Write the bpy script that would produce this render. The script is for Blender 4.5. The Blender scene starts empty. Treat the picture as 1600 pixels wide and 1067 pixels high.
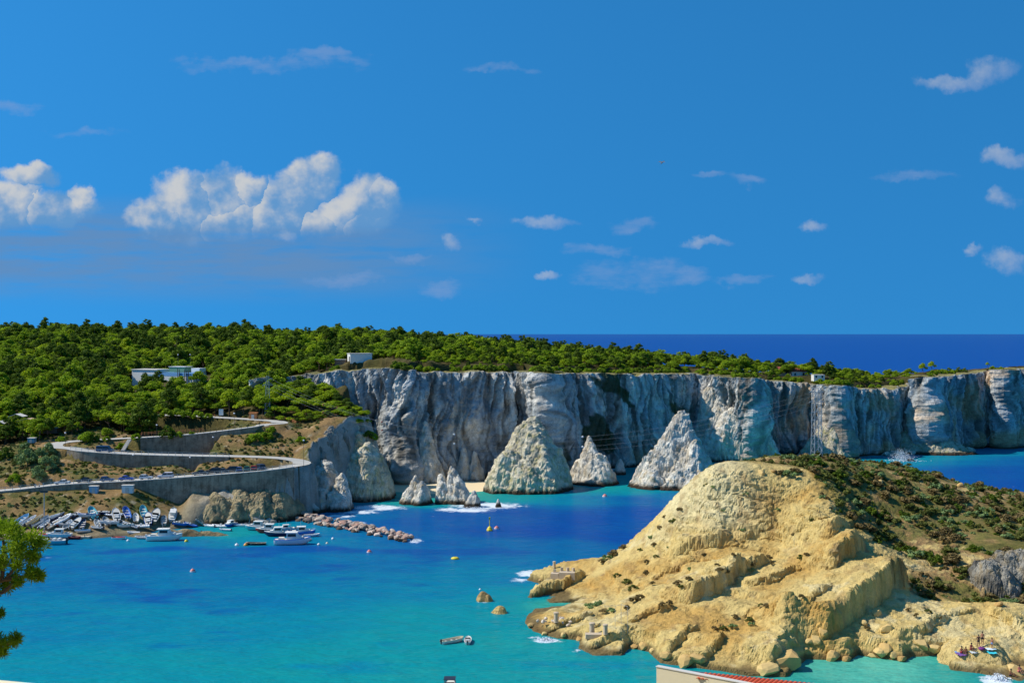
import bpy, bmesh, math, random
import numpy as np
from mathutils import Vector, Matrix

S = bpy.context.scene
C = S.collection
R = math.radians

# ------------------------------------------------------------------ camera
EYE = 55.0          # metres above the water
FOC = 1800.0        # focal length in photo pixels (1600 px wide)
HOR = 521.0         # photo row of the horizon
cd = bpy.data.cameras.new('camera')
cam = bpy.data.objects.new('camera', cd); C.objects.link(cam)
cd.sensor_width = 36.0
cd.lens = 36.0 * FOC / 1600.0
cd.shift_y = -12.5 / 1600.0
cd.clip_start = 0.5
cd.clip_end = 120000
cam.location = (0, 0, EYE)
cam.rotation_euler = (R(90), 0, 0)
S.camera = cam

def P(px, py, Y):
    return Vector(((px - 800) * Y / FOC, Y, EYE - (py - HOR) * Y / FOC))
def W(px, py, Z=0.0):
    Y = FOC * (EYE - Z) / (py - HOR)
    return Vector(((px - 800) * Y / FOC, Y, Z))

# ------------------------------------------------------------------ light
SUN = Vector((-0.69, 0.03, 0.72)).normalized()
sl = bpy.data.lights.new('sun', 'SUN'); so = bpy.data.objects.new('sun', sl); C.objects.link(so)
sl.energy = 5.0; sl.angle = R(0.53); sl.color = (1.0, 0.94, 0.84)
so.rotation_euler = SUN.to_track_quat('Z', 'Y').to_euler()
so.location = (-200, 50, 300)
S.view_settings.view_transform = 'Standard'
S.view_settings.look = 'None'
S.view_settings.gamma = 1.0
S.view_settings.use_curve_mapping = False
S.view_settings.exposure = 0.0
S.cycles.max_bounces = 6
S.cycles.diffuse_bounces = 2
S.cycles.glossy_bounces = 2
S.cycles.transparent_max_bounces = 8

# ------------------------------------------------------------------ node helper
class NB:
    def __init__(s, nt): s.nt = nt
    def n(s, t, **k):
        nd = s.nt.nodes.new(t)
        for a, b in k.items(): setattr(nd, a, b)
        return nd
    def put(s, sock, v):
        if v is None: return
        if isinstance(v, bpy.types.NodeSocket): s.nt.links.new(v, sock)
        else:
            if isinstance(v, (tuple, list)) and len(v) == 3 and sock.type == 'RGBA': v = (*v, 1)
            sock.default_value = v
    def m(s, op, a, b=None, c=None, clamp=False):
        nd = s.n('ShaderNodeMath', operation=op); nd.use_clamp = clamp
        s.put(nd.inputs[0], a); s.put(nd.inputs[1], b); s.put(nd.inputs[2], c)
        return nd.outputs[0]
    def v(s, op, a, b=None, scale=None):
        nd = s.n('ShaderNodeVectorMath', operation=op)
        s.put(nd.inputs[0], a); s.put(nd.inputs[1], b)
        if scale is not None: s.put(nd.inputs['Scale'], scale)
        return nd.outputs['Value'] if op in ('LENGTH', 'DOT_PRODUCT', 'DISTANCE') else nd.outputs[0]
    def mix(s, f, a, b, mode='MIX'):
        nd = s.n('ShaderNodeMix', data_type='RGBA', blend_type=mode)
        s.put(nd.inputs[0], f); s.put(nd.inputs[6], a); s.put(nd.inputs[7], b)
        return nd.outputs[2]
    def noise(s, vec, scale, detail=3, rough=0.55, dist=0.0, out=0):
        nd = s.n('ShaderNodeTexNoise')
        s.put(nd.inputs['Vector'], vec)
        nd.inputs['Scale'].default_value = scale; nd.inputs['Detail'].default_value = detail
        nd.inputs['Roughness'].default_value = rough; nd.inputs['Distortion'].default_value = dist
        return nd.outputs[out]
    def step(s, x, a, b, lo=0.0, hi=1.0, smooth=True):
        nd = s.n('ShaderNodeMapRange', interpolation_type='SMOOTHSTEP' if smooth else 'LINEAR')
        s.put(nd.inputs[0], x)
        for i, q in enumerate((a, b, lo, hi)): nd.inputs[i + 1].default_value = q
        return nd.outputs[0]
    def xyz(s, v):
        nd = s.n('ShaderNodeSeparateXYZ'); s.put(nd.inputs[0], v); return nd.outputs
    def comb(s, x, y, z):
        nd = s.n('ShaderNodeCombineXYZ')
        for i, q in enumerate((x, y, z)): s.put(nd.inputs[i], q)
        return nd.outputs[0]
    def attr(s, name, out='Color'):
        nd = s.n('ShaderNodeAttribute'); nd.attribute_name = name; return nd.outputs[out]
    def bump(s, h, strength=0.5, dist=1.0, normal=None):
        nd = s.n('ShaderNodeBump'); s.put(nd.inputs['Height'], h); s.put(nd.inputs['Normal'], normal)
        nd.inputs['Strength'].default_value = strength; nd.inputs['Distance'].default_value = dist
        return nd.outputs[0]

# ------------------------------------------------------------------ sky
wd = bpy.data.worlds.new('World'); S.world = wd; wd.use_nodes = True
wt = wd.node_tree; wt.nodes.clear(); w = NB(wt)
sky = w.n('ShaderNodeTexSky', sky_type='NISHITA')
sky.sun_disc = False
sky.sun_elevation = math.asin(SUN.z)
sky.sun_rotation = math.atan2(SUN.x, SUN.y)
sky.altitude = 60; sky.air_density = 1.0; sky.dust_density = 0.15; sky.ozone_density = 3.0
geo = w.n('ShaderNodeNewGeometry')
d = w.v('SCALE', geo.outputs['Incoming'], scale=-1.0)
# clear dry air: the pale horizon band of the sky model is lifted away over the whole round
up_ = w.m('ADD', 0.34, w.m('MULTIPLY', w.m('ABSOLUTE', w.xyz(d)[2]), 0.45))
w.put(sky.inputs['Vector'], w.v('NORMALIZE', w.comb(w.xyz(d)[0], w.xyz(d)[1], up_)))
tint = w.mix(1.0, sky.outputs[0], (0.20, 0.98, 1.40), 'MULTIPLY')
skyc = tint
dx, dy, dz = w.xyz(d)
ys = w.m('MAXIMUM', dy, 0.05)
u = w.m('DIVIDE', dx, ys); vv = w.m('DIVIDE', dz, ys)
uv0 = w.comb(u, vv, 0.0)
wob = w.noise(uv0, 20, 5, 0.62, out=1)
wob = w.v('SCALE', w.v('SUBTRACT', wob, (0.5, 0.5, 0.5)), scale=0.034)
wob2 = w.v('SCALE', w.v('SUBTRACT', w.noise(uv0, 110, 3, 0.6, out=1), (0.5, 0.5, 0.5)), scale=0.006)
uv = w.v('MULTIPLY', w.v('ADD', w.v('ADD', uv0, wob), wob2), (1, 1, 0))
CUM = [  # cumulus towers: px, py, half-width, half-height in the photo
    (248, 344, 54, 32), (295, 322, 62, 52), (345, 306, 52, 46), (388, 296, 38, 30), (365, 338, 78, 34),
    (418, 340, 58, 34), (452, 314, 48, 42), (484, 284, 42, 36), (500, 268, 30, 22),
    (500, 346, 46, 22), (540, 334, 46, 34), (574, 312, 44, 40), (592, 300, 28, 26), (565, 345, 50, 26),
    (45, 272, 42, 20), (60, 264, 24, 16), (15, 322, 70, 36), (80, 325, 70, 30), (124, 310, 22, 22)]
SML = [(700, 382, 18, 20), (850, 347, 56, 12), (1095, 382, 52, 10), (1278, 350, 28, 13), (1265, 436, 34, 10),
       (1563, 308, 34, 18), (1543, 108, 44, 30), (1490, 128, 66, 15), (1580, 248, 50, 16), (1520, 390, 20, 9),
       (1580, 405, 46, 22), (440, 372, 22, 12), (740, 345, 16, 6), (860, 434, 26, 8)]
LIL = [(985, 430, 92, 26), (1085, 434, 36, 15), (1165, 441, 62, 10), (690, 452, 36, 14), (545, 512 - 75, 60, 10), (640, 408, 40, 8),
       (400, 104, 150, 12), (520, 92, 60, 9), (135, 206, 66, 9), (25, 170, 44, 12), (780, 108, 66, 8), (1430, 272, 60, 11), (1165, 278, 34, 10), (1105, 274, 30, 7), (990, 350, 40, 13), (930, 390, 60, 11)]
def blobs(lst):
    tot = None; lit = None
    for (cx, cy, rx, ry) in lst:
        c = ((cx - 800) / FOC, (HOR - cy) / FOC, 0)
        k_ = 1.06 if lst is CUM else 1.0
        q = w.v('MULTIPLY', w.v('SUBTRACT', uv, c), (FOC / rx / k_, FOC / ry / k_, 0))
        t = w.m('SUBTRACT', 1.0, w.v('DOT_PRODUCT', q, q))
        l = w.v('DOT_PRODUCT', q, (-0.62, 0.5, 0))
        if tot is None: tot, lit = t, l
        else:
            g = w.m('GREATER_THAN', t, tot)
            mx = w.n('ShaderNodeMix', data_type='FLOAT')
            w.put(mx.inputs[0], g); w.put(mx.inputs[2], lit); w.put(mx.inputs[3], l)
            lit = mx.outputs[0]
            tot = w.m('SMOOTH_MAX', tot, t, 0.6)
    return tot, lit
ct, cl = blobs(CUM)
st_, sl_ = blobs(SML)
lt, ll = blobs(LIL)
puff = w.noise(uv0, 46, 5, 0.58)
lo1 = w.noise(uv0, 30, 4, 0.55); lo2 = w.noise(w.v('ADD', uv0, (-0.014, 0.010, 0)), 30, 4, 0.55)
wisp = w.noise(w.v('MULTIPLY', uv0, (1, 3.0, 1)), 24, 5, 0.6)
a_c = w.m('MULTIPLY', w.step(w.m('ADD', ct, w.m('MULTIPLY', w.m('SUBTRACT', puff, 0.50), 1.5)), -0.30, 0.55), 0.97)
a_s = w.m('MULTIPLY', w.step(w.m('ADD', st_, w.m('MULTIPLY', w.m('SUBTRACT', puff, 0.60), 2.4)), -0.25, 1.15), 0.50)
a_l = w.m('MULTIPLY', w.step(w.m('ADD', lt, w.m('MULTIPLY', w.m('SUBTRACT', wisp, 0.55), 3.2)), -0.3, 1.4), 0.44)
# low grey-blue stratus bank under the cumulus
bx = w.m('MULTIPLY', w.step(vv, 0.020, 0.060), w.step(vv, 0.125, 0.088))
bx = w.m('MULTIPLY', bx, w.step(u, 0.04, -0.20))
strat = w.noise(w.v('MULTIPLY', uv0, (1, 7, 1)), 9, 5, 0.6)
base_ = w.step(vv, 0.084, 0.098)     # the cumulus share one flat condensation level
a_c = w.m('MULTIPLY', a_c, w.m('ADD', 0.25, w.m('MULTIPLY', base_, 0.75)))
a_b = w.m('MULTIPLY', w.m('MULTIPLY', bx, w.step(strat, 0.22, 0.60)), 0.85)
white = (0.58, 0.60, 0.62); shade = (0.12, 0.31, 0.60); lilac = (0.25, 0.36, 0.60); slate = (0.13, 0.265, 0.49)
# bright side towards the sun at the left
cl2 = w.m('ADD', w.m('MULTIPLY', cl, 0.8), w.m('MULTIPLY', w.m('SUBTRACT', lo1, lo2), 3.0))
ccol = w.mix(w.step(cl2, -0.55, 0.85), shade, white)
scol = w.mix(w.step(sl_, -0.8, 0.6), lilac, white)
col = w.mix(a_b, w.v('SCALE', skyc, scale=0.107), slate)
col = w.mix(a_l, col, lilac)
col = w.mix(a_s, col, scol)
col = w.mix(a_c, col, ccol)
bgA = w.n('ShaderNodeBackground'); w.put(bgA.inputs[0], skyc); bgA.inputs[1].default_value = 0.107
bgB = w.n('ShaderNodeBackground'); w.put(bgB.inputs[0], col); bgB.inputs[1].default_value = 1.0
win = w.m('MULTIPLY', w.m('GREATER_THAN', dy, 0.3), w.m('LESS_THAN', w.m('ABSOLUTE', u), 0.62))
win = w.m('MULTIPLY', win, w.m('MULTIPLY', w.m('LESS_THAN', vv, 0.32), w.m('GREATER_THAN', vv, 0.0)))
mxs = w.n('ShaderNodeMixShader'); w.put(mxs.inputs[0], win)
wt.links.new(bgA.outputs[0], mxs.inputs[1]); wt.links.new(bgB.outputs[0], mxs.inputs[2])
wo = w.n('ShaderNodeOutputWorld'); wt.links.new(mxs.outputs[0], wo.inputs[0])
wd.cycles.sampling_method = 'MANUAL'; wd.cycles.sample_map_resolution = 512

# ------------------------------------------------------------------ numpy noise
def _hash(ix, iy, iz, seed):
    h = (ix.astype(np.uint32) * np.uint32(374761393) + iy.astype(np.uint32) * np.uint32(668265263)
         + iz.astype(np.uint32) * np.uint32(2147483647) + np.uint32(seed * 1274126177 & 0xffffffff))
    h = (h ^ (h >> np.uint32(13))) * np.uint32(1274126177)
    h = (h ^ (h >> np.uint32(16))) * np.uint32(2246822519)
    return h ^ (h >> np.uint32(15))
def perlin(x, y, z, seed=0):
    x, y, z = np.broadcast_arrays(np.asarray(x, float), np.asarray(y, float), np.asarray(z, float))
    x0 = np.floor(x); y0 = np.floor(y); z0 = np.floor(z)
    fx, fy, fz = x - x0, y - y0, z - z0
    xi, yi, zi = x0.astype(np.int64), y0.astype(np.int64), z0.astype(np.int64)
    ux, uy, uz = [f * f * f * (f * (f * 6 - 15) + 10) for f in (fx, fy, fz)]
    out = 0
    for a in (0, 1):
        for b in (0, 1):
            for c in (0, 1):
                h = _hash(xi + a, yi + b, zi + c, seed)
                gx = ((h & np.uint32(255)).astype(float) / 127.5 - 1)
                gy = (((h >> np.uint32(8)) & np.uint32(255)).astype(float) / 127.5 - 1)
                gz = (((h >> np.uint32(16)) & np.uint32(255)).astype(float) / 127.5 - 1)
                dot = gx * (fx - a) + gy * (fy - b) + gz * (fz - c)
                out = out + dot * (ux if a else 1 - ux) * (uy if b else 1 - uy) * (uz if c else 1 - uz)
    return out * 1.1
def fbm(x, y, z=0.0, octv=4, seed=0, gain=0.5, lac=2.03):
    s, a = 0, 1.0
    for i in range(octv):
        s = s + a * perlin(x, y, np.asarray(z) + 7.3 * i, seed + i); a *= gain
        x = np.asarray(x) * lac; y = np.asarray(y) * lac; z = np.asarray(z) * lac
    return s
def ridged(x, y, z=0.0, octv=4, seed=0, gain=0.5, lac=2.1):
    s, a = 0, 1.0
    for i in range(octv):
        s = s + a * (1 - 2.2 * np.abs(perlin(x, y, np.asarray(z) + 3.1 * i, seed + i))); a *= gain
        x = np.asarray(x) * lac; y = np.asarray(y) * lac; z = np.asarray(z) * lac
    return s
def sstep(x, a, b):
    t = np.clip((np.asarray(x, float) - a) / (b - a), 0, 1); return t * t * (3 - 2 * t)
def lerp(a, b, t):
    t = np.asarray(t)[..., None]; return np.asarray(a) * (1 - t) + np.asarray(b) * t

class RBF:
    def __init__(s, pts, c=5.0):
        p = np.array([(q[0], q[1]) for q in pts], float); z = np.array([q[2] for q in pts], float)
        n = len(p); A = np.zeros((n + 3, n + 3))
        r = np.sqrt(((p[:, None] - p[None]) ** 2).sum(-1) + c * c)
        A[:n, :n] = -r + np.eye(n) * 0.4
        A[:n, n] = A[n, :n] = 1; A[:n, n + 1:] = p; A[n + 1:, :n] = p.T
        s.w = np.linalg.solve(A, np.concatenate([z, [0, 0, 0]])); s.p = p; s.c = c; s.n = n
    def __call__(s, X, Y):
        X = np.asarray(X, float); Y = np.asarray(Y, float)
        out = s.w[s.n] + s.w[s.n + 1] * X + s.w[s.n + 2] * Y
        for i in range(s.n):
            out = out - s.w[i] * np.sqrt((X - s.p[i, 0]) ** 2 + (Y - s.p[i, 1]) ** 2 + s.c ** 2)
        return out
def poly_sd(X, Y, poly):
    """signed distance to a closed polygon, positive inside"""
    X = np.asarray(X, float); Y = np.asarray(Y, float)
    dmin = np.full(X.shape, 1e9); ins = np.zeros(X.shape, bool)
    n = len(poly)
    for i in range(n):
        ax, ay = poly[i]; bx_, by_ = poly[(i + 1) % n]
        ex, ey = bx_ - ax, by_ - ay
        t = np.clip(((X - ax) * ex + (Y - ay) * ey) / (ex * ex + ey * ey + 1e-9), 0, 1)
        dmin = np.minimum(dmin, (X - ax - t * ex) ** 2 + (Y - ay - t * ey) ** 2)
        cond = (ay > Y) != (by_ > Y)
        with np.errstate(divide='ignore', invalid='ignore'):
            xin = (bx_ - ax) * (Y - ay) / (by_ - ay + 1e-12) + ax
        ins ^= cond & (X < xin)
    dd = np.sqrt(dmin)
    return np.where(ins, dd, -dd)
def catmull(pts, n=8):
    pts = [np.array(p, float) for p in pts]; out = []
    pp = [2 * pts[0] - pts[1]] + pts + [2 * pts[-1] - pts[-2]]
    for i in range(1, len(pp) - 2):
        p0, p1, p2, p3 = pp[i - 1:i + 3]
        for k in range(n):
            t = k / n
            out.append(0.5 * (2 * p1 + (p2 - p0) * t + (2 * p0 - 5 * p1 + 4 * p2 - p3) * t * t + (3 * p1 - p0 - 3 * p2 + p3) * t ** 3))
    out.append(pts[-1]); return np.array(out)

# ------------------------------------------------------------------ objects
def tag(o, label=None, cat=None, group=None, kind=None):
    if label: o['label'] = label
    if cat: o['category'] = cat
    if group: o['group'] = group
    if kind: o['kind'] = kind
    return o
def empty(name, loc=(0, 0, 0), rz=0.0):
    o = bpy.data.objects.new(name, None); C.objects.link(o)
    o.location = loc; o.rotation_euler = (0, 0, rz); o.empty_display_size = 0.3
    return o
def link(name, me, mat=None, parent=None, smooth=False):
    if mat is not None and not me.materials: me.materials.append(mat)
    o = bpy.data.objects.new(name, me); C.objects.link(o)
    if parent is not None: o.parent = parent
    return o
def mesh(name, verts, faces, smooth=False, col=None, mat=None):
    me = bpy.data.meshes.new(name)
    v = np.asarray(verts, float)
    f = faces.tolist() if isinstance(faces, np.ndarray) else faces
    me.from_pydata(v.tolist(), [], f)
    if smooth: me.polygons.foreach_set('use_smooth', np.ones(len(me.polygons), bool))
    if col is not None:
        ca = me.color_attributes.new('col', 'FLOAT_COLOR', 'POINT')
        cc = np.ones((len(v), 4)); cc[:, :3] = col
        ca.data.foreach_set('color', cc.ravel())
    if mat is not None: me.materials.append(mat)
    me.update(); return me
def grid_faces(nu, nv, mask=None):
    i = np.arange(nu * nv).reshape(nu, nv)
    q = np.stack([i[:-1, :-1], i[1:, :-1], i[1:, 1:], i[:-1, 1:]], -1)
    return q.reshape(-1, 4) if mask is None else q[mask]
def compact(v, f, *extra):
    use = np.zeros(len(v), bool); use[f.ravel()] = True
    idx = np.cumsum(use) - 1
    return (v[use], idx[f]) + tuple(e[use] for e in extra)

class MB:
    """collects boxes, tubes and lathes into one mesh"""
    def __init__(s): s.v = []; s.f = []
    def add(s, v, f):
        o = len(s.v); s.v += [tuple(q) for q in v]; s.f += [tuple(i + o for i in q) for q in f]; return s
    def box(s, x0, x1, y0, y1, z0, z1, taper=0.0):
        t = taper
        v = [(x0, y0, z0), (x1, y0, z0), (x1, y1, z0), (x0, y1, z0),
             (x0 + t, y0 + t, z1), (x1 - t, y0 + t, z1), (x1 - t, y1 - t, z1), (x0 + t, y1 - t, z1)]
        return s.add(v, [(3, 2, 1, 0), (4, 5, 6, 7), (0, 1, 5, 4), (1, 2, 6, 5), (2, 3, 7, 6), (3, 0, 4, 7)])
    def tube(s, p, q, r0, r1=None, n=6):
        r1 = r0 if r1 is None else r1
        p = Vector(p); q = Vector(q); ax = (q - p)
        if ax.length < 1e-6: return s
        ax.normalize(); a = ax.orthogonal().normalized(); b = ax.cross(a)
        v = []
        for c, r in ((p, r0), (q, r1)):
            for k in range(n):
                t = 2 * math.pi * k / n
                v.append(c + a * (r * math.cos(t)) + b * (r * math.sin(t)))
        f = [(k, (k + 1) % n, n + (k + 1) % n, n + k) for k in range(n)] + [tuple(range(n - 1, -1, -1)), tuple(range(n, 2 * n))]
        return s.add(v, f)
    def path(s, pts, r, n=5):
        for a, b in zip(pts[:-1], pts[1:]): s.tube(a, b, r, r, n)
        return s
    def lathe(s, prof, n=10, c=(0, 0, 0)):
        v = []; f = []
        for (r, z) in prof:
            for k in range(n):
                t = 2 * math.pi * k / n
                v.append((c[0] + r * math.cos(t), c[1] + r * math.sin(t), c[2] + z))
        for j in range(len(prof) - 1):
            for k in range(n):
                f.append((j * n + k, j * n + (k + 1) % n, (j + 1) * n + (k + 1) % n, (j + 1) * n + k))
        f.append(tuple(range(n - 1, -1, -1))); f.append(tuple(range((len(prof) - 1) * n, len(prof) * n)))
        return s.add(v, f)
    def prism(s, poly, y0, y1):
        """poly in xz, extruded along y"""
        n = len(poly)
        v = [(x, y0, z) for x, z in poly] + [(x, y1, z) for x, z in poly]
        f = [tuple(range(n)), tuple(range(2 * n - 1, n - 1, -1))] + [(k, k + n, (k + 1) % n + n, (k + 1) % n) for k in range(n)]
        return s.add(v, f)
    def me(s, name, mat=None, smooth=False): return mesh(name, s.v, s.f, smooth, mat=mat)
    def build(s, name, mat, parent=None, smooth=False): return link(name, s.me(name, mat, smooth), parent=parent)

# ------------------------------------------------------------------ materials
def lin(r, g, b):
    f = lambda c: (c / 255 / 12.92) if c / 255 <= 0.04045 else ((c / 255 + 0.055) / 1.055) ** 2.4
    return (f(r), f(g), f(b))
MATS = {}
def newmat(name):
    m = bpy.data.materials.new(name); m.use_nodes = True
    nt = m.node_tree; b = nt.nodes['Principled BSDF']
    MATS[name] = m
    return m, NB(nt), b
def plain(name, c, rough=0.6, metal=0.0, var=0.12, scale=3.0, objcol=False, bump=0.0):
    m, n, b = newmat(name)
    tc = n.n('ShaderNodeTexCoord').outputs['Object']
    nz = n.noise(tc, scale, 4)
    base = n.n('ShaderNodeObjectInfo').outputs['Color'] if objcol else (*c, 1)
    cc = n.mix(1.0, base, n.mix(nz, (1 - var,) * 3, (1 + var,) * 3), 'MULTIPLY')
    n.put(b.inputs['Base Color'], cc); b.inputs['Roughness'].default_value = rough; b.inputs['Metallic'].default_value = metal
    if bump: n.put(b.inputs['Normal'], n.bump(n.noise(tc, scale * 4, 4), bump, 0.05))
    return m
def ground_mat(name, scale=1.0, bump=0.6, contrast=0.35, rough=0.95, strat=False, crack=0.3):
    """colour attribute 'col' modulated by procedural grain and relief"""
    m, n, b = newmat(name)
    tc = n.n('ShaderNodeTexCoord').outputs['Object']
    c = n.attr('col')
    n1 = n.noise(tc, 0.35 * scale, 6, 0.65); n2 = n.noise(tc, 2.2 * scale, 5, 0.7)
    f = n.m('ADD', n.m('MULTIPLY', n1, 0.6), n.m('MULTIPLY', n2, 0.4))
    f = n.step(f, 0.3, 0.7, 1 - contrast, 1 + contrast, False)
    cc = n.v('SCALE', c, scale=f)
    ck = n.m('ABSOLUTE', n.m('SUBTRACT', n.noise(tc, 0.45 * scale, 3, 0.6, 0.5), 0.5))
    ck2 = n.m('ABSOLUTE', n.m('SUBTRACT', n.noise(n.v('MULTIPLY', tc, (1.0, 1.0, 0.55)), 1.1 * scale, 3, 0.6, 0.3), 0.5))
    crk = n.m('MULTIPLY', n.step(ck, 0.0, 0.016), n.step(ck2, 0.0, 0.02))
    cc = n.v('SCALE', cc, scale=n.m('ADD', 1 - crack, n.m('MULTIPLY', crk, crack)))
    n.put(b.inputs['Base Color'], cc); b.inputs['Roughness'].default_value = rough
    b.inputs['Specular IOR Level'].default_value = 0.15
    h = n.m('ADD', n.m('MULTIPLY', crk, 0.8 * crack), n.m('ADD', n.m('MULTIPLY', n.noise(tc, 0.9 * scale, 6, 0.7), 0.8), n.m('MULTIPLY', n.noise(tc, 3.5 * scale, 4, 0.7), 0.3)))
    if strat:
        q = n.v('MULTIPLY', tc, (0.25, 0.25, 1.8))
        h = n.m('ADD', h, n.m('MULTIPLY', n.noise(q, 1.0, 4, 0.6, 0.4), 0.5))
    n.put(b.inputs['Normal'], n.bump(h, bump, 1.0))
    return m
def foliage_mat(name, c1, c2, trans=0.25):
    m, n, b = newmat(name)
    rnd = n.n('ShaderNodeObjectInfo').outputs['Random']
    leaf = n.attr('col')
    lx = n.xyz(leaf)[0]
    f = n.m('ADD', n.m('MULTIPLY', lx, 0.65), n.m('MULTIPLY', rnd, 0.35))
    cc = n.mix(f, c1, c2)
    n.put(b.inputs['Base Color'], cc); b.inputs['Roughness'].default_value = 0.75
    b.inputs['Specular IOR Level'].default_value = 0.12
    tr = n.n('ShaderNodeBsdfTranslucent'); n.put(tr.inputs[0], n.v('MULTIPLY', cc, (1.0, 1.05, 0.5)))
    mx = n.n('ShaderNodeMixShader'); mx.inputs[0].default_value = trans
    out = n.nt.nodes['Material Output']
    n.nt.links.new(b.outputs[0], mx.inputs[1]); n.nt.links.new(tr.outputs[0], mx.inputs[2])
    n.nt.links.new(mx.outputs[0], out.inputs[0])
    return m
# ================================================================== far cliff line (plan and rim)
CL = [  # photo column, distance, photo row of the rim
    (400, 434, 592), (440, 432, 588), (500, 429, 583), (560, 431, 575), (606, 427, 575), (612, 423, 576), (640, 419, 578),
    (652, 424, 580), (700, 433, 581), (745, 436, 580), (800, 443, 580), (816, 446, 580), (852, 431, 582), (862, 434, 583), (870, 446, 583),
    (900, 460, 583), (960, 479, 584), (1000, 490, 584), (1066, 517, 583), (1076, 522, 582), (1088, 518, 584), (1168, 497, 590), (1176, 500, 591),
    (1184, 520, 592), (1230, 526, 596), (1270, 530, 599), (1274, 529, 600), (1313, 509, 602), (1320, 514, 603), (1332, 521, 605),
    (1385, 530, 606), (1415, 541, 601), (1422, 543, 599), (1449, 529, 589), (1458, 537, 587), (1500, 553, 583), (1540, 562, 580),
    (1566, 551, 578), (1575, 556, 577), (1600, 563, 576), (1660, 575, 575), (1800, 600, 573), (2000, 640, 572)]
cl_xyz = [P(a, r, y) for a, y, r in CL]
rim = catmull([(p.x, p.y, p.z) for p in cl_xyz], 10)
# resample evenly
seg = np.sqrt((np.diff(rim[:, :2], axis=0) ** 2).sum(1)); arc = np.concatenate([[0], np.cumsum(seg)])
NU = int(arc[-1] / 0.5)
ua = np.linspace(0, arc[-1], NU)
rx_, ry_, rz_ = [np.interp(ua, arc, rim[:, k]) for k in range(3)]
tx, ty = np.gradient(rx_), np.gradient(ry_)
tl = np.hypot(tx, ty) + 1e-9
nx_, ny_ = ty / tl, -tx / tl            # outward (towards the sea, the viewer's side)
def smooth1(a, k):
    ker = np.hanning(k + 2)[1:-1]; ker /= ker.sum()
    return np.convolve(np.pad(a, k // 2, mode='edge'), ker, 'valid')[:len(a)]
nx_, ny_ = smooth1(nx_, 9), smooth1(ny_, 9)

# ================================================================== island ground
shore = [(-400, 300), (-200, 302)]
for a, b in ((0, 848), (60, 848), (110, 846), (170, 842), (215, 838), (250, 830), (300, 824), (335, 819), (370, 818), (400, 819), (432, 817), (455, 810), (466, 805)):
    q = W(a, b); shore.append((q.x, q.y))
shore += [(-61.0, 350), (-59.0, 358), (-59.5, 366), (-57.5, 373), (-51, 380), (-44, 385), (-41, 393), (-43, 402), (-56, 412), (-74, 420)]
step_ = 12
inset = [(rx_[i] - nx_[i] * 4.0, ry_[i] - ny_[i] * 4.0) for i in range(40, NU, step_)]
island_poly = shore + inset + [(rx_[-1] + 20, ry_[-1] + 8), (330, 640), (250, 600), (215, 584), (190, 578), (165, 582), (140, 600), (80, 660), (0, 720), (-200, 900), (-400, 900)]

E1 = [(-160, 780, 328), (0, 768, 331), (100, 757.5, 334), (200, 752, 336), (300, 745, 338), (400, 737, 341.5), (440, 732.5, 344), (460, 729.5, 346.5)]
E2 = [(352, 714, 355), (300, 713, 355), (200, 710, 355), (130, 705.5, 356), (105, 702, 358)]
E3 = [(120, 690, 371), (180, 686.5, 372), (220, 684.5, 372.5), (300, 679, 374), (390, 668.5, 377), (412, 664.5, 380)]
e1 = [P(*q) for q in E1]; e2 = [P(*q) for q in E2]; e3 = [P(*q) for q in E3]
RW = 2.75
cl1 = [(p.x, p.y + RW + 0.5, p.z) for p in e1]
cl2 = [(p.x, p.y + RW + 0.5, p.z) for p in e2]
cl3 = [(p.x, p.y + RW + 0.5, p.z) for p in e3]
road_pts = cl1[:-1] + [(-67.6, 349.4, 14.7), (-64.6, 352.2, 15.1), (-65.6, 355.8, 15.6), (-71, 358.2, 16.2), (-79, 358.8, 16.6)] + cl2 + \
    [(-143.5, 362.6, 19.3), (-145.6, 366.5, 19.7), (-144, 370.5, 20.1)] + cl3 + [(-77.8, 385.4, 25.0), (-80.2, 389.5, 25.4), (-88, 391.6, 25.8), (-98, 394, 26.2), (-112, 398, 26.6), (-128, 401, 26.8)]
road = catmull(road_pts, 14)

hill_pts = []
def hp(px, py, Y): q = P(px, py, Y); hill_pts.append((q.x, q.y, q.z))
for q in ((100, 838, 309), (0, 838, 309), (200, 826, 317), (300, 816, 321), (390, 800, 331), (150, 800, 322), (0, 800, 320), (250, 790, 327), (70, 790, 325),
          (0, 772, 330), (100, 768, 333), (200, 765, 335), (300, 764, 337), (400, 767, 340.5), (452, 774, 345),
          (420, 792, 337.5), (350, 782, 333), (440, 780, 341), (420, 772, 341), (460, 782, 347), (380, 776, 338),
          (0, 742, 345), (60, 722, 352), (20, 700, 366), (110, 742, 344), (160, 738, 347), (200, 737, 347.5), (300, 731, 349), (118, 724, 353), (200, 733, 354), (300, 727, 354), (342, 722, 354), (385, 718, 354),
          (200, 697, 367), (300, 696, 368), (350, 692, 370), (400, 700, 369), (440, 690, 376), (480, 702, 376), (480, 672, 386), (420, 681, 377), (460, 715, 366), (515, 700, 378), (300, 684, 373), (390, 678, 376),
          (350, 655, 396), (440, 660, 392), (500, 656, 387), (560, 657, 385), (590, 660, 386), (100, 676, 386), (20, 690, 388), (-100, 690, 388), (200, 672, 390)):
    hp(*q)
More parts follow.
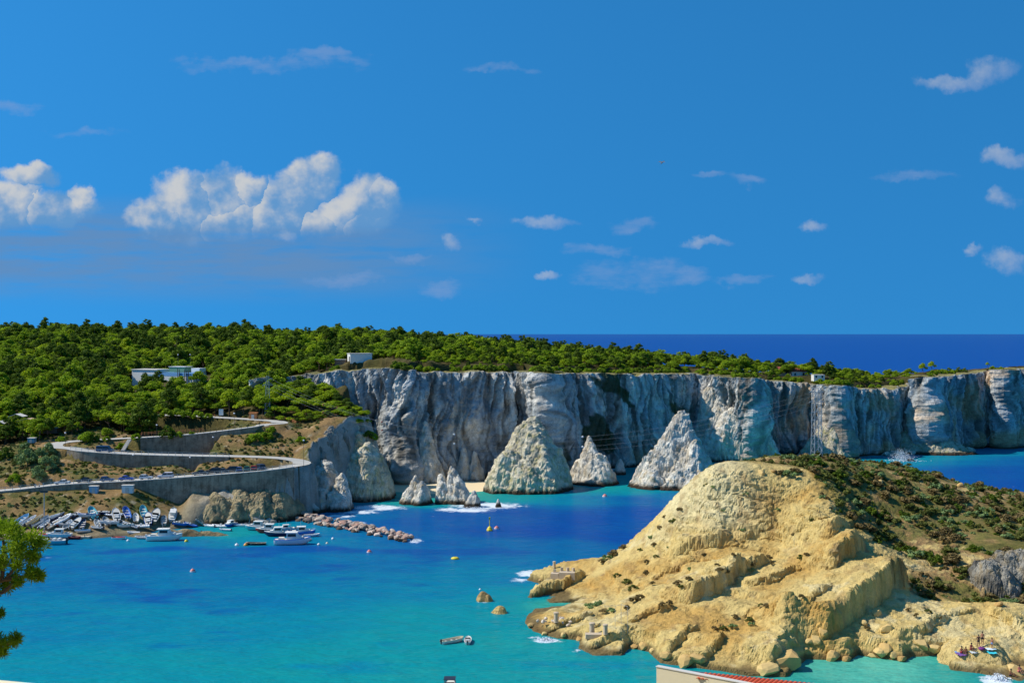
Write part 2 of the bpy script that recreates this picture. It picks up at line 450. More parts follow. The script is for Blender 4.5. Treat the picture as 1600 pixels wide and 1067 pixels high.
hill_pts += [(-190, 320, 5), (-190, 345, 13), (-190, 400, 24), (-300, 400, 26), (-300, 330, 8), (-240, 430, 27), (-150, 430, 28), (-150, 470, 34), (-220, 500, 38), (-128, 465, 36.5), (-140, 465, 37),
             (-110, 440, 30.5), (-130, 500, 38.5), (-200, 560, 47), (-100, 430, 29), (-85, 410, 31), (-70, 402, 29.5), (-60, 397, 28), (-50, 393, 25.5), (-79, 379, 23.0), (-75, 382, 23.4), (-72.5, 386, 24.2), (-84, 375, 22), (-73, 372, 20.5), (-68, 378, 22), (-66, 366, 17.5), (-64, 372, 19.5), (-62, 380, 24), (-100, 470, 36), (-80, 500, 42.5), (-75, 560, 49.5), (-180, 620, 51.5), (-270, 620, 52),
             (-30, 540, 46.2), (30, 530, 42.6), (90, 545, 38.8), (142, 545, 34.5), (186, 555, 33), (240, 580, 35), (340, 640, 37), (0, 620, 44), (150, 640, 30), (300, 760, 28), (-300, 800, 48), (0, 800, 40)]
for i in range(60, NU, 60): hill_pts.append((rx_[i] - nx_[i] * 4, ry_[i] - ny_[i] * 4, rz_[i] + 0.3))
hill_rbf = RBF(hill_pts, 6.0)

def road_near(X, Y):
    X = np.asarray(X, float); Y = np.asarray(Y, float); sh = X.shape; X = X.ravel(); Y = Y.ravel()
    best = np.full(X.shape, 1e9); bi = np.zeros(X.shape, int)
    near = (X > -260) & (X < -50) & (Y > 315) & (Y < 412); idx = np.where(near)[0]
    for ch in np.array_split(idx, max(1, len(idx) // 8000)):
        if not len(ch): continue
        d2 = (X[ch, None] - road[None, :, 0]) ** 2 + (Y[ch, None] - road[None, :, 1]) ** 2
        k = d2.argmin(1); bi[ch] = k; best[ch] = np.sqrt(d2[np.arange(len(ch)), k])
    return best.reshape(sh), bi.reshape(sh)
def island_h(X, Y, detail=True):
    X = np.asarray(X, float); Y = np.asarray(Y, float)
    z = hill_rbf(X, Y)
    sd = poly_sd(X, Y, island_poly)
    rocky = np.maximum(sstep(sd, 9, 3) * sstep(X, -78, -66), sstep(X, -95, -84) * sstep(Y, 346, 340)) * sstep(Y, 425, 400) * sstep(X, -20, -30)
    if detail:
        amp = 0.45 + 0.6 * rocky
        z = z + amp * fbm(X * 0.13, Y * 0.13, 0.0, 5, 11) * sstep(sd, 0, 6)
        z = z + rocky * (0.8 * ridged(X * 0.2, Y * 0.2, 0.0, 4, 5) + 0.45 * ridged(X * 0.7, Y * 0.7, 0.0, 3, 6)) * sstep(sd, 0, 5) + 1.7 * (ridged(X * 0.13, Y * 0.13, 2.0, 4, 8) - 0.4) * sstep(X, -72, -64) * sstep(Y, 350, 356) * sstep(sd, 13, 4) * sstep(sd, 0, 3)
    z = z - 2.2 * sstep(X, -99, -90) * sstep(X, -62, -66) * sstep(Y, 345, 341)
    cliffy = sstep(Y, 404, 420)
    k = 0.34 + 2.3 * sstep(X, -98, -84) + 1.0 * sstep(X, -72, -64)
    k = k * (1 - cliffy) + 30 * cliffy
    ramp = np.where(sd > 0, -0.6 + k * sd + 0.011 * np.clip(sd, 0, 60) ** 2 * sstep(Y, 360, 350) + 1.2 * rocky * np.clip(sd, 0, 1), -0.6 + 0.5 * sd - 5 * cliffy)
    z = np.minimum(z, ramp)
    rd, ri = road_near(X, Y)
    rz = road[ri, 2]; front = Y < road[ri, 1]
    flat = rd < RW + 0.25
    back = ~front & (rd < RW + 3.5)
    bl = sstep(rd, RW + 0.3, RW + 3.5)
    z = np.where(flat, rz - 0.1, np.where(back, (rz - 0.1) * (1 - bl) + z * bl, np.where(front & (rd < RW + 3), np.minimum(z, rz - 0.5), z)))
    bank = ((X > -66.5) & (Y < 364)) | (X < -139) | ((X > -82.5) & (Y > 378) & (Y < 396))
    z = np.where(bank & (rd < RW + 7) & ~flat, np.maximum(z, np.minimum(rz - 0.2 - 0.95 * np.clip(rd - RW - 0.6, 0, 9), ramp)), z)
    return z
xs = np.concatenate([np.arange(-400, -200, 8), np.arange(-200, -170, 2.0), np.arange(-170, -34, 0.65), np.arange(-34, 420, 3.5)])
ys = np.concatenate([np.arange(296, 412, 0.65), np.arange(412, 450, 1.6), np.arange(450, 900, 5)])
GX, GY = np.meshgrid(xs, ys, indexing='ij')
GZ = island_h(GX, GY)
# colour of the ground itself
sd = poly_sd(GX, GY, island_poly)
n1 = fbm(GX * 0.09, GY * 0.09, 1.0, 5, 21); n2 = fbm(GX * 0.4, GY * 0.4, 2.0, 4, 22)
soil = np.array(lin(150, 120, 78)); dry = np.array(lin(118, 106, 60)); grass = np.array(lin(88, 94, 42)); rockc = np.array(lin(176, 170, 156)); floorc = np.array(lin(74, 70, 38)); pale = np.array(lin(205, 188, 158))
col = lerp(dry, soil, sstep(n1 + 0.5 * n2, -0.25, 0.35))
col = lerp(col, grass, sstep(n1 * -1 + 0.7 * n2, 0.1, 0.5) * 0.85)
slp = np.hypot(np.gradient(GZ, axis=0) / np.gradient(GX, axis=0), np.gradient(GZ, axis=1) / np.gradient(GY, axis=1))
gr = sstep(GX, -100, -84) * sstep(GY, 348, 340) + sstep(GX, -74, -64) * sstep(GY, 402, 392) * sstep(slp, 0.75, 1.4)
col = lerp(col, rockc, np.clip(gr + 0.4 * n2, 0, 1) * np.clip(gr * 1.5, 0, 1))
col = lerp(col, pale, sstep(n2, 0.25, 0.6) * 0.6)
beachy = sstep(sd, 13, 4) * sstep(GY, 345, 335) * sstep(GX, -82, -92)
col = lerp(col, np.array(lin(160, 146, 120)), beachy * 0.7)
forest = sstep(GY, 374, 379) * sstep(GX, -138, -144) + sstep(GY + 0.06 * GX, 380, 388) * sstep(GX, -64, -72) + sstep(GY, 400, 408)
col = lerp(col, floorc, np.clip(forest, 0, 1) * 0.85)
wet = sstep(GZ, 0.7, 0.2); col = lerp(col, np.array(lin(84, 74, 58)), wet * 0.7)
fm = (np.maximum.reduce([GZ[:-1, :-1], GZ[1:, :-1], GZ[1:, 1:], GZ[:-1, 1:]]) > -2.0)
v = np.stack([GX, GY, GZ], -1).reshape(-1, 3); f = grid_faces(len(xs), len(ys), fm)
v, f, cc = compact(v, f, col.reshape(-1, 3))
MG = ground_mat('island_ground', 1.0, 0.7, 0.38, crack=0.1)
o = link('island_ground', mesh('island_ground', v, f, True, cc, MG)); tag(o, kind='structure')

def gz(x, y): return float(island_h(np.array([x]), np.array([y]))[0])
def hit(px, py, fn, y0, y1, step=0.25):
    Y = np.arange(y0, y1, step); X = (px - 800) * Y / FOC; Z = EYE - (py - HOR) * Y / FOC
    t = fn(X, Y); k = np.where(t >= Z)[0]
    i = k[0] if len(k) else len(Y) - 1
    return Vector((X[i], Y[i], max(t[i], 0.0)))
def hill_at(px, py): return hit(px, py, island_h, 300, 420)

# ================================================================== the far cliff
NV = 100
tv = np.linspace(0, 1, NV)
U, T = np.meshgrid(ua, tv, indexing='ij')
RX = np.repeat(rx_[:, None], NV, 1); RY = np.repeat(ry_[:, None], NV, 1); RZ = np.repeat(rz_[:, None], NV, 1)
NXX = np.repeat(nx_[:, None], NV, 1); NYY = np.repeat(ny_[:, None], NV, 1)
topn = 1.3 * fbm(ua * 0.12, 0.0, 0.0, 5, 61) - 0.6 * np.clip(ridged(ua * 0.2, 0.0, 3.0, 2, 63) - 0.8, 0, 2)
Zc = -2.5 + T * (RZ + 2.5 + topn[:, None])
big = ridged(U * 0.045, Zc * 0.012, 0.3, 3, 31)            # buttresses
uw = U + 9.0 * fbm(U * 0.03, Zc * 0.03, 2.0, 3, 35)
med = ridged(uw * 0.13 + 0.15 * Zc * 0.1, Zc * 0.03, 1.7, 4, 37) * (0.45 + 1.1 * sstep(fbm(U * 0.04, Zc * 0.03, 5.0, 3, 39), -0.3, 0.3))    # flutes
fine = fbm(U * 0.6, Zc * 0.5, 4.0, 4, 41)
crack = np.clip(ridged(uw * 0.3, Zc * 0.022 + 0.4 * fbm(U * 0.05, Zc * 0.05, 3, 2, 45), 6.0, 3, 49) - 0.85, 0, 2)
over = fbm(U * 0.1, Zc * 0.11, 9.0, 4, 43)
dsp = 2.6 * big + 2.0 * med + 0.7 * fine + 1.5 * over - 3.4 * crack * sstep(fbm(U * 0.05, Zc * 0.04, 11.0, 3, 51), -0.25, 0.35) + 2.6 * (1 - T) ** 2.2 - 1.2 * T ** 8
dsp = dsp - 1.6 * sstep(Zc, 2.6, 0.2)                      # undercut at the water
CX = RX + NXX * dsp; CY = RY + NYY * dsp
# lip running back onto the plateau
LN = 7
lip = np.linspace(0.8, 9, LN)
LX = rx_[:, None] + nx_[:, None] * (dsp[:, -1:] * (1 - lip / 9)) - nx_[:, None] * lip
LY = ry_[:, None] + ny_[:, None] * (dsp[:, -1:] * (1 - lip / 9)) - ny_[:, None] * lip
LZ = Zc[:, -1:] + 0.25 * np.sin(lip / 3) + 0.25 * fbm(LX * 0.5, LY * 0.5, 0, 3, 47)
AX = np.concatenate([CX, LX], 1); AY = np.concatenate([CY, LY], 1); AZ = np.concatenate([Zc + 0.25 * fbm(U * 0.5, Zc * 0.5, 7, 3, 53), LZ], 1)
streak = fbm(U * 0.22, Zc * 0.03, 2.0, 5, 71); blot = fbm(U * 0.07, Zc * 0.07, 3.0, 4, 73)
lime = np.array(lin(232, 226, 212)); blue = np.array(lin(176, 182, 182)); ochre = np.array(lin(196, 160, 116)); dark = np.array(lin(84, 80, 72)); scrub = np.array(lin(58, 72, 40))
cc = lerp(blue, lime, sstep(streak + blot, -0.3, 0.35))
cc = lerp(cc, dark, np.clip(sstep(streak, 0.10, 0.45) * 0.7 + 0.6 * sstep(crack, 0.05, 0.5), 0, .9))  # dark streaks and clefts: stains, with the cliff's shade painted in as well
cc = lerp(cc, np.array(lin(206, 204, 196)), sstep(fbm(U * 0.3, Zc * 0.15, 8.0, 4, 75), 0.25, 0.5) * 0.6)
cc = lerp(cc, ochre, sstep(Zc, 9, 1.5) * sstep(blot, -0.3, 0.3) * 0.75)
cc = lerp(cc, ochre, sstep(CX, 110, 125) * sstep(blot, -0.1, 0.4) * 0.7)
vegz = fbm(U * 0.05 + Zc * 0.035, Zc * 0.05, 5.0, 4, 79)
cc = lerp(cc, scrub, sstep(vegz, 0.16, 0.30) * sstep(CX, 10, 24) * sstep(CX, 85, 70) * 0.9)
cc = lerp(cc, np.array(lin(70, 60, 46)), sstep(Zc, 1.3, 0.7) * 0.9)
lc = np.repeat(np.array([lin(140, 132, 84)]), NU, 0)[:, None].repeat(LN, 1)
cc = np.concatenate([cc, lc], 1)
MCL = ground_mat('limestone', 0.6, 0.75, 0.28, 0.95, crack=0.32)
v = np.stack([AX, AY, AZ], -1).reshape(-1, 3)
o = link('sea_cliff', mesh('sea_cliff', v, grid_faces(NU, NV + LN), False, cc.reshape(-1, 3), MCL)); tag(o, kind='structure')

# ================================================================== headland in front
hpts = []
def q3(px, py, Y): q = P(px, py, Y); hpts.append((q.x, q.y, q.z))
for q in ((870, 881, 262), (930, 872, 264), (970, 868, 264), (1000, 845, 265), (1040, 800, 264), (1065, 776, 263), (1090, 750, 261), (1112, 734, 262), (1150, 724, 272), (1200, 716, 283), (1290, 718, 285), (1250, 717, 284),
          (1110, 747, 247), (1170, 744, 245), (1230, 742, 246), (1290, 750, 247), (1085, 775, 247), (1080, 820, 241), (1150, 800, 240), (1220, 795, 241), (1150, 860, 232.5), (1080, 860, 235), (1220, 860, 232.5), (1110, 800, 242), (1100, 830, 238),
          (1130, 885, 226), (1040, 870, 239), (1040, 900, 230), (1230, 900, 221), (1100, 950, 209), (1180, 950, 209.5), (1100, 1000, 198), (1180, 1005, 196), (1000, 940, 218), (1000, 890, 237), (1000, 990, 203), (930, 890, 251), (960, 915, 238),
          (870, 905, 252.5), (900, 925, 241), (850, 962, 221.5), (920, 975, 212.5), (960, 955, 217), (900, 950, 226), (860, 985, 213),
          (1290, 790, 236), (1310, 850, 227), (1330, 900, 217), (1300, 960, 205.5), (1250, 990, 199), (1300, 1000, 196.5), (1370, 900, 219), (1405, 905, 217.5), (1390, 950, 209), (1400, 1000, 197), (1350, 1010, 194.5),
          (1340, 780, 253), (1400, 800, 255), (1380, 850, 238), (1440, 900, 225), (1450, 850, 240), (1500, 900, 226), (1430, 932, 217), (1600, 800, 270), (1500, 790, 262), (1560, 865, 236), (1620, 870, 236),
          (1480, 945, 212), (1550, 945, 210.5), (1600, 950, 209), (1500, 990, 201), (1560, 1005, 197), (1520, 1012, 195), (1600, 1020, 195),
          (1400, 729, 290), (1450, 740, 288), (1500, 757, 285), (1545, 768, 283), (1600, 770, 292), (1560, 944, 216), (1530, 942, 217), (1590, 944, 217), (1340, 722, 287), (1370, 724, 288), (1430, 734, 288), (1320, 735, 262), (1380, 746, 268), (1440, 760, 270), (1270, 728, 262), (1220, 726, 262), (1170, 728, 262)):
    q3(*q)
hpts += [(60, 318, 12), (100, 322, 10), (140, 322, 8), (120, 260, 12), (140, 290, 12), (120, 215, 6), (130, 200, 3), (30, 275, 0)]
head_rbf = RBF(hpts, 3.0)
hs = []
for a, b in ((870, 893), (830, 900), (822, 906), (850, 914), (815, 934), (826, 942), (862, 942), (908, 941), (880, 949), (835, 950), (822, 962), (816, 984), (850, 996), (905, 1000), (902, 1012), (925, 1024), (975, 1024), (985, 1012), (1012, 1018), (1030, 1036), (1075, 1042), (1110, 1046), (1170, 1056), (1232, 1058), (1246, 1042), (1262, 1030), (1330, 1032), (1342, 1024), (1415, 1034), (1425, 1026), (1476, 1024), (1482, 1046), (1530, 1052), (1562, 1058), (1580, 1066), (1640, 1072)):
    q = W(a, b); hs.append((q.x, q.y))
head_poly = hs + [(150, 178), (150, 330), (60, 330), (44, 300), (34, 282), (20, 274)]
FAULTS = []
for (a0, a1), (b0, b1), h_, L_ in (((1085, 942), (1150, 908), 3.4, 8), ((1150, 908), (1196, 890), 2.4, 8), ((1062, 878), (1135, 858), 2.6, 9), ((1272, 1006), (1412, 918), 5.5, 9), ((1308, 900), (1348, 868), 4.0, 7), ((1300, 862), (1322, 838), 2.6, 7),
                                   ((1212, 1040), (1262, 988), 3.6, 7), ((838, 934), (906, 906), 2.3, 9), ((1225, 852), (1285, 838), 1.2, 8), ((1548, 962), (1600, 990), 1.8, 4), ((930, 1012), (985, 990), 1.4, 7), ((1040, 1026), (1080, 1000), 1.6, 6), ((1090, 1040), (1128, 1010), 1.5, 6),
                                   ((1100, 800), (1150, 770), 1.2, 7), ((1160, 850), (1205, 820), 1.1, 7), ((1030, 905), (1080, 885), 1.0, 7), ((1180, 925), (1250, 900), 1.3, 8), ((1420, 1000), (1475, 975), 1.6, 6), ((990, 975), (1040, 955), 0.9, 7), ((860, 990), (915, 968), 1.1, 7), ((1470, 966), (1530, 955), 0.6, 4), ((1235, 985), (1290, 950), 1.2, 6), ((1110, 775), (1095, 830), 1.4, 7), ((905, 1002), (930, 985), 1.0, 5)):
    A_ = hit(a0, a1, head_rbf, 186, 300); B_ = hit(b0, b1, head_rbf, 186, 300); FAULTS.append((A_.x, A_.y, B_.x, B_.y, h_, L_))
def head_h(X, Y, detail=True):
    X = np.asarray(X, float); Y = np.asarray(Y, float)
    z = head_rbf(X, Y); sd = poly_sd(X, Y, head_poly)
    zb = z
    if detail:
        up = sstep(sd, 0.0, 7)
        # tilted beds: terraces that dip to the lower left
        bed = (z + 0.16 * X - 0.05 * Y + 1.1 * fbm(X * 0.07, Y * 0.07, 0.5, 4, 101)) / 2.3
        fr = bed - np.floor(bed)
        ter = (sstep(fr, 0.70, 0.98) - fr) * 2.3
        face = sstep(Y, 250, 240)
        mk = sstep(fbm(X * 0.05, Y * 0.05, 3.3, 3, 103), -0.12, 0.35)
        z = z + (0.40 * ter * mk) * up * face
        wx = X + 1.3 * fbm(X * 0.22, Y * 0.22, 4, 4, 141); wy = Y + 1.3 * fbm(X * 0.22, Y * 0.22, 8, 4, 143)
        for (ax, ay, bx2, by2, h_, L_) in FAULTS:
            ex, ey = bx2 - ax, by2 - ay; ln = math.hypot(ex, ey); ex /= ln; ey /= ln
            al = (wx - ax) * ex + (wy - ay) * ey; ac = -(wx - ax) * ey + (wy - ay) * ex
            z = z + h_ * np.exp(-np.clip(ac, 0, 60) / L_) * sstep(ac, -0.45, 0.3) * sstep(al, -2.5, 0.8) * sstep(al, ln + 2.5, ln - 0.8) * sstep(sd, 0, 2)
        z = z + up * (0.75 * fbm(X * 0.11, Y * 0.11, 0, 5, 107) + 0.28 * ridged(X * 0.23, Y * 0.23, 0, 4, 109) * face)
    low = -0.5 + 1.5 * sd
    z = np.where(sd > 0, np.minimum(z, low + 0.35 * np.clip(sd, 0, 4) * fbm(X * 0.3, Y * 0.3, 0, 3, 111)), -0.5 + 0.45 * sd)
    return z
hx = np.concatenate([np.arange(-4, 97, 0.27), np.arange(97, 150, 1.5)]); hy = np.concatenate([np.arange(180, 252, 0.27), np.arange(252, 330, 0.7)])
HX, HY = np.meshgrid(hx, hy, indexing='ij'); HZ = head_h(HX, HY)
gxn = np.gradient(HZ, axis=0) / np.gradient(HX, axis=0); gyn = np.gradient(HZ, axis=1) / np.gradient(HY, axis=1)
nl = np.sqrt(gxn ** 2 + gyn ** 2 + 1); hnx, hny, hnz = -gxn / nl, -gyn / nl, 1 / nl
slope = 1 - hnz
strata = np.sin((HZ + 0.22 * HX - 0.06 * HY + 0.8 * fbm(HX * 0.12, HY * 0.12, 0, 3, 127)) * 4.2)
strata = np.sign(strata) * np.abs(strata) ** 0.5
d3 = 0.12 * fbm(HX * 1.5, HY * 1.5, HZ * 1.9, 2, 125) + 0.30 * fbm(HX * 0.45, HY * 0.45, HZ * 0.6, 4, 121) + 0.30 * ridged(HX * 0.7, HY * 0.7, HZ * 1.1, 4, 123) * sstep(slope, 0.10, 0.3) + 0.17 * strata * sstep(slope, 0.12, 0.3) * sstep(fbm(HX * 0.1, HY * 0.1, 6, 3, 129), -0.35, 0.15)
msk = sstep(poly_sd(HX, HY, head_poly), -1, 2) * sstep(HX, 110, 90)
VX = HX + hnx * d3 * msk; VY = HY + hny * d3 * msk; VZ = HZ + hnz * d3 * msk * 0.8
# colour
hpx = 800 + FOC * HX / HY; hpy = HOR + FOC * (EYE - HZ) / HY
m1 = fbm(HX * 0.07, HY * 0.07, 0.3, 5, 131); m2 = fbm(HX * 0.35, HY * 0.35, 1.3, 4, 133); m3 = fbm(HX * 0.9, HY * 0.9, 2.3, 3, 135)
sand = np.array(lin(208, 182, 116)); gold = np.array(lin(194, 156, 86)); cream = np.array(lin(222, 208, 160)); brown = np.array(lin(128, 100, 62)); ol = np.array(lin(104, 104, 52)); rust = np.array(lin(140, 108, 70)); wetc = np.array(lin(112, 92, 58))
col = lerp(sand, gold, sstep(m1 + 0.3 * m2, -0.1, 0.5))
col = lerp(col, cream, sstep(HZ, 12, 19) * sstep(HX, 56, 44) * 0.8 + 0.5 * sstep(m2 - m1, 0.25, 0.6) * sstep(HZ, 20, 10))
col = lerp(col, brown, sstep(m2 + 0.5 * m3, 0.36, 0.7) * 0.6)
# vegetated right-hand back slope and crest
veg = sstep(HY + 0.0 * HX, 229, 236) * sstep(HX, 62, 70) + sstep(HX - 0.9 * (HY - 214), 66.5, 69.5) * sstep(HY, 213.5, 216)
veg = veg + sstep(HY, 249, 254) * sstep(HX, 38, 44)
veg = np.clip(veg, 0, 1) * sstep(m2 + 0.6 * m1, -0.75, -0.2)
vc = lerp(rust, ol, sstep(m1 + m2, -0.35, 0.25)); vc = lerp(vc, sand, sstep(m2 - 0.5 * m1, 0.4, 0.65) * 0.8)
col = lerp(col, vc, veg * 0.9)
stain = fbm(HX * 0.5, HY * 0.18, HZ * 0.2, 4, 137)
col = lerp(col, np.array(lin(158, 128, 82)), sstep(stain, 0.12, 0.5) * 0.5)
col = lerp(col, np.array(lin(92, 76, 50)), sstep(HZ + 0.4 * m2, 1.15, 0.45) * 0.85)
grey = sstep(HX, 77, 80) * sstep(HY, 214, 217) * sstep(HY, 238, 232) * sstep(slope, 0.3, 0.5)
col = lerp(col, np.array(lin(150, 148, 138)), grey)
fm = (np.maximum.reduce([HZ[:-1, :-1], HZ[1:, :-1], HZ[1:, 1:], HZ[:-1, 1:]]) > -2.2)
v = np.stack([VX, VY, VZ], -1).reshape(-1, 3); f = grid_faces(len(hx), len(hy), fm)
v, f, cc = compact(v, f, col.reshape(-1, 3))
MH = ground_mat('headland_rock', 1.4, 0.5, 0.22, 0.95, True, crack=0.22)
o = link('headland', mesh('headland', v, f, False, cc, MH)); tag(o, kind='structure')
def head_at(px, py, y0=186): return hit(px, py, head_h, y0, 300)
def hz(x, y): return float(head_h(np.array([x]), np.array([y]))[0])

# ================================================================== sea
SEA = [  # photo column, row, shallowness 0 deep .. 1 turquoise .. 1.4 pale green
    (100, 560, 0), (400, 530, 0), (1100, 560, 0), (1500, 560, 0.0), (800, 524, 0.05), (1600, 640, 0),
    (1590, 720, 0.10), (1500, 735, 0.05), (1590, 760, 0.0), (1480, 712, 0.62), (1400, 714, 0.8), (1340, 722, 0.75), (1560, 704, 0.55), (1440, 722, 0.45),
    (640, 772, 1.38), (620, 768, 1.45), (700, 776, 1.2), (755, 772, 1.1), (660, 785, 0.95), (800, 775, 0.85), (870, 760, 0.95), (890, 745, 1.0), (980, 740, 0.95), (940, 762, 0.9), (990, 768, 0.75), (900, 780, 0.5), (1000, 780, 0.3), (1040, 775, 0.4), (1120, 722, 1.2),
    (700, 805, 0.12), (800, 800, 0.08), (900, 810, 0.02), (1000, 800, 0.05), (850, 830, 0.0), (950, 840, 0.02), (760, 830, 0.06), (640, 815, 0.2), (580, 805, 0.35), (540, 800, 0.5), (620, 800, 0.25),
    (780, 850, 0.35), (900, 850, 0.32), (700, 845, 0.25), (820, 870, 0.4), (900, 868, 0.35), (940, 862, 0.3),
    (660, 870, 0.42), (560, 870, 0.42), (450, 880, 0.38), (330, 870, 0.36), (200, 880, 0.36), (120, 900, 0.42), (500, 845, 0.5), (420, 840, 0.55), (380, 832, 0.85), (300, 850, 0.5), (240, 850, 0.55), (130, 862, 0.42), (30, 870, 0.5),
    (100, 940, 0.52), (250, 920, 0.46), (400, 930, 0.48), (550, 920, 0.5), (700, 920, 0.55), (60, 980, 0.56), (200, 970, 0.58), (350, 980, 0.64), (500, 970, 0.66), (650, 960, 0.78), (780, 960, 0.8), (740, 945, 0.7),
    (100, 1040, 0.7), (300, 1040, 0.78), (500, 1030, 0.86), (650, 1030, 0.92), (800, 1010, 0.92), (900, 1040, 0.92), (1000, 1050, 0.9), (700, 1065, 0.9), (200, 1065, 0.78), (830, 925, 0.7), (800, 900, 0.5), (860, 1020, 0.9),
    (1300, 1050, 1.32), (1400, 1045, 1.4), (1480, 1055, 1.2), (1250, 1065, 1.1), (1560, 1066, 0.95), (880, 944, 1.25), (720, 890, 0.5), (600, 1000, 0.8)]
sp = np.array([[W(a, b).x, W(a, b).y, t] for a, b, t in SEA])
sx = np.concatenate([-np.geomspace(60000, 190, 30), np.arange(-185, 150, 1.3), np.geomspace(155, 60000, 30)])
sy = np.concatenate([np.arange(-300, 150, 30), np.arange(150, 180, 3), np.arange(180, 600, 1.3), np.geomspace(603, 90000, 60)])
SX, SY = np.meshgrid(sx, sy, indexing='ij')
# interpolate in a space where distances read as on the water seen from above, stretched along the shore
num = np.zeros(SX.shape); den = np.zeros(SX.shape)
for a, b, t in sp:
    r2 = ((SX - a) / (0.05 * b)) ** 2 + ((SY - b) / (0.05 * b)) ** 2 * 1.0 + 0.05
    wgt = 1.0 / r2 ** 1.7; num += wgt * t; den += wgt
sh = num / den
sh = sh + 0.09 * fbm(SX * 0.035, SY * 0.05, 0, 4, 201) * sstep(sh, 0.02, 0.4) - 0.30 * sstep(fbm(SX * 0.03, SY * 0.06, 2.0, 4, 203), 0.12, 0.45) * sstep(sh, 0.2, 0.5) * sstep(SY, 345, 300)
foam = np.zeros(SX.shape)
for a, b, rxp, ryp, k in ((760, 790, 62, 6, 1.0), (735, 797, 44, 4, 0.9), (800, 788, 26, 3, 0.6), (700, 796, 26, 4, .8), (590, 793, 48, 5, 1.0), (560, 800, 40, 4, .8), (530, 806, 30, 4, .8), (555, 818, 24, 4, .8), (650, 845, 10, 4, 1.0),
                          (1500, 701, 60, 2.0, 0.9), (1560, 697, 60, 2.0, 0.8), (1370, 712, 40, 3.0, 0.9), (1420, 717, 40, 5, 1.0), (1330, 716, 30, 2, .6), (965, 733, 16, 2, .9), (1050, 762, 30, 2.6, .9), (1090, 767, 14, 3, .9), (885, 766, 24, 2.2, 0.5), (870, 757, 24, 3, 0.6),
                          (826, 896, 22, 6, 1.0), (812, 906, 18, 5, 0.7), (855, 1001, 26, 4, 1.0), (835, 996, 18, 4, 0.7), (900, 1016, 10, 5, .7), (1560, 1066, 26, 10, 1.1), (1545, 1060, 16, 6, 1.0), (756, 941, 16, 3, .5), (840, 765, 30, 2, .5), (790, 758, 20, 2, .4)):
    c = W(a, b); sxp = rxp * c.y / FOC; c2 = W(a, b + ryp); sdp = max(c.y - c2.y, 0.6)
    foam = np.maximum(foam, k * np.exp(-(((SX - c.x) / sxp) ** 2 + ((SY - c.y) / sdp) ** 2)))
v = np.stack([SX, SY, np.zeros(SX.shape)], -1).reshape(-1, 3)
cc = np.stack([np.clip(sh, 0, 1.5) / 1.5, foam, np.zeros(SX.shape)], -1).reshape(-1, 3)
m, n, b = newmat('sea_water')
tc = n.n('ShaderNodeTexCoord').outputs['Object']
at = n.xyz(n.attr('col'))
px_, py_, pz_ = n.xyz(tc)
str_ = n.v('MULTIPLY', tc, (0.35, 1.0, 1.0))
nz1 = n.noise(str_, 0.10, 5, 0.6); nz2 = n.noise(str_, 0.5, 4, 0.6)
t = n.m('ADD', at[0], n.m('MULTIPLY', n.m('SUBTRACT', n.m('ADD', n.m('MULTIPLY', nz1, 0.6), n.m('MULTIPLY', nz2, 0.4)), 0.5), 0.24))
nz3 = n.noise(n.v('MULTIPLY', tc, (0.28, 1.0, 1.0)), 1.6, 3, 0.65)
t = n.m('ADD', t, n.m('MULTIPLY', n.m('SUBTRACT', nz3, 0.5), 0.20))  # wave glitter painted into the water colour as fine streaks
rp = n.n('ShaderNodeValToRGB'); n.put(rp.inputs[0], t); el = rp.color_ramp.elements
SEACOL = [(0.0, (0.003, 0.064, 0.285)), (0.13, (0.003, 0.088, 0.285)), (0.27, (0.002, 0.135, 0.30)), (0.40, (0.002, 0.205, 0.30)), (0.58, (0.004, 0.255, 0.27)), (0.78, (0.03, 0.31, 0.25)), (1.0, (0.13, 0.50, 0.36))]
el[0].position, el[0].color = SEACOL[0][0], (*SEACOL[0][1], 1)
el[1].position, el[1].color = SEACOL[-1][0], (*SEACOL[-1][1], 1)
for p_, c_ in SEACOL[1:-1]:
    e_ = el.new(p_); e_.color = (*c_, 1)
fz = n.noise(n.v('MULTIPLY', tc, (0.55, 1.0, 1.0)), 0.9, 6, 0.7, 0.6)
fo = n.step(n.m('ADD', at[1], n.m('MULTIPLY', n.m('SUBTRACT', fz, 0.5), 1.7)), 0.42, 0.72)
fo = n.m('MULTIPLY', fo, n.step(at[1], 0.04, 0.2))
# scattered whitecaps on the open water
wc = n.step(n.noise(n.v('MULTIPLY', tc, (0.25, 0.6, 1)), 0.55, 3, 0.5), 0.735, 0.77)
wc = n.m('MULTIPLY', wc, n.step(at[0], 0.30, 0.12))
fo = n.m('MAXIMUM', fo, n.m('MULTIPLY', wc, 0.6))
n.put(b.inputs['Base Color'], n.mix(fo, rp.outputs[0], (0.72, 0.78, 0.82)))
b.inputs['Roughness'].default_value = 0.9; b.inputs['Specular IOR Level'].default_value = 0.0
hgt = n.m('ADD', n.m('MULTIPLY', n.noise(n.v('MULTIPLY', tc, (0.45, 1, 1)), 0.32, 3, 0.55), 1.0), n.m('MULTIPLY', n.noise(n.v('MULTIPLY', tc, (0.6, 1, 1)), 1.3, 3, 0.6), 0.28))
nrm = n.bump(hgt, 0.9, 1.0)
n.put(b.inputs['Normal'], nrm)
gl = n.n('ShaderNodeBsdfGlossy'); gl.inputs['Roughness'].default_value = 0.22; n.put(gl.inputs['Normal'], nrm)
fr = n.n('ShaderNodeFresnel'); fr.inputs['IOR'].default_value = 1.33; n.put(fr.inputs['Normal'], nrm)
mxw = n.n('ShaderNodeMixShader'); n.put(mxw.inputs[0], n.m('MULTIPLY', fr.outputs[0], 0.30))   # a wind-ruffled surface mirrors only part of the sky
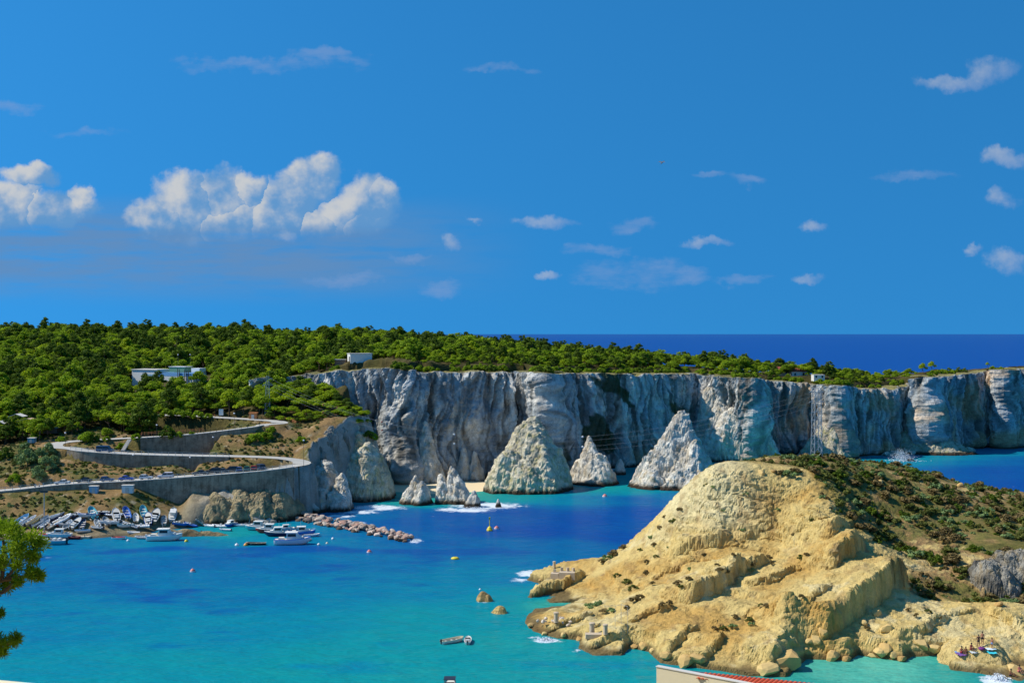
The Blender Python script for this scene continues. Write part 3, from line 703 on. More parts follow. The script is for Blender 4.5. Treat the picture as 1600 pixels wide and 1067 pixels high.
n.nt.links.new(b.outputs[0], mxw.inputs[1]); n.nt.links.new(gl.outputs[0], mxw.inputs[2])
n.nt.links.new(mxw.outputs[0], n.nt.nodes['Material Output'].inputs[0])
MSEA = m
o = link('sea', mesh('sea', v, grid_faces(len(sx), len(sy)), True, cc, MSEA)); tag(o, kind='structure')
# ================================================================== sea stacks and rock masses
MRK = ground_mat('stack_rock', 0.7, 0.7, 0.22, 0.95, crack=0.3)
def cone_h(X, Y, cones, seed=0, fac=0.75):
    z = np.full(X.shape, -4.0)
    for (cx, cy, top, rl, rr, rf, rb, p) in cones:
        dx = X - cx; dy = Y - cy
        ex = dx / np.where(dx < 0, rl, rr); ey = dy / np.where(dy < 0, rf, rb)
        d = np.sqrt(ex ** 2 + ey ** 2)
        rs_ = random.Random(int(cx * 31 + cy * 17 + seed)); a0 = rs_.uniform(0, 1.2); dp = np.zeros(X.shape)
        for k in range(7):      # facets: planes of uneven bearing and steepness
            th = a0 + k * 0.9 + rs_.uniform(-.3, .3); dp = np.maximum(dp, (ex * math.cos(th) + ey * math.sin(th)) * rs_.uniform(.95, 1.2))
        d = (1 - fac) * d + fac * dp
        z = np.maximum(z, top * (1 - d ** p))
    return z
def rock(name, label, cones, cat='sea stack', group=None, step=0.3, seed=1, amp=1.0, cols=None, kind=None, parent=None, wet=1.0, foot=0.0, fs=1.0, lean=0.0, fac=0.75):
    """cones: photo column, distance, photo row of the tip, half-widths left/right in photo px, depth front/back in m, power"""
    cw = []
    for (px, Y, py, l, r, rf, rb, p) in cones:
        q = P(px, py, Y); k = Y / FOC
        cw.append((q.x, q.y, q.z - foot, l * k, r * k, rf, rb, p))
    x0 = min(c[0] - 1.15 * c[3] for c in cw) - 1; x1 = max(c[0] + 1.15 * c[4] for c in cw) + 1
    y0 = min(c[1] - 1.15 * c[5] for c in cw) - 1; y1 = max(c[1] + 1.15 * c[6] for c in cw) + 1
    xs = np.arange(x0, x1, step); ys = np.arange(y0, y1, step)
    X, Y = np.meshgrid(xs, ys, indexing='ij')
    q_ = 0.13 * fs
    wx = 1.5 * amp * fbm(X * q_, Y * q_, 5, 4, seed + 3); wy = 1.5 * amp * fbm(X * q_, Y * q_, 9, 4, seed + 4)
    Z = cone_h(X + wx, Y + wy, cw, seed, fac)
    hmax = max(c[2] for c in cw)
    Z = Z + amp * sstep(Z, -1, 4) * (1.5 * ridged(X * 0.15 * fs, Y * 0.15 * fs, Z * 0.05, 4, seed) - 1.0 + 0.5 * fbm(X * 0.9, Y * 0.9, 0, 3, seed + 9))
    gx = np.gradient(Z, step, axis=0); gy = np.gradient(Z, step, axis=1); nl = np.sqrt(gx * gx + gy * gy + 1)
    bed = np.sin((Z + 0.35 * X) * 2.4 + 1.5 * fbm(X * 0.15, Y * 0.15, Z * 0.15, 3, seed + 25))
    d3 = amp * (0.42 * ridged(X * 0.35, Y * 0.35, Z * 0.28, 3, seed + 20) + 0.3 * fbm(X * 0.9, Y * 0.9, Z * 0.8, 3, seed + 21) + 0.16 * bed)
    VX = X - gx / nl * d3 + lean * np.clip(Z, 0, 99); VY = Y - gy / nl * d3; VZ = Z + d3 / nl
    c = cols or (lin(226, 220, 204), lin(192, 184, 168), lin(206, 182, 140))
    a1 = fbm(X * 0.2, Y * 0.2, Z * 0.2, 4, seed + 30); a2 = fbm(X * 0.7, Y * 0.7, Z * 0.5, 3, seed + 31)
    col = lerp(c[0], c[1], sstep(a1, -0.2, 0.4)); col = lerp(col, c[2], sstep(a2, 0.0, 0.5) * 0.7)
    col = lerp(col, np.array(lin(64, 54, 42)), sstep(VZ + 0.5 * a2, 1.9, 0.9) * wet)
    fm = np.maximum.reduce([Z[:-1, :-1], Z[1:, :-1], Z[1:, 1:], Z[:-1, 1:]]) > -1.6
    v = np.stack([VX, VY, VZ + foot], -1).reshape(-1, 3); f = grid_faces(len(xs), len(ys), fm)
    v, f, cc = compact(v, f, col.reshape(-1, 3))
    o = link(name, mesh(name, v, f, False, cc, MRK), parent=parent)
    if kind: tag(o, kind=kind)
    elif parent is None: tag(o, label, cat, group)
    return o
G = 'sea stacks off the white cliff'
lich = (lin(224, 214, 186), lin(188, 178, 152), lin(198, 184, 122))
rock('sea_stack', 'broad haystack-shaped sea stack with yellow lichen, largest and left of the small cone stack',
     [(834, 412, 655, 76, 58, 17, 12, 1.45), (820, 411, 668, 58, 66, 15, 12, 1.5), (792, 402, 706, 36, 40, 8, 10, 1.5), (818, 400, 722, 52, 62, 6, 8, 1.7), (868, 412, 704, 20, 22, 10, 8, 1.6)], group=G, seed=11, cols=lich, amp=1.15)
rock('sea_stack', 'small cone-shaped sea stack standing between the two great stacks', [(921, 425, 686, 26, 36, 9, 8, 1.15), (932, 423, 712, 32, 32, 9, 8, 1.7), (905, 424, 722, 16, 30, 6, 6, 1.6)], group=G, seed=23, fs=1.4, amp=.9)
rock('sea_stack', 'tall leaning fin-shaped sea stack with bright left edge, beside the yellow headland',
     [(1066, 418, 645, 84, 58, 10, 11, 1.12), (1085, 411, 690, 24, 38, 6, 8, 1.3), (1075, 407, 735, 40, 40, 5, 7, 1.6), (1020, 411, 735, 34, 30, 5, 7, 1.3)], group=G, seed=35, amp=1.0, fs=1.3)
rock('sea_stack', 'twin-peaked dark sea stack with surf at its foot', [(712, 377, 732, 16, 22, 6, 5, 1.2), (692, 377, 744, 14, 20, 6, 5, 1.3), (718, 375, 752, 22, 20, 5, 5, 1.6)], group=G, seed=41, amp=0.7, step=0.2, fs=2.6, lean=-.08)
rock('sea_stack', 'low double-humped sea stack in the teal water by the beach', [(645, 374, 746, 20, 12, 4.5, 4, 1.2), (655, 372, 755, 14, 18, 4, 4, 1.4)], group=G, seed=47, amp=0.65, step=0.2, fs=2.6, lean=.12)
rock('sea_stack', 'small dark pointed rock in the surf, right of the twin-peaked stack', [(738, 366, 770, 12, 12, 3, 3, 1.3)], group=G, seed=51, amp=0.5, step=0.16, fs=3, lean=.15)
rock('sea_stack', 'grey pointed rock spike at the cliff foot above the headland crest', [(1204, 500, 676, 16, 18, 5, 5, 1.1)], group=G, seed=55, amp=0.7, fs=1.8, lean=-.1)
rock('sea_rock', 'small boulder at the foot of the great haystack stack', [(865, 400, 748, 8, 12, 2.2, 2, 1.5)], 'rock', seed=57, amp=0.35, step=0.2)
rock('sea_rock', 'dark round boulder in the water between the small cone and the fin stack', [(969, 450, 717, 9, 9, 2.5, 2, 1.7)], 'rock', seed=59, amp=0.35, step=0.2)
rock('sea_rock', 'dark boulder at right foot of the fin-shaped stack', [(1078, 403, 752, 16, 22, 2.5, 3, 1.6)], 'rock', seed=60, amp=0.4, step=0.2)
rock('sea_rock', 'tiny dark rock awash in the surf', [(778, 365.5, 780, 4, 5, 1, 1, 1.5)], 'rock', seed=62, amp=0.15, step=0.12)
rock('sea_rock', 'brown rounded rock standing in the turquoise bay, farther of two', [(754, 237.6, 926, 10, 11, 1.3, 1.3, 2.4), (762, 237.2, 930, 8, 7, 1.0, 1.0, 2.4)], 'rock', seed=63, amp=0.28, step=0.1, cols=(lin(176, 146, 96), lin(120, 98, 66), lin(196, 166, 110)), wet=0.0)
rock('sea_rock', 'flat golden rock standing in the turquoise bay, nearer of two', [(783, 227.2, 947, 13, 10, 1.3, 1.4, 2.0)], 'rock', seed=64, amp=0.22, step=0.1, cols=(lin(206, 176, 112), lin(170, 140, 86), lin(196, 160, 100)), wet=0.0)
# buttresses standing against the island
rock('rock_buttress', 'huge lichen-yellow rock buttress at the end of the road headland', [(560, 389, 672, 58, 52, 12, 12, 1.25), (575, 384, 700, 46, 36, 9, 8, 1.7), (598, 384, 735, 22, 16, 6, 6, 1.3), (545, 385, 700, 34, 30, 8, 8, 1.3)], 'rock', seed=71, amp=1.3, cols=lich, fs=1.3)
rock('rock_buttress', 'grey wave-cut rock buttress above the breakwater root', [(510, 368, 728, 52, 30, 12, 10, 1.3), (535, 362, 745, 24, 16, 7, 6, 1.25), (490, 364, 745, 34, 40, 8, 8, 1.5), (472, 356, 775, 26, 30, 7, 8, 1.6)], 'rock', seed=77, amp=1.2, fs=1.4)
rock('rock_bank', 'broad grey-tan rock bank under the lower retaining wall', [(338, 337, 776, 44, 44, 7, 4, 2.0), (372, 340, 770, 40, 40, 9, 4, 2.0), (405, 342.5, 768, 36, 38, 10, 4, 2.2), (436, 345, 772, 32, 30, 10, 4, 2.2), (456, 348, 782, 24, 24, 9, 4, 2.0)], 'rock', seed=81, amp=.75, fs=1.7, step=.25, fac=0.0, cols=(lin(180, 162, 124), lin(142, 128, 100), lin(176, 160, 116)))
rock('rock_buttress', 'dark cleft rock wall between the dirt slope and the yellow buttress', [(514, 380, 672, 14, 22, 4, 4, 2.2), (535, 385, 668, 24, 30, 4, 4, 2.4), (500, 374, 705, 14, 16, 4, 4, 1.8), (488, 367, 735, 14, 18, 4, 4, 1.7), (560, 389, 664, 26, 26, 4, 4, 2.4), (478, 358, 760, 14, 20, 4, 4, 1.8)], 'rock', seed=83, amp=1.1, fs=1.5, cols=(lin(170, 164, 150), lin(120, 116, 106), lin(150, 134, 100)))
rock('rock_buttress', 'sunlit fluted rock leaning on the cliff above the sand beach', [(664, 421, 662, 18, 30, 5, 6, 1.3), (640, 420, 680, 8, 16, 5, 6, 1.0), (668, 420, 696, 26, 26, 6, 6, 1.6)], 'rock', seed=87, amp=0.8, fs=1.6)
rock('rock_buttress', 'narrow pale rock spire leaning on the cliff behind the twin-peaked stack', [(724, 427, 702, 12, 22, 5, 5, 1.2), (742, 426, 708, 8, 14, 5, 5, 1.3)], 'rock', seed=89, amp=0.7, fs=1.8)
rock('rock_buttress', 'small pale pillar leaning on the shaded cliff behind the cone stack', [(975, 478, 676, 8, 18, 5, 6, 1.1)], 'rock', seed=91, amp=0.7, fs=1.8)
rock('rock_buttress', 'tall cream rock ramp under the cliff behind the headland crest', [(1120, 506, 622, 46, 60, 9, 8, 1.6), (1150, 500, 640, 60, 36, 8, 8, 1.7), (1108, 508, 606, 26, 30, 7, 6, 1.8)], 'rock', seed=93, amp=1.0)
rock('rock_buttress', 'grey scree cone at the cliff foot behind the lattice pylon', [(1300, 512, 650, 60, 20, 12, 8, 1.0), (1305, 508, 690, 40, 24, 10, 8, 1.3)], 'rock', seed=95, amp=0.9, cols=(lin(200, 190, 166), lin(170, 160, 140), lin(160, 156, 100)))
rock('rock_buttress', 'fallen scree slope with scrub under the right-hand cliff', [(1430, 533, 655, 30, 60, 10, 8, 1.0), (1450, 531, 678, 50, 70, 12, 8, 1.2)], 'rock', seed=97, amp=0.9, cols=(lin(196, 186, 160), lin(168, 158, 136), lin(140, 140, 86)))
rock('rock_spit', 'low brown rock spit among the moored boats', [(262, 313, 828, 22, 30, 2, 2, 2.0), (290, 313.5, 828, 30, 30, 1.6, 2, 2.0), (325, 314.5, 831, 24, 28, 1.4, 2, 2.0), (225, 313, 832, 26, 30, 1.5, 2, 2)], 'rock', seed=99, amp=0.3, step=0.2, cols=(lin(176, 156, 116), lin(136, 116, 84), lin(190, 172, 130)), wet=0.35)

rock('grey_crag', 'grey fluted crag at the right edge above the yellow bluff', [(1592, 227, 872, 56, 70, 6, 8, 4.5), (1540, 225, 886, 26, 40, 5, 6, 4.0), (1562, 223, 898, 34, 30, 4, 5, 4.0)], 'rock', seed=105, amp=.8, fs=2.0, step=.2, cols=(lin(150, 146, 134), lin(98, 96, 90), lin(160, 138, 98)), wet=0, fac=.3)
rock('grey_crag', 'small pointed brown rock standing before the grey crag', [(1537, 219, 918, 9, 9, 1.6, 1.6, 1.6)], 'rock', seed=107, amp=.35, fs=3, step=.14, cols=(lin(178, 150, 104), lin(140, 118, 84), lin(190, 166, 120)), wet=0)
# ---- boulders
def boulder_me(seed, mat):
    bm = bmesh.new(); bmesh.ops.create_icosphere(bm, subdivisions=2, radius=1)
    rs = random.Random(seed)
    pl = [(Vector((rs.gauss(0, 1), rs.gauss(0, 1), rs.gauss(0, 1))).normalized(), rs.uniform(0.5, 0.85)) for _ in range(7)]
    for v_ in bm.verts:
        for nn, dd in pl:
            k = v_.co.dot(nn)
            if k > dd: v_.co -= nn * (k - dd)
        v_.co.z *= 0.8
    me = bpy.data.meshes.new('boulder'); bm.to_mesh(me); bm.free(); me.materials.append(mat); return me
MBO = plain('boulder_stone', (0.5, 0.4, 0.3), 0.9, 0, 0.25, 2.5, objcol=True, bump=0.6)
BOU = [boulder_me(i, MBO) for i in range(8)]
rnd = random.Random(5)
def boulder(loc, s, col, parent=None, name='boulder', flat=1.0):
    o = bpy.data.objects.new(name, rnd.choice(BOU)); C.objects.link(o)
    o.location = loc; o.scale = (s * rnd.uniform(0.8, 1.25), s * rnd.uniform(0.8, 1.2), s * rnd.uniform(0.6, 0.95) * flat)
    o.rotation_euler = (rnd.uniform(-.5, .5), rnd.uniform(-.5, .5), rnd.uniform(0, 6.3)); o.color = (*col, 1)
    if parent: o.parent = parent
    return o
bw = empty('breakwater'); tag(bw, 'breakwater of pinkish boulders running out from the rock buttress', 'breakwater')
A, B = W(455, 806), W(640, 844)
pinks = [lin(190, 158, 138), lin(172, 146, 128), lin(184, 168, 150), lin(140, 122, 108), lin(204, 184, 166), lin(184, 144, 124), lin(160, 146, 132)]
for k in range(295):
    t = rnd.random(); wid = 4.4 - 1.6 * t; s_ = rnd.uniform(-1, 1)
    c = A.lerp(B, t) + Vector((0.35, 0.94, 0)) * (s_ * wid)
    z = (1 - abs(s_) ** 1.6) * (1.75 - 0.4 * t) * rnd.uniform(0.7, 1.05)
    cc = random.Random(k).choice(pinks)
    boulder((c.x, c.y, z), rnd.choice((.4, .5, .6, .7, .8, .95, 1.2)) * rnd.uniform(.85, 1.15), cc if z > 0.35 else lin(96, 78, 62), bw)
# scree blocks by the right-hand cliff foot
for i in range(46):
    px = rnd.choice((rnd.uniform(1235, 1330), rnd.uniform(1400, 1520), rnd.uniform(1380, 1440)))
    Yb = 506 + (px - 1235) * 0.10 if px < 1340 else 524 + (px - 1380) * 0.13
    q = P(px, 700, Yb - rnd.uniform(0, 7)); s_ = rnd.uniform(0.8, 3.0)
    o = boulder((q.x, q.y, rnd.uniform(0.1, 1.2)), s_, rnd.choice([lin(186, 176, 156), lin(200, 186, 160), lin(160, 150, 134)]), name='scree_block')
    side = 'left of the tall pylon' if px < 1276 else 'right of the tall pylon' if px < 1340 else 'beside the burst of spray' if px < 1425 else 'below the scrub-covered scree' if px < 1470 else 'at the right end of the scree'
    szw = 'large ' if s_ > 2.2 else 'middling ' if s_ > 1.5 else 'small '
    tag(o, szw + 'fallen limestone block ' + side, 'rock', 'fallen blocks ' + side)

# beach sand: two small strands under the cliff
def strand(name, pts, mat):
    vs = []
    for (a, b, z) in pts: q = W(a, b, z); vs.append((q.x, q.y, z))
    n_ = len(vs) // 2
    fs = [(k, k + 1, n_ + k + 1, n_ + k) for k in range(n_ - 1)]
    o = link(name, mesh(name, vs, fs, True, mat=mat)); tag(o, kind='structure')
MSAND = plain('beach_sand', lin(226, 206, 166), 0.95, 0, 0.1, 1.5)
xs_ = np.linspace(606, 770, 12)
strand('beach', [(x, 771 + 3 * math.sin(x * .03), -0.15) for x in xs_] + [(x, 752, 1.3) for x in xs_], MSAND)
xs_ = np.linspace(1112, 1180, 6)
strand('beach', [(x, 719, -0.15) for x in xs_] + [(x, 709, 1.2) for x in xs_], MSAND)
# ================================================================== trees and shrubs
MPINE = foliage_mat('pine_needles', lin(96, 122, 28), lin(162, 184, 44), 0.36)
MDUSK = foliage_mat('dark_evergreen', lin(62, 84, 28), lin(110, 130, 40), 0.3)
MOLIVE = foliage_mat('olive_leaves', lin(98, 122, 76), lin(150, 170, 108), 0.2)
MSCRUB = foliage_mat('scrub_leaves', lin(72, 80, 36), lin(122, 126, 62), 0.2)
MDRY = foliage_mat('dry_scrub', lin(96, 84, 52), lin(142, 122, 78), 0.12)
MBARK = plain('pine_bark', lin(104, 84, 66), 0.9, 0, 0.25, 4)
def cards(centres, radii, per, size, seed, up=0.35, squash=0.75, shell=(0.55, 1.05)):
    """leaf-sized faces spread through clumps: positions, outward-leaning orientation, clump tone"""
    rs = np.random.RandomState(seed); V = []; F = []; T = []
    for c, r in zip(centres, radii):
        n_ = int(per * (r / np.mean(radii)) ** 2)
        d_ = rs.normal(size=(n_, 3)); d_[:, 2] += up; d_ /= np.linalg.norm(d_, axis=1)[:, None]
        p = np.array(c) + d_ * (r * rs.uniform(*shell, size=(n_, 1))) * np.array([1, 1, squash])
        nn = d_ + rs.normal(size=(n_, 3)) * 0.55; nn /= np.linalg.norm(nn, axis=1)[:, None]
        a_ = np.cross(nn, rs.normal(size=(n_, 3))); a_ /= np.linalg.norm(a_, axis=1)[:, None] + 1e-9
        b_ = np.cross(nn, a_)
        s_ = size * rs.uniform(0.6, 1.3, size=(n_, 1))
        q = np.stack([p - a_ * s_, p + b_ * s_ * 0.6, p + a_ * s_, p - b_ * s_ * 0.6], 1).reshape(-1, 3)
        o_ = len(V) * 0 + sum(len(x) for x in V)
        V.append(q); F.append(np.arange(n_ * 4).reshape(n_, 4) + o_)
        T.append(np.repeat(np.clip(rs.uniform(0.15, 0.9) + rs.normal(size=n_) * 0.12, 0, 1), 4))
    V = np.concatenate(V); F = np.concatenate(F); T = np.concatenate(T)
    return V, F, np.repeat(T[:, None], 3, 1)
def core(c, r, seed, squash=0.8):
    bm = bmesh.new(); bmesh.ops.create_icosphere(bm, subdivisions=1, radius=1)
    v = np.array([x.co[:] for x in bm.verts]) * np.array([1, 1, squash]) * r + np.array(c)
    f = [[y.index for y in x.verts] for x in bm.faces]; bm.free(); return v, f
def crown_mesh(name, mat, seed, H, Rr, nclump=20, per=60, size=0.34, lo=0.45, dome=0.8, rr=(0.26, 0.42), squash=0.75):
    rs = np.random.RandomState(seed); cs = []; rd = []
    for i in range(nclump):
        a_ = rs.uniform(0, 6.283); q = math.sqrt(rs.uniform(0, 1)); t = 1 - q * q
        z = H * (lo + (1 - lo) * (t ** dome) * rs.uniform(0.55, 1.0))
        cs.append((Rr * q * 0.8 * math.cos(a_), Rr * q * 0.8 * math.sin(a_), z - 0.3)); rd.append(Rr * rs.uniform(*rr))
    V, F, T = cards(cs, rd, per, size, seed, squash=squash)
    fs = F.tolist(); VV = [V]; TT = [T]; n0 = len(V)
    for c, r in zip(cs, rd):
        v, f = core(c, r * 0.5, 0, squash); fs += [[i + n0 for i in q] for q in f]; VV.append(v); TT.append(np.full((len(v), 3), 0.3)); n0 += len(v)
    return mesh(name, np.concatenate(VV), fs, False, np.concatenate(TT), mat), cs
def trunk_mesh(name, H, cs, seed, r=0.2, lean=0.3):
    rs = random.Random(seed); mb = MB()
    pts = [Vector((0, 0, -0.6))]
    lx, ly = rs.uniform(-lean, lean), rs.uniform(-lean, lean)
    for k in range(1, 5):
        pts.append(Vector((lx * k + rs.uniform(-.1, .1), ly * k + rs.uniform(-.1, .1), H * 0.15 * k)))
    for k in range(4): mb.tube(pts[k], pts[k + 1], r * (1 - 0.17 * k), r * (1 - 0.17 * (k + 1)), 6)
    for c in cs[:9]:
        mb.tube(pts[rs.choice((2, 3, 4))], c, r * 0.4, r * 0.12, 4)
    return mb.me(name, MBARK)
PINES = []
MPIN2 = foliage_mat('young_pine_needles', lin(124, 146, 30), lin(190, 204, 50), 0.4)
for i in range(9):
    H = [7.0, 8.2, 5.8, 7.4, 6.4, 8.8, 5.2, 7.8, 6.6][i]; Rr = [3.3, 2.7, 4.0, 3.6, 2.6, 3.0, 4.2, 3.2, 3.6][i]
    cm, cs = crown_mesh('crown', [MPINE, MDUSK, MPIN2, MPINE, MPIN2, MDUSK, MPINE, MPINE, MDUSK][i], 300 + i, H, Rr, [18, 24, 20, 26, 16, 22, 18, 14, 28][i], 70, 0.30, [.5, .4, .55, .45, .42, .35, .6, .5, .4][i], [.8, .6, 1.2, .7, .6, .5, 1.4, .9, .8][i], [(.2, .5), (.22, .42), (.2, .46), (.18, .4), (.24, .5), (.2, .42), (.2, .42), (.28, .55), (.16, .4)][i], [.55, .7, .42, .5, .65, .65, .38, .5, .55][i])
    PINES.append((cm, trunk_mesh('trunk', H, cs, 400 + i)))
SHRUB = []
for i in range(5):
    cm, cs = crown_mesh('shrub', [MSCRUB, MDUSK, MDRY, MSCRUB, MOLIVE][i], 500 + i, 1.25, 1.1, 9, 46, 0.17, 0.15)
    SHRUB.append(cm)
BUSH = []
for i in range(4):
    cm, cs = crown_mesh('bush', [MPINE, MPINE, MDUSK, MPINE][i], 520 + i, 2.2, 1.8, 12, 60, 0.24, 0.12)
    BUSH.append(cm)
OLIVES = []
for i in range(3):
    cm, cs = crown_mesh('crown', MOLIVE, 540 + i, 5.2, 2.9, 18, 75, 0.27, 0.22)
    OLIVES.append((cm, trunk_mesh('trunk', 5.2, cs, 550 + i, 0.18)))
def tree(kindset, i, loc, s, rz, label, cat='tree', group=None, name='pine_tree', sz=1.0):
    e = empty(name, loc, rz); e.scale = (s, s, s * sz); tag(e, label, cat, group)
    cm, tm = kindset[i % len(kindset)]
    a_ = bpy.data.objects.new('crown', cm); C.objects.link(a_); a_.parent = e
    b_ = bpy.data.objects.new('trunk', tm); C.objects.link(b_); b_.parent = e
    return e
def scatter(name, pts, rots, scl, idx, meshes, label, cat, kind='stuff'):
    """one mass of instances (nobody could count it)"""
    me = bpy.data.meshes.new(name); me.from_pydata([tuple(p) for p in pts], [], [])
    for nm, ty, dat in (('rot', 'FLOAT', rots), ('scl', 'FLOAT', scl), ('idx', 'INT', idx)):
        a_ = me.attributes.new(nm, ty, 'POINT'); a_.data.foreach_set('value', np.asarray(dat))
    o = link(name, me); tag(o, label, cat, kind=kind)
    ng = bpy.data.node_groups.new(name, 'GeometryNodeTree')
    ng.interface.new_socket('Geometry', in_out='INPUT', socket_type='NodeSocketGeometry')
    ng.interface.new_socket('Geometry', in_out='OUTPUT', socket_type='NodeSocketGeometry')
    N = ng.nodes; Lk = ng.links
    gi = N.new('NodeGroupInput'); go = N.new('NodeGroupOutput'); io = N.new('GeometryNodeInstanceOnPoints'); jg = N.new('GeometryNodeJoinGeometry')
    for ob in meshes:
        oi = N.new('GeometryNodeObjectInfo'); oi.transform_space = 'ORIGINAL'; oi.inputs['Object'].default_value = ob; oi.inputs['As Instance'].default_value = True
        Lk.new(oi.outputs['Geometry'], jg.inputs[0])
    Lk.new(gi.outputs[0], io.inputs['Points']); Lk.new(jg.outputs[0], io.inputs['Instance']); io.inputs['Pick Instance'].default_value = True
    def na(nm, ty):
        q = N.new('GeometryNodeInputNamedAttribute'); q.data_type = ty; q.inputs['Name'].default_value = nm; return q.outputs['Attribute']
    Lk.new(na('idx', 'INT'), io.inputs['Instance Index'])
    cx = N.new('ShaderNodeCombineXYZ'); Lk.new(na('rot', 'FLOAT'), cx.inputs[2]); Lk.new(cx.outputs[0], io.inputs['Rotation'])
    Lk.new(na('scl', 'FLOAT'), io.inputs['Scale']); Lk.new(io.outputs[0], go.inputs[0])
    md = o.modifiers.new('scatter', 'NODES'); md.node_group = ng
    return o
# ---- where the wood grows
rs = np.random.RandomState(77)
cand = []
def jit(x0, x1, y0, y1, st):
    for x in np.arange(x0, x1, st):
        for y in np.arange(y0, y1, st):
            cand.append((x + rs.uniform(-.45, .45) * st, y + rs.uniform(-.45, .45) * st))
jit(-300, -60, 376, 660, 3.9)
jit(-60, 260, 425, 640, 4.0)
cand = np.array(cand)
cpx = 800 + FOC * cand[:, 0] / cand[:, 1]
keep = (cpx > -90) & (cpx < 1680)
# limit depth: only what the slope shows
sdI = poly_sd(cand[:, 0], cand[:, 1], island_poly)
rdist, _ = road_near(cand[:, 0], cand[:, 1])
gzv = island_h(cand[:, 0], cand[:, 1], False)
cpy = HOR + FOC * (EYE - gzv) / cand[:, 1]
keep &= (sdI > 2.2) & (rdist > 5.2)
right = cpx > 640
keep &= ~((cand[:, 1] < 400) & (cpx > 430))                                  # bare rim of the near hill, planted by hand
keep &= ~((cpx > 330) & (cpx < 440) & (cand[:, 1] < 399))
keep &= ~((cpx > 255) & (cpx <= 345) & (cand[:, 1] < 396))
keep &= ~((cpx <= 255) & (cpx > 130) & (cand[:, 1] < 389 + 4 * np.sin(cpx * 0.05)))
keep &= ~((cpx <= 130) & (cand[:, 1] < 378 + 3 * np.sin(cpx * 0.08)))
keep &= ~((cpx > 432) & (cpx < 640) & (cand[:, 1] < 438) & (cand[:, 0] > -86))           # gully and open rim
keep &= ~((cpx > 195) & (cpx < 335) & (cand[:, 1] > 449) & (cand[:, 1] < 486))           # pool terrace
keep &= ~((cpx > 522) & (cpx < 606) & (cand[:, 1] < 452))                                # white building
# the wood thins out to the right of the plateau
edge = np.interp(cpx, [640, 1000, 1200, 1270, 1330, 1420, 1470, 1600], [640, 600, 580, 575, 572, 566, 520, 520])
keep &= ~(right & (cand[:, 1] > edge))
keep &= ~(cpx > 1466)
keep &= ~((cpx > 1100) & (sdI < 3.5))
cand = cand[keep]; cpx = cpx[keep]; gzv = gzv[keep]; cpy = cpy[keep]
patch = fbm(cand[:, 0] * 0.03, cand[:, 1] * 0.03, 0, 3, 91)
sc_ = np.clip(rs.lognormal(-0.12, 0.2, len(cand)), .55, 1.45) * (1 + 0.3 * patch)
sc_ *= np.interp(cpx, [0, 600, 900, 1200, 1300, 1450], [1.0, 0.95, 0.85, 0.85, 0.8, 0.7])
sc_ = np.where((cand[:, 1] < 470) & (cpx > 640), sc_ * 0.72, sc_)
sc_ = np.where((cpx > 640) & (poly_sd(cand[:, 0], cand[:, 1], island_poly) < 8), sc_ * 0.62, sc_)
rot_ = rs.uniform(0, 6.28, len(cand)); ki = rs.randint(0, len(PINES), len(cand))
ki = np.where((cand[:, 1] < 450) & (cpx < 430) & (rs.rand(len(cand)) < .6), rs.choice([2, 4, 2, 0, 6], len(cand)), ki)
ki = np.where((patch < -0.15) & (rs.rand(len(cand)) < .6), rs.choice([1, 5, 8], len(cand)), ki)
ki = np.where(rs.rand(len(cand)) < 0.25, (ki // 3) * 3 % 9, ki)
# which of them show: march from the eye over the canopy (a coarse horizon test per photo column)
order = np.argsort(cand[:, 1]); horizon = {}; vis = np.zeros(len(cand))
for i in order:
    topy = cpy[i] - FOC * 6.6 * sc_[i] / cand[i, 1]; b0 = int((cpx[i] - 10) // 6); b1 = int((cpx[i] + 10) // 6)
    h = max(horizon.get(k, 2000) for k in range(b0, b1 + 1))
    h2 = np.mean([min(horizon.get(k, 2000), 2000) for k in range(b0, b1 + 1)])
    shown = max(0.0, min(cpy[i], h2) - topy)
    inside = 0 < cpx[i] < 1600
    vis[i] = shown * 20 * (400 / cand[i, 1]) if inside else 0
    for k in range(b0, b1 + 1): horizon[k] = min(horizon.get(k, 2000), topy + 2)
big_ = np.argsort(-vis)[:300]; isbig = np.zeros(len(cand), bool); isbig[big_] = True
LM = [(20, 'the tents at the left edge'), (75, 'the teal-roofed shed'), (125, 'the upper hairpin bend'), (165, 'the blue van'), (205, 'the narrow steps'), (240, 'the left end of the terraced building'), (280, 'the hedge by the top road'), (325, 'the right end of the terraced building'), (365, 'the notice board'), (400, 'the wooden kiosk'), (440, 'the small pylon'), (490, 'the near rim'), (530, 'the brown annex'), (575, 'the cliff-top hut'), (620, 'the sand beach'), (665, 'the sunlit fluted rock'), (710, 'the twin-peaked stack'), (760, 'the surf patch'), (800, 'the left flank of the haystack stack'), (840, 'the haystack stack'), (885, 'the right flank of the haystack stack'), (922, 'the cone stack'), (965, 'the dark round boulder'), (1010, 'the left flank of the fin stack'), (1060, 'the fin stack'), (1110, 'the left of the cream ramp'), (1155, 'the right of the cream ramp'), (1204, 'the grey rock spike'), (1250, 'the red-roofed house'), (1290, 'the tall pylon'), (1340, 'the dark flat cliff'), (1390, 'the right-hand scree'), (1440, 'the bare cliff top')]
def region(px, Y, front):
    lm = min(LM, key=lambda q: abs(q[0] - px))[1]
    row = 'in front row' if Y < front + 8 else 'in second row' if Y < front + 18 else 'low on the slope' if Y < front + 45 else 'midway up' if Y < front + 90 else 'near the crest'
    return row + ' over ' + lm
HT = ['domed', 'slender dark', 'wide bright', 'spreading', 'upright bright', 'tall dark', 'flat-topped', 'loose', 'bushy dark']
seen_ = {}
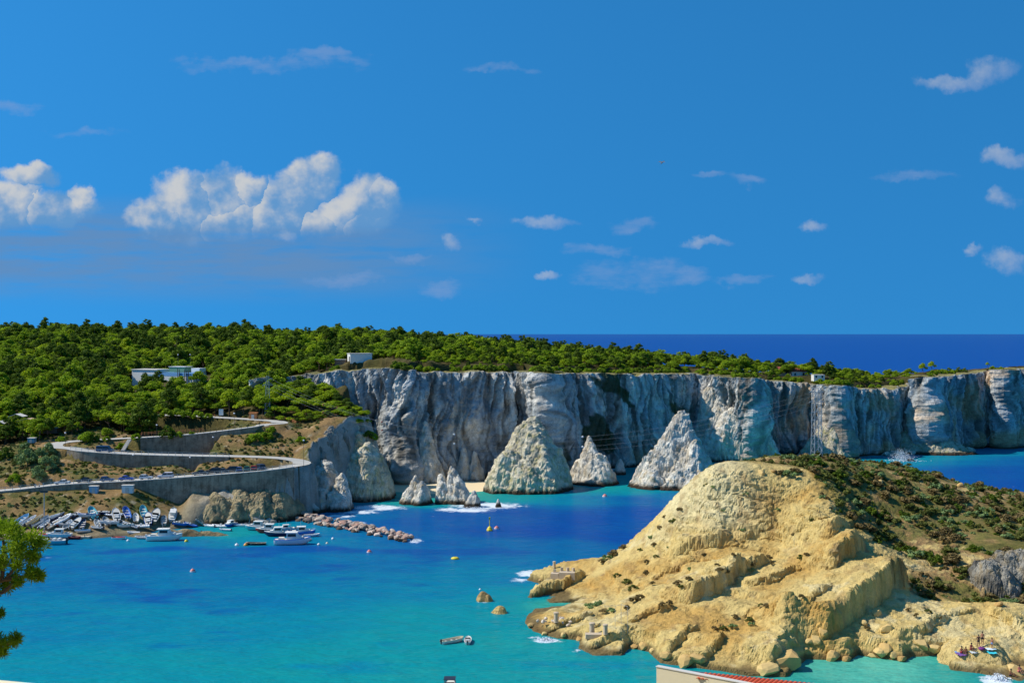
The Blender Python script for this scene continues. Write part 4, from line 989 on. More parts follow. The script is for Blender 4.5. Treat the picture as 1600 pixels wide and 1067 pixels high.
for i in np.where(isbig)[0]:
    fr_ = cand[np.abs(cpx - cpx[i]) < 25, 1].min()
    g_ = region(cpx[i], cand[i, 1], fr_); szw = 'large ' if sc_[i] > 1.2 else 'small ' if sc_[i] < .85 else ''
    lab_ = szw + HT[int(ki[i])] + ' pine ' + g_
    tree(PINES, int(ki[i]), (cand[i, 0], cand[i, 1], gzv[i] - 0.2), float(sc_[i]), float(rot_[i]), lab_, 'pine tree', 'pines ' + g_)
rest = ~isbig
proto_crowns = []
for k in range(len(PINES)):
    proto_crowns.append(next(o for o in bpy.data.objects if o.type == 'MESH' and o.data == PINES[k][0]))
scatter('pine_wood', np.stack([cand[rest, 0], cand[rest, 1], gzv[rest] - 0.2], 1), rot_[rest], sc_[rest], ki[rest] % len(proto_crowns), proto_crowns, 'dense green pine wood covering the island slope and plateau', 'pine wood')
print('TREES', len(cand), isbig.sum())

# ---- the low wind-swept pines on the near rim, shrinking to the right
def pt(px, Y): return Vector(((px - 800) * Y / FOC, Y, 0))
wr = random.Random(9)
for i, (px, Y, s) in enumerate([(424, 403, 1.15), (436, 408, 1.2), (448, 404, 1.1), (460, 407, 1.1), (470, 401, 1.0), (482, 404, 1.0), (492, 400, .95), (503, 402, .9), (514, 398, .85), (525, 400, .8), (536, 396, .75), (547, 398, .7), (557, 394, .6), (566, 394, .52), (574, 391, .42),
                                (430, 398, .85), (444, 397, .75), (456, 398, .8), (468, 395, .62), (480, 396, .62), (495, 394, .6), (510, 393, .55), (530, 393, .5), (545, 392, .5), (412, 401, .95), (420, 395, .6), (402, 403, 1.0), (438, 393, .5), (452, 392.5, .45), (465, 391, .4), (560, 391, .4), (520, 392, .45), (440, 414, 1.1), (452, 411, 1.1), (466, 413, 1.0), (478, 410, 1.0), (490, 408, .95), (455, 418, 1.0), (470, 420, .9), (500, 406, .9), (512, 404, .85), (540, 389, .6), (552, 388, .55), (562, 388, .5), (572, 388, .45), (580, 387, .38), (526, 390, .6), (512, 389, .55), (498, 390, .6), (486, 391, .6), (474, 391, .5), (486, 413, .75), (496, 411, .7), (505, 411, .65), (512, 409, .7), (478, 417, .8), (520, 406, .75), (528, 403, .7), (566, 391, .55), (572, 393, .5), (578, 390, .45), (584, 388, .36), (556, 397, .65), (540, 400, .75), (548, 393, .6), (534, 392, .62), (583, 391, .4), (560, 394, .6)]):
    q = pt(px, Y); z = gz(q.x, q.y)
    tree(PINES, wr.choice((2, 6, 0, 2, 8)), (q.x, q.y, z - 0.6), s, wr.uniform(0, 6), 'wind-swept low pine on the near rim above the buttress' if px > 470 else 'bushy pine on the knoll above the wooden steps', 'pine tree',
         'low pines on the near rim' if px > 470 else 'bushy pines on the knoll', sz=0.85)
# ---- scrub that spills over the cliff rim
ri_ = rs.randint(60, NU - 20, 620); off_ = rs.uniform(0.2, 8.0, 620)
rpx = 800 + FOC * rx_[ri_] / ry_[ri_]
rk = ((rpx < 1330) | (rs.rand(620) < 0.25)) & ~((rpx > 528) & (rpx < 600))
ri_ = ri_[rk]; off_ = off_[rk]
rp_ = np.stack([rx_[ri_] - nx_[ri_] * off_, ry_[ri_] - ny_[ri_] * off_, rz_[ri_] + 0.1], 1)
RIM_PTS = rp_
# ---- lone trees on the bare right end of the cliff top
for px, Y, s, lab in ((1456, 548, .75, 'lone dark pine at the very end of the cliff-top wood'), (1442, 556, .8, 'leaning pine next to the last tree of the cliff-top wood'), (1543, 566, .38, 'tiny tree alone on the bare right-hand cliff top'), (1487, 556, .3, 'small bush-like tree on the bare cliff top')):
    q = pt(px, Y); tree(PINES, 4, (q.x, q.y, gz(q.x, q.y) - .2), s, 1.0, lab, 'pine tree')
# ---- bushes beside the road
def bush(px, py, s, lab, ms=None, name='bush', cat='bush', group=None, fn=hill_at, sz=1.0, dz=-0.15):
    q = fn(px, py); me = wr.choice(ms or BUSH)
    o = bpy.data.objects.new(name, me); C.objects.link(o); o.location = (q.x, q.y, q.z + dz); o.scale = (s, s, s * sz); o.rotation_euler = (0, 0, wr.uniform(0, 6.3))
    tag(o, lab, cat, group); return o
for px, py, s, k in ((45, 720, 1.1, 0), (72, 728, 1.05, 1), (60, 742, .9, 2), (40, 700, .8, 1), (75, 705, .9, 0), (30, 712, .6, 2), (84, 718, .7, 1), (62, 712, .9, 2)):
    q = hill_at(px, py + 8); tree(OLIVES, k, (q.x, q.y, q.z - .4), s, wr.uniform(0, 6), 'grey-green leafy tree left of the upper retaining wall', 'tree', 'grey-green trees left of the upper wall', name='leafy_tree')
for px, py, s, lab in ((22, 752, 1.3, 'bright green bush at the left edge above the lower road'), (8, 716, 1.6, 'dark green bush at the far left edge of the slope'), (132, 692, 1.9, 'big bright green bush inside the upper hairpin'), (145, 690, 1.4, 'second bright bush inside the upper hairpin'), (168, 681, 1.4, 'yellow-green bush behind the blue van'),
                       (166, 688, .8, 'small bush right behind the blue van'), (190, 701, 1.1, 'round dark bush left of the steps above the upper wall'), (212, 701, 1.0, 'round dark bush right of the steps above the upper wall'), (262, 701, 1.7, 'wide dark green bush above the upper wall'), (280, 703, .9, 'small bush beside the wide dark bush above the upper wall'), (300, 704, .7, 'yellow-green bush at the right end above the upper wall'),
                       (262, 676, 1.5, 'left end bush of the hedge beside the top road'), (278, 675, 1.5, 'second bush of the hedge beside the top road'), (294, 674, 1.5, 'third bush of the hedge beside the top road'), (310, 673, 1.3, 'fourth bush of the hedge beside the top road'), (325, 672, .9, 'last small bush of the hedge beside the top road'),
                       (400, 690, 1.5, 'green bush above the hairpin on the rocky slope'), (415, 687, 1.4, 'green bush higher on the rocky slope by the top wall'), (388, 692, .9, 'low bush on the rocky slope left of the hairpin'), (424, 678, 1.2, 'bush at the end of the top retaining wall'), (470, 690, 1.0, 'low bush on the bare slope above the hairpin'),
                       (565, 688, 1.5, 'dark bush crowning the lichen-yellow buttress'), (575, 687, 1.2, 'smaller bush crowning the lichen-yellow buttress'), (585, 583 + 105, 0.9, 'tiny bush at right on top of the buttress'), (55, 688, 1.3, 'bright bush below the teal-roofed shed'), (95, 690, 1.0, 'bush left of the upper hairpin bend')):
    fn = hill_at
    if 'crowning' in lab or 'on top of the buttress' in lab:
        q = P(px, py - 3, 389); fn = (lambda q: (lambda a, b: q))(q)
    bush(px, py, s, lab, fn=fn)
# low scrub on the roadside slopes: small, scattered
pts = []
while len(pts) < 3600:
    x, y = wr.uniform(-165, -52), wr.uniform(312, 398)
    if fbm(np.array([x * .09]), np.array([y * .09]), 1.0, 5, 21)[0] > 0.3: continue
    pts.append((x, y))
pa = np.array(pts); rd_, _ = road_near(pa[:, 0], pa[:, 1]); za = island_h(pa[:, 0], pa[:, 1]); sdp = poly_sd(pa[:, 0], pa[:, 1], island_poly)
ok = (rd_ > 4.0) & (za > 1.5) & (sdp > 10); pa = pa[ok]; za = za[ok]
shr_protos = []
def shrub(x, y, z, s, lab, group, k=None, name='shrub', cat='shrub'):
    o = bpy.data.objects.new(name, SHRUB[wr.randrange(5) if k is None else k]); C.objects.link(o)
    o.location = (x, y, z - 0.1 * s); o.scale = (s, s * wr.uniform(.8, 1.2), s * wr.uniform(.6, .95)); o.rotation_euler = (0, 0, wr.uniform(0, 6.3)); tag(o, lab, cat, group); return o
# ---- headland shrubs: the ones one can pick out on the yellow face
hand = [(1235, 744, 1.7), (1242, 741, 1.3), (1222, 742, 1.2), (985, 838, .8), (975, 858, 1.1), (960, 868, 1.3), (950, 874, 1.2), (940, 880, .9), (1052, 818, 1.0), (1030, 830, .9), (1040, 812, .8), (1062, 800, .8), (1018, 842, .8), (1022, 854, .7), (1000, 862, .6),
        (965, 902, .9), (978, 912, 1.0), (990, 922, 1.0), (1060, 914, 1.1), (1066, 921, .8), (1080, 893, .8), (1076, 908, .7), (1125, 893, .8), (1135, 900, .7), (1120, 886, .6), (1178, 888, 1.0), (1172, 894, .8), (1200, 876, .8), (1205, 882, .6), (925, 948, 1.3), (935, 945, 1.0), (945, 958, .9), (955, 957, .9), (992, 941, 1.2), (1000, 936, 1.0), (980, 953, .7),
        (1035, 952, .8), (1046, 948, .7), (1148, 966, .7), (1170, 972, .8), (1175, 978, .6), (1190, 948, .6), (1198, 950, .7), (1252, 938, .7), (1130, 985, .7), (1146, 980, .7), (1116, 985, .6), (1100, 870, .6), (1145, 870, .7), (1250, 875, .8), (1260, 870, .6), (1240, 840, .6), (1270, 815, .7), (1215, 800, .6), (1165, 775, .7), (1105, 760, .7), (1115, 765, .6), (1130, 800, .6), (1160, 830, .6), (1190, 835, .6),
        (1010, 880, .6), (1025, 872, .6), (1045, 858, .5), (1010, 898, .7), (1020, 915, .6), (1355, 985, .6), (1420, 955, .6), (1432, 965, .6), (1450, 958, .6), (1470, 970, .6)]
for i, (px, py, s) in enumerate(hand):
    q = head_at(px, py)
    lab, g = (('tiny ' if s < .65 else 'small ' if s < .9 else 'larger ') + 'shrub on ' + ('the upper cliff' if py < 850 else 'the ledges' if py < 915 else 'the lower sandy slope') + ' of the yellow face, ' + ('left side' if px < 1030 else 'middle' if px < 1160 else 'right side'), 'shrubs on the yellow face')
    if py < 748: lab, g = ('round grey-green shrub on the flat crest of the headland', 'shrubs on the crest')
    elif px < 1000 and py < 890: lab, g = ('shrub in the dark row along the headland\'s left skyline', 'shrubs along the left skyline')
    elif px > 1300: lab, g = ('small shrub on the low yellow bluff above the bathers', 'shrubs on the bluff')
    shrub(q.x, q.y, q.z + .3, s * 1.05, lab, g, k=wr.choice((2, 2, 2, 0, 4)))
# the maquis on the back slope: the nearest and largest singly, the rest as ground cover
mq = []
while len(mq) < 1500:
    x, y = wr.uniform(44, 128), wr.uniform(214, 300)
    inveg = (y > 233 and x > 64) or (x - 0.9 * (y - 214) > 68 and y > 214) or (y > 253 and x > 40)
    if not inveg: continue
    if fbm(np.array([x * .06]), np.array([y * .06]), 7.0, 3, 77)[0] < -0.22: continue
    mq.append((x, y, wr.uniform(.55, 1.35) * (0.8 if y > 253 and x < 62 else 1.0)))
mq = np.array(mq); mz = head_h(mq[:, 0], mq[:, 1])
ox = 800 + FOC * mq[:, 0] / mq[:, 1]; inside = (ox > 1000) & (ox < 1620) & (mz > 1.0)
mq = mq[inside]; mz = mz[inside]
rank = np.argsort(-(mq[:, 2] / mq[:, 1]))
for i in rank[:190]:
    x, y, s = mq[i]; px = 800 + FOC * x / y; py = HOR + FOC * (EYE - mz[i]) / y
    if y > 253 and px < 1330: lab, g = 'low rounded shrub on the grassy crest of the headland', 'shrubs on the grassy crest'
    elif px < 1400: lab, g = 'maquis shrub in the green gully right of the yellow face', 'gully shrubs'
    elif py < 830: lab, g = 'maquis shrub high on the green back slope of the headland', 'upper back slope shrubs'
    else: lab, g = 'maquis shrub low on the green back slope above the bluff', 'lower back slope shrubs'
    k_ = wr.choice((0, 0, 1, 2, 2, 3, 4)); ht = ('green', 'dark', 'brown', 'olive', 'silvery')[k_]; szw = 'big' if s > 1.22 else 'middling' if s > 1.1 else 'small'
    sec = ['far left end', 'left part', 'middle', 'right part', 'right edge'][int(np.clip((px - 1080) // 105, 0, 4))]; rw = 'upper row' if y > 262 else 'middle row' if y > 240 else 'lower row'
    shrub(x, y, mz[i] + .2, s * 1.35, szw + ' ' + ht + ' shrub, ' + sec + ' ' + rw + ' of the headland back slope', g, k_)
r_ = rank[190:]
proto_s = [next(o for o in bpy.data.objects if o.type == 'MESH' and o.data == SHRUB[k]) for k in range(5)]
scatter('maquis', np.stack([mq[r_, 0], mq[r_, 1], mz[r_] - .1], 1), rs.uniform(0, 6.3, len(r_)), mq[r_, 2] * .8, rs.randint(0, 5, len(r_)), proto_s, 'mixed green and brown maquis on the back of the headland', 'maquis')
bush_protos = [next(o for o in bpy.data.objects if o.type == 'MESH' and o.data == BUSH[k]) for k in range(4)]
scatter('rim_scrub', RIM_PTS, rs.uniform(0, 6.3, len(RIM_PTS)), rs.uniform(.55, 1.25, len(RIM_PTS)), rs.randint(0, 4, len(RIM_PTS)), bush_protos, 'green scrub spilling over the rim of the white cliff', 'scrub')
scatter('slope_scrub', np.stack([pa[:, 0], pa[:, 1], za - .1], 1), rs.uniform(0, 6.3, len(pa)), rs.uniform(.3, .75, len(pa)), rs.randint(0, 5, len(pa)), proto_s, 'low dry scrub dotted over the roadside slopes', 'scrub')
# ================================================================== road, walls, railings
MASPH = plain('road_surface', lin(178, 174, 164), 0.9, 0, 0.10, 0.6, bump=0.2)
m, n, b = newmat('concrete_wall'); MCONC = m
tc = n.n('ShaderNodeTexCoord').outputs['Object']
blot = n.noise(tc, 0.35, 5, .65); drip = n.noise(n.v('MULTIPLY', tc, (1.0, 1.0, .12)), 1.3, 4, .6); grit = n.noise(tc, 5, 4, .7)
fx = n.m('ADD', n.m('ADD', n.m('MULTIPLY', blot, .5), n.m('MULTIPLY', drip, .35)), n.m('MULTIPLY', grit, .15))
brk = n.n('ShaderNodeTexBrick'); n.put(brk.inputs['Vector'], n.v('MULTIPLY', n.comb(n.xyz(tc)[0], n.xyz(tc)[2], 0.0), (1, 1, 1))); brk.inputs['Scale'].default_value = .55; brk.inputs['Mortar Size'].default_value = .012; brk.inputs['Color1'].default_value = (1, 1, 1, 1); brk.inputs['Color2'].default_value = (.9, .88, .86, 1); brk.inputs['Mortar'].default_value = (.66, .64, .6, 1)
cc_ = n.mix(n.step(fx, .36, .62), lin(108, 96, 80), lin(170, 158, 136))
n.put(b.inputs['Base Color'], n.mix(1.0, cc_, brk.outputs[0], 'MULTIPLY')); b.inputs['Roughness'].default_value = .92
n.put(b.inputs['Normal'], n.bump(n.m('ADD', grit, n.m('MULTIPLY', brk.outputs['Fac'], -.6)), .4, .1))
MCOPE = plain('wall_coping', lin(206, 200, 188), 0.85, 0, 0.1, 1.0)
MRAIL = plain('galvanised_rail', lin(190, 192, 190), 0.5, 0.3, 0.05)
MDARKP = plain('dark_post', lin(84, 78, 70), 0.7)
MWOOD = plain('ochre_wood', lin(186, 120, 70), 0.8, 0, 0.2, 5)
MWHITE = plain('white_paint', lin(226, 224, 216), 0.6, 0, 0.06, 2)
MGLASS = plain('dark_glass', (0.02, 0.03, 0.04), 0.15)
MTYRE = plain('tyre_rubber', (0.02, 0.02, 0.02), 0.85)
MPAINT = plain('vehicle_paint', (1, 1, 1), 0.28, 0, 0.03, 1.0, objcol=True)
MHULL = plain('boat_paint', (1, 1, 1), 0.4, 0, 0.08, 1.5, objcol=True)
MDECK = plain('boat_inside', lin(214, 208, 194), 0.7, 0, 0.12, 2)
MMOTOR = plain('motor_black', (0.03, 0.03, 0.035), 0.4)
MLAMP = plain('lamp_head', lin(210, 214, 220), 0.4)
MSTONE = plain('pale_stone', lin(196, 176, 148), 0.9, 0, 0.18, 2.0, bump=0.4)
MLATT = plain('galvanised_steel', lin(170, 176, 178), 0.5, 0.4, 0.08)
def obj_of(me, name, loc=(0, 0, 0), rz=0, parent=None, col=None, sc=None):
    o = bpy.data.objects.new(name, me); C.objects.link(o); o.location = loc; o.rotation_euler = (0, 0, rz)
    if parent is not None: o.parent = parent
    if col is not None: o.color = (*col, 1)
    if sc is not None: o.scale = sc
    return o
def strip(center, w0, dz):
    t = np.gradient(center, axis=0); n_ = np.stack([-t[:, 1], t[:, 0]], 1); n_ /= np.linalg.norm(n_, axis=1)[:, None] + 1e-9
    a_ = center.copy(); b_ = center.copy(); a_[:, :2] += n_ * w0; b_[:, :2] -= n_ * w0
    v = np.concatenate([a_, b_]); v[:, 2] += dz; k = len(center)
    return v, [(i, i + 1, k + i + 1, k + i) for i in range(k - 1)]
v, f = strip(road, RW, 0.02)
o = link('road', mesh('road', v, f, True, mat=MASPH)); tag(o, kind='structure')
def wall(front, base_drop, label, thick=0.7, pts=16):
    """retaining wall along the outer edge of a road; front: edge points at road height"""
    c = catmull([(p.x, p.y, p.z) for p in front], pts)
    e = empty('retaining_wall', tuple(c[len(c) // 2])); tag(e, label, 'wall')
    org = np.array(e.location)
    bot = island_h(c[:, 0], c[:, 1] - 1.2) - 1.0
    bot = np.minimum(bot, c[:, 2] - base_drop)
    k = len(c); top = c[:, 2] + 0.18
    def ring(off0, off1, zt, zb):
        vs = []
        for i in range(k):
            vs += [(c[i, 0], c[i, 1] + off0, zb[i]), (c[i, 0], c[i, 1] + off0, zt[i]), (c[i, 0], c[i, 1] + off1, zt[i]), (c[i, 0], c[i, 1] + off1, zb[i])]
        fs = []
        for i in range(k - 1):
            for j in range(4): fs.append((i * 4 + j, i * 4 + (j + 1) % 4, (i + 1) * 4 + (j + 1) % 4, (i + 1) * 4 + j))
        fs += [(0, 3, 2, 1), ((k - 1) * 4, (k - 1) * 4 + 1, (k - 1) * 4 + 2, (k - 1) * 4 + 3)]
        return np.array(vs) - org, fs
    v, f = ring(-thick * 0.5, thick * 0.5, top - 0.18, bot); link('wall_face', mesh('wall_face', v, f, False, mat=MCONC), parent=e)
    v, f = ring(-thick * 0.5 - 0.08, 0.75, top + 0.004, top - 0.177); link('coping', mesh('coping', v, f, False, mat=MCOPE), parent=e)
    return c
def resample(c, st):
    s_ = np.concatenate([[0], np.cumsum(np.linalg.norm(np.diff(c, axis=0), axis=1))]); q = np.arange(0, s_[-1], st)
    return np.stack([np.interp(q, s_, c[:, i]) for i in range(3)], 1)
def railing(c, st, label, mat, h=1.05, r=0.05, rails=(1.0, 0.55), name='railing', cat='railing', off=0.0):
    pp = resample(np.asarray(c, float), st); e = empty(name, tuple(pp[0])); tag(e, label, cat); org = Vector(pp[0])
    pm = MB().tube((0, 0, -0.15), (0, 0, h), r, r * 0.9, 5).me('post', mat)
    for q in pp: obj_of(pm, 'post', Vector(q) + Vector((0, off, 0)) - org, 0, e)
    for z in rails:
        mb = MB(); mb.path([Vector(q) + Vector((0, off, z)) - org for q in pp], r * 0.75, 4); mb.build('rail', mat, e)
c1 = wall(e1, 0.8, 'long grey concrete retaining wall under the lower road')
c2 = wall([P(358, 714.3, 355.4)] + e2, 0.8, 'grey concrete retaining wall under the blue van')
c3 = wall(e3[2:], 0.6, 'short pale retaining wall under the top road bend')
railing(c1 + np.array([0, 0, .15]), 2.1, 'pale metal railing along the lower road wall', MRAIL, r=0.07)
railing(c2 + np.array([0, 0, .15]), 2.1, 'pale metal railing along the wall by the blue van', MRAIL, r=0.07)
railing(c3 + np.array([0, 0, .15]), 2.0, 'row of dark posts with rail along the top road wall', MDARKP, r=0.07, rails=(0.9,))
def on(pts): return [tuple(hill_at(a, b)) for a, b in pts]
railing(catmull(on([(214, 689), (240, 686.5), (270, 684), (296, 682), (312, 680)]), 6) + np.array([0, 4.4, .8]), 1.1, 'low ochre wooden fence behind the top road', MWOOD, 0.9, .09, (0.8, 0.4), 'wooden_fence', 'fence')
railing(catmull([(P(276, 664, 396).x, 396, gz(P(276, 664, 396).x, 396)), (P(300, 664, 396).x, 396, gz(P(300, 664, 396).x, 396)), (P(336, 665, 395).x, 395, gz(P(336, 665, 395).x, 395))], 6), 1.5, 'ochre wooden fence at the edge of the wood above the hedge', MWOOD, 1.1, .1, (1.0, 0.5), 'wooden_fence', 'fence')
railing(catmull([(-87, 394, gz(-87, 394)), (-82, 394.5, gz(-82, 394.5)), (-78, 394, gz(-78, 394)), (-75, 391.5, gz(-75, 391.5)), (-72.5, 388, gz(-72.5, 388))], 6), 1.4, 'ochre wooden handrail going down past the wooden kiosk', MWOOD, 1.1, .1, (1.0, 0.5), 'wooden_fence', 'fence')
# ================================================================== cars
def car_meshes(kind):
    L, Wd = {'sedan': (4.3, 1.75), 'hatch': (3.8, 1.68), 'suv': (4.5, 1.85), 'van': (5.0, 1.95), 'pickup': (4.9, 1.85)}[kind]
    h = L / 2
    if kind in ('sedan', 'hatch'):
        body = [(-h, .35), (-h, .75), (-h + .15, .92), (h - 1.25, .92), (h - .25, .78), (h, .6), (h, .35)]
        cab = [(-h + (.75 if kind == 'sedan' else .12), .9), (-h + (1.25 if kind == 'sedan' else .45), 1.42), (h - 1.95, 1.42), (h - 1.2, .9)]
    elif kind == 'suv':
        body = [(-h, .42), (-h, .95), (-h + .1, 1.08), (h - 1.25, 1.08), (h - .15, .95), (h, .7), (h, .42)]
        cab = [(-h + .12, 1.06), (-h + .3, 1.72), (h - 1.95, 1.72), (h - 1.25, 1.06)]
    elif kind == 'pickup':
        body = [(-h, .45), (-h, 1.0), (-h + .1, 1.05), (h - 1.2, 1.05), (h - .15, .95), (h, .7), (h, .45)]
        cab = [(-.5, 1.03), (-.35, 1.68), (h - 1.85, 1.68), (h - 1.15, 1.03)]
    else:
        body = [(-h, .4), (-h, 1.05), (h - .75, 1.05), (h - .1, .95), (h, .7), (h, .4)]
        cab = [(-h + .02, 1.03), (-h + .08, 1.98), (h - 1.35, 1.98), (h - .7, 1.03)]
    wd = Wd / 2
    m = {}
    m['body'] = MB().prism(body, -wd, wd).me('body', MPAINT)
    # glazed cabin, roof proud of it
    mb = MB(); c = cab; t = 0.14
    v = [(c[0][0], -wd + .03, c[0][1]), (c[3][0], -wd + .03, c[3][1]), (c[3][0], wd - .03, c[3][1]), (c[0][0], wd - .03, c[0][1]), (c[1][0], -wd + t, c[1][1]), (c[2][0], -wd + t, c[2][1]), (c[2][0], wd - t, c[2][1]), (c[1][0], wd - t, c[1][1])]
    mb.add(v, [(3, 2, 1, 0), (4, 5, 6, 7), (0, 1, 5, 4), (1, 2, 6, 5), (2, 3, 7, 6), (3, 0, 4, 7)]); m['windows'] = mb.me('windows', MGLASS)
    mb = MB(); mb.box(c[1][0] - .02, c[2][0] + .02, -wd + t - .02, wd - t + .02, c[1][1] - .03, c[1][1] + .05, .05)
    for s_ in (-1, 1):
        y = s_ * (wd - .05)
        for (a_, b_) in ((c[0], c[1]), (c[3], c[2])): mb.tube((a_[0], s_ * (wd - .02), a_[1]), (b_[0], s_ * (wd - t + .01), b_[1]), .05, .05, 4)
        mx = (c[0][0] + c[3][0]) / 2; mb.tube((mx, s_ * (wd - .02), c[0][1]), (mx, s_ * (wd - t + .01), c[1][1]), .05, .05, 4)
    m['roof'] = mb.me('roof', MPAINT)
    m['wheel'] = MB().tube((0, -.1, 0), (0, .1, 0), .32, .32, 12).me('wheel', MTYRE)
    m['hub'] = MB().tube((0, -.115, 0), (0, .115, 0), .17, .17, 8).me('hub', MRAIL)
    m['headlight'] = MB().box(-.03, .03, -.16, .16, -.07, .07).me('headlight', MLAMP)
    m['bumper'] = MB().box(-.06, .06, -wd + .02, wd - .02, -.1, .1).me('bumper', MDARKP)
    m['L'], m['W'] = L, Wd; m['hl'] = .72 if kind in ('sedan', 'hatch') else .85
    return m
CM = {}
def car(kind, loc, rz, col, label, group='cars parked along the lower road', name='parked_car', cat='car', tilt=0.0, bodycol=None):
    m = CM.setdefault(kind, None) or CM.__setitem__(kind, car_meshes(kind)) or CM[kind]
    e = empty(name, loc, rz); e.rotation_euler = (0, tilt, rz); tag(e, label, cat, group)
    obj_of(m['body'], 'body', parent=e, col=bodycol or col); obj_of(m['windows'], 'windows', parent=e); obj_of(m['roof'], 'roof', parent=e, col=col)
    for sx_ in (-1, 1):
        for sy_ in (-1, 1):
            w_ = obj_of(m['wheel'], 'wheel', (sx_ * (m['L'] / 2 - .8), sy_ * (m['W'] / 2 - .09), .32), 0, e); obj_of(m['hub'], 'hub', parent=w_)
        obj_of(m['bumper'], 'bumper', (sx_ * m['L'] / 2, 0, .45), 0, e)
        obj_of(m['headlight'], 'headlight', (m['L'] / 2 - .01, sx_ * (m['W'] / 2 - .3), m['hl']), 0, e)
    return e
def road_at(px, off):
    """point on the lower road at a photo column, off metres behind the wall edge"""
    k = np.argmin(np.abs(800 + FOC * c1[:, 0] / c1[:, 1] - px)); p = c1[k]; q = c1[min(k + 2, len(c1) - 1)]
    return Vector((p[0], p[1] + off, p[2] + .03)), math.atan2(q[1] - p[1], q[0] - p[0])
bl_ = lin(32, 74, 140); navy = lin(24, 36, 60); dk = lin(34, 38, 44); sil = lin(196, 204, 212)
for px, off, kind, c_, lab, flip in ((93, 1.6, 'sedan', lin(220, 222, 222), 'white sedan parked at the left on the lower road', 1), (127, 3.2, 'sedan', dk, 'dark car behind the white sedan on the lower road', 1), (161, 2.6, 'hatch', lin(28, 70, 120), 'teal-blue hatchback on the lower road above the white shed', 0), (194, 2.2, 'sedan', lin(30, 66, 170), 'bright blue car on the lower road above the white box', 0),
                                     (226, 2.0, 'hatch', sil, 'silver-blue hatchback left of the red and white cars', 0), (247, 3.8, 'hatch', lin(170, 30, 34), 'red car parked behind the white off-roader', 1), (256, 1.6, 'suv', lin(216, 212, 216), 'white off-roader in front of the red car', 1),
                                     (306, 4.2, 'sedan', lin(60, 62, 66), 'faint grey car in the middle of the lower road', 1), (326, 4.6, 'suv', dk, 'first dark car of the row near the hairpin', 1), (343, 4.6, 'sedan', lin(70, 78, 84), 'grey car second in the row near the hairpin', 1), (355, 4.9, 'suv', lin(20, 24, 34), 'black car third in the row near the hairpin', 1)):
    p, a_ = road_at(px, off); car(kind, p, a_ + (math.pi if flip else 0), c_, lab)
for px, off, kind, c_, lab, rz in ((367, 4.9, 'hatch', bl_, 'blue car of the nose-in row by the hairpin', 1.9), (379, 4.9, 'hatch', lin(24, 96, 84), 'green car of the nose-in row by the hairpin', 1.9), (389, 5.0, 'hatch', lin(160, 30, 30), 'red car of the nose-in row by the hairpin', 1.8), (402, 5.2, 'suv', lin(40, 58, 86), 'last slate-blue car of the row by the hairpin', 2.2)):
    p, a_ = road_at(px, off); car(kind, p, rz, c_, lab, 'cars parked nose-in by the hairpin')
k = np.argmin(np.abs(800 + FOC * c2[:, 0] / c2[:, 1] - 161)); car('van', (c2[k, 0], c2[k, 1] + 2.0, c2[k, 2] + .05), 0.0, lin(26, 66, 110), 'blue van on the upper road inside the bend', None, 'parked_van', 'van')
# motor scooter
p, a_ = road_at(54, 1.8); e = empty('motor_scooter', p, a_); tag(e, 'small white scooter parked left of the white sedan', 'scooter')
MB().prism([(-.75, .35), (-.7, .62), (-.2, .66), (0, .38), (.45, .4), (.62, .95), (.7, .9), (.62, .3)], -.16, .16).build('body', MWHITE, e)
MB().prism([(-.7, .66), (-.65, .78), (-.1, .76), (-.1, .67)], -.15, .15).build('seat', MMOTOR, e)
for x in (-.55, .62): obj_of(MB().tube((0, -.06, 0), (0, .06, 0), .24, .24, 10).me('wheel', MTYRE), 'wheel', (x, 0, .24), 0, e)
MB().tube((.6, -.32, 1.02), (.6, .32, 1.02), .025).tube((.64, 0, .85), (.6, 0, 1.02), .03).build('handlebar', MDARKP, e)
# ================================================================== small buildings on the slope
def shed(px, py, wpx, hpx, label, dep=2.0, col=None, roofcol=None, name='shed', cat='shed', fn=hill_at, door=True, dz=0):
    q = fn(px, py); k = q.y / FOC; w_ = wpx * k; h_ = hpx * k
    e = empty(name, (q.x, q.y, q.z - .3 + dz)); tag(e, label, cat)
    MB().box(-w_ / 2, w_ / 2, -dep / 2, dep / 2, 0, h_).build('wall', col or MWHITE, e)
    MB().box(-w_ / 2 - .15, w_ / 2 + .15, -dep / 2 - .15, dep / 2 + .15, h_ + .003, h_ + .16).build('roof', roofcol or MCOPE, e)
    if door: d_ = MB().box(-w_ * .18, w_ * .18, -dep / 2 - .04, -dep / 2 - .003, .05, h_ * .8).build('door', MCOPE, e); MB().box(w_ * .1, w_ * .14, -dep / 2 - .08, -dep / 2 - .042, h_ * .36, h_ * .42).build('handle', MDARKP, d_)
    return e
MPBLUE = plain('pale_blue_panel', lin(150, 186, 206), 0.6)
shed(147, 769, 13, 11, 'pale blue utility box set against the lower wall', 1.4, MPBLUE, name='utility_box', cat='utility box')
shed(200, 769, 17, 12, 'white utility box set against the lower wall, right of the pale blue one', 1.4, name='utility_box', cat='utility box')
MTEAL = plain('teal_sheet', lin(96, 150, 170), 0.5)
shed(79, 675, 26, 8, 'shed with pale teal roof under the pines at left', 3.4, MDARKP, MTEAL, fn=lambda a, b: P(a, b, 384) , door=False)
shed(50, 690, 10, 7, 'small turquoise hut among the grey-green trees', 2, MTEAL, MCOPE, fn=lambda a, b: P(a, b, 371), name='hut', cat='hut')
MORW = plain('orange_wood', lin(196, 128, 74), 0.8, 0, .15, 3)
kx, ky = -86.5, 396.5
e = shed(396, 655, 12, 11, 'orange wooden kiosk at the edge of the wood', 2.2, MORW, MORW, name='kiosk', cat='kiosk', fn=lambda a, b: Vector(((a - 800) * 394 / FOC, 394, gz((a - 800) * 394 / FOC, 394))))
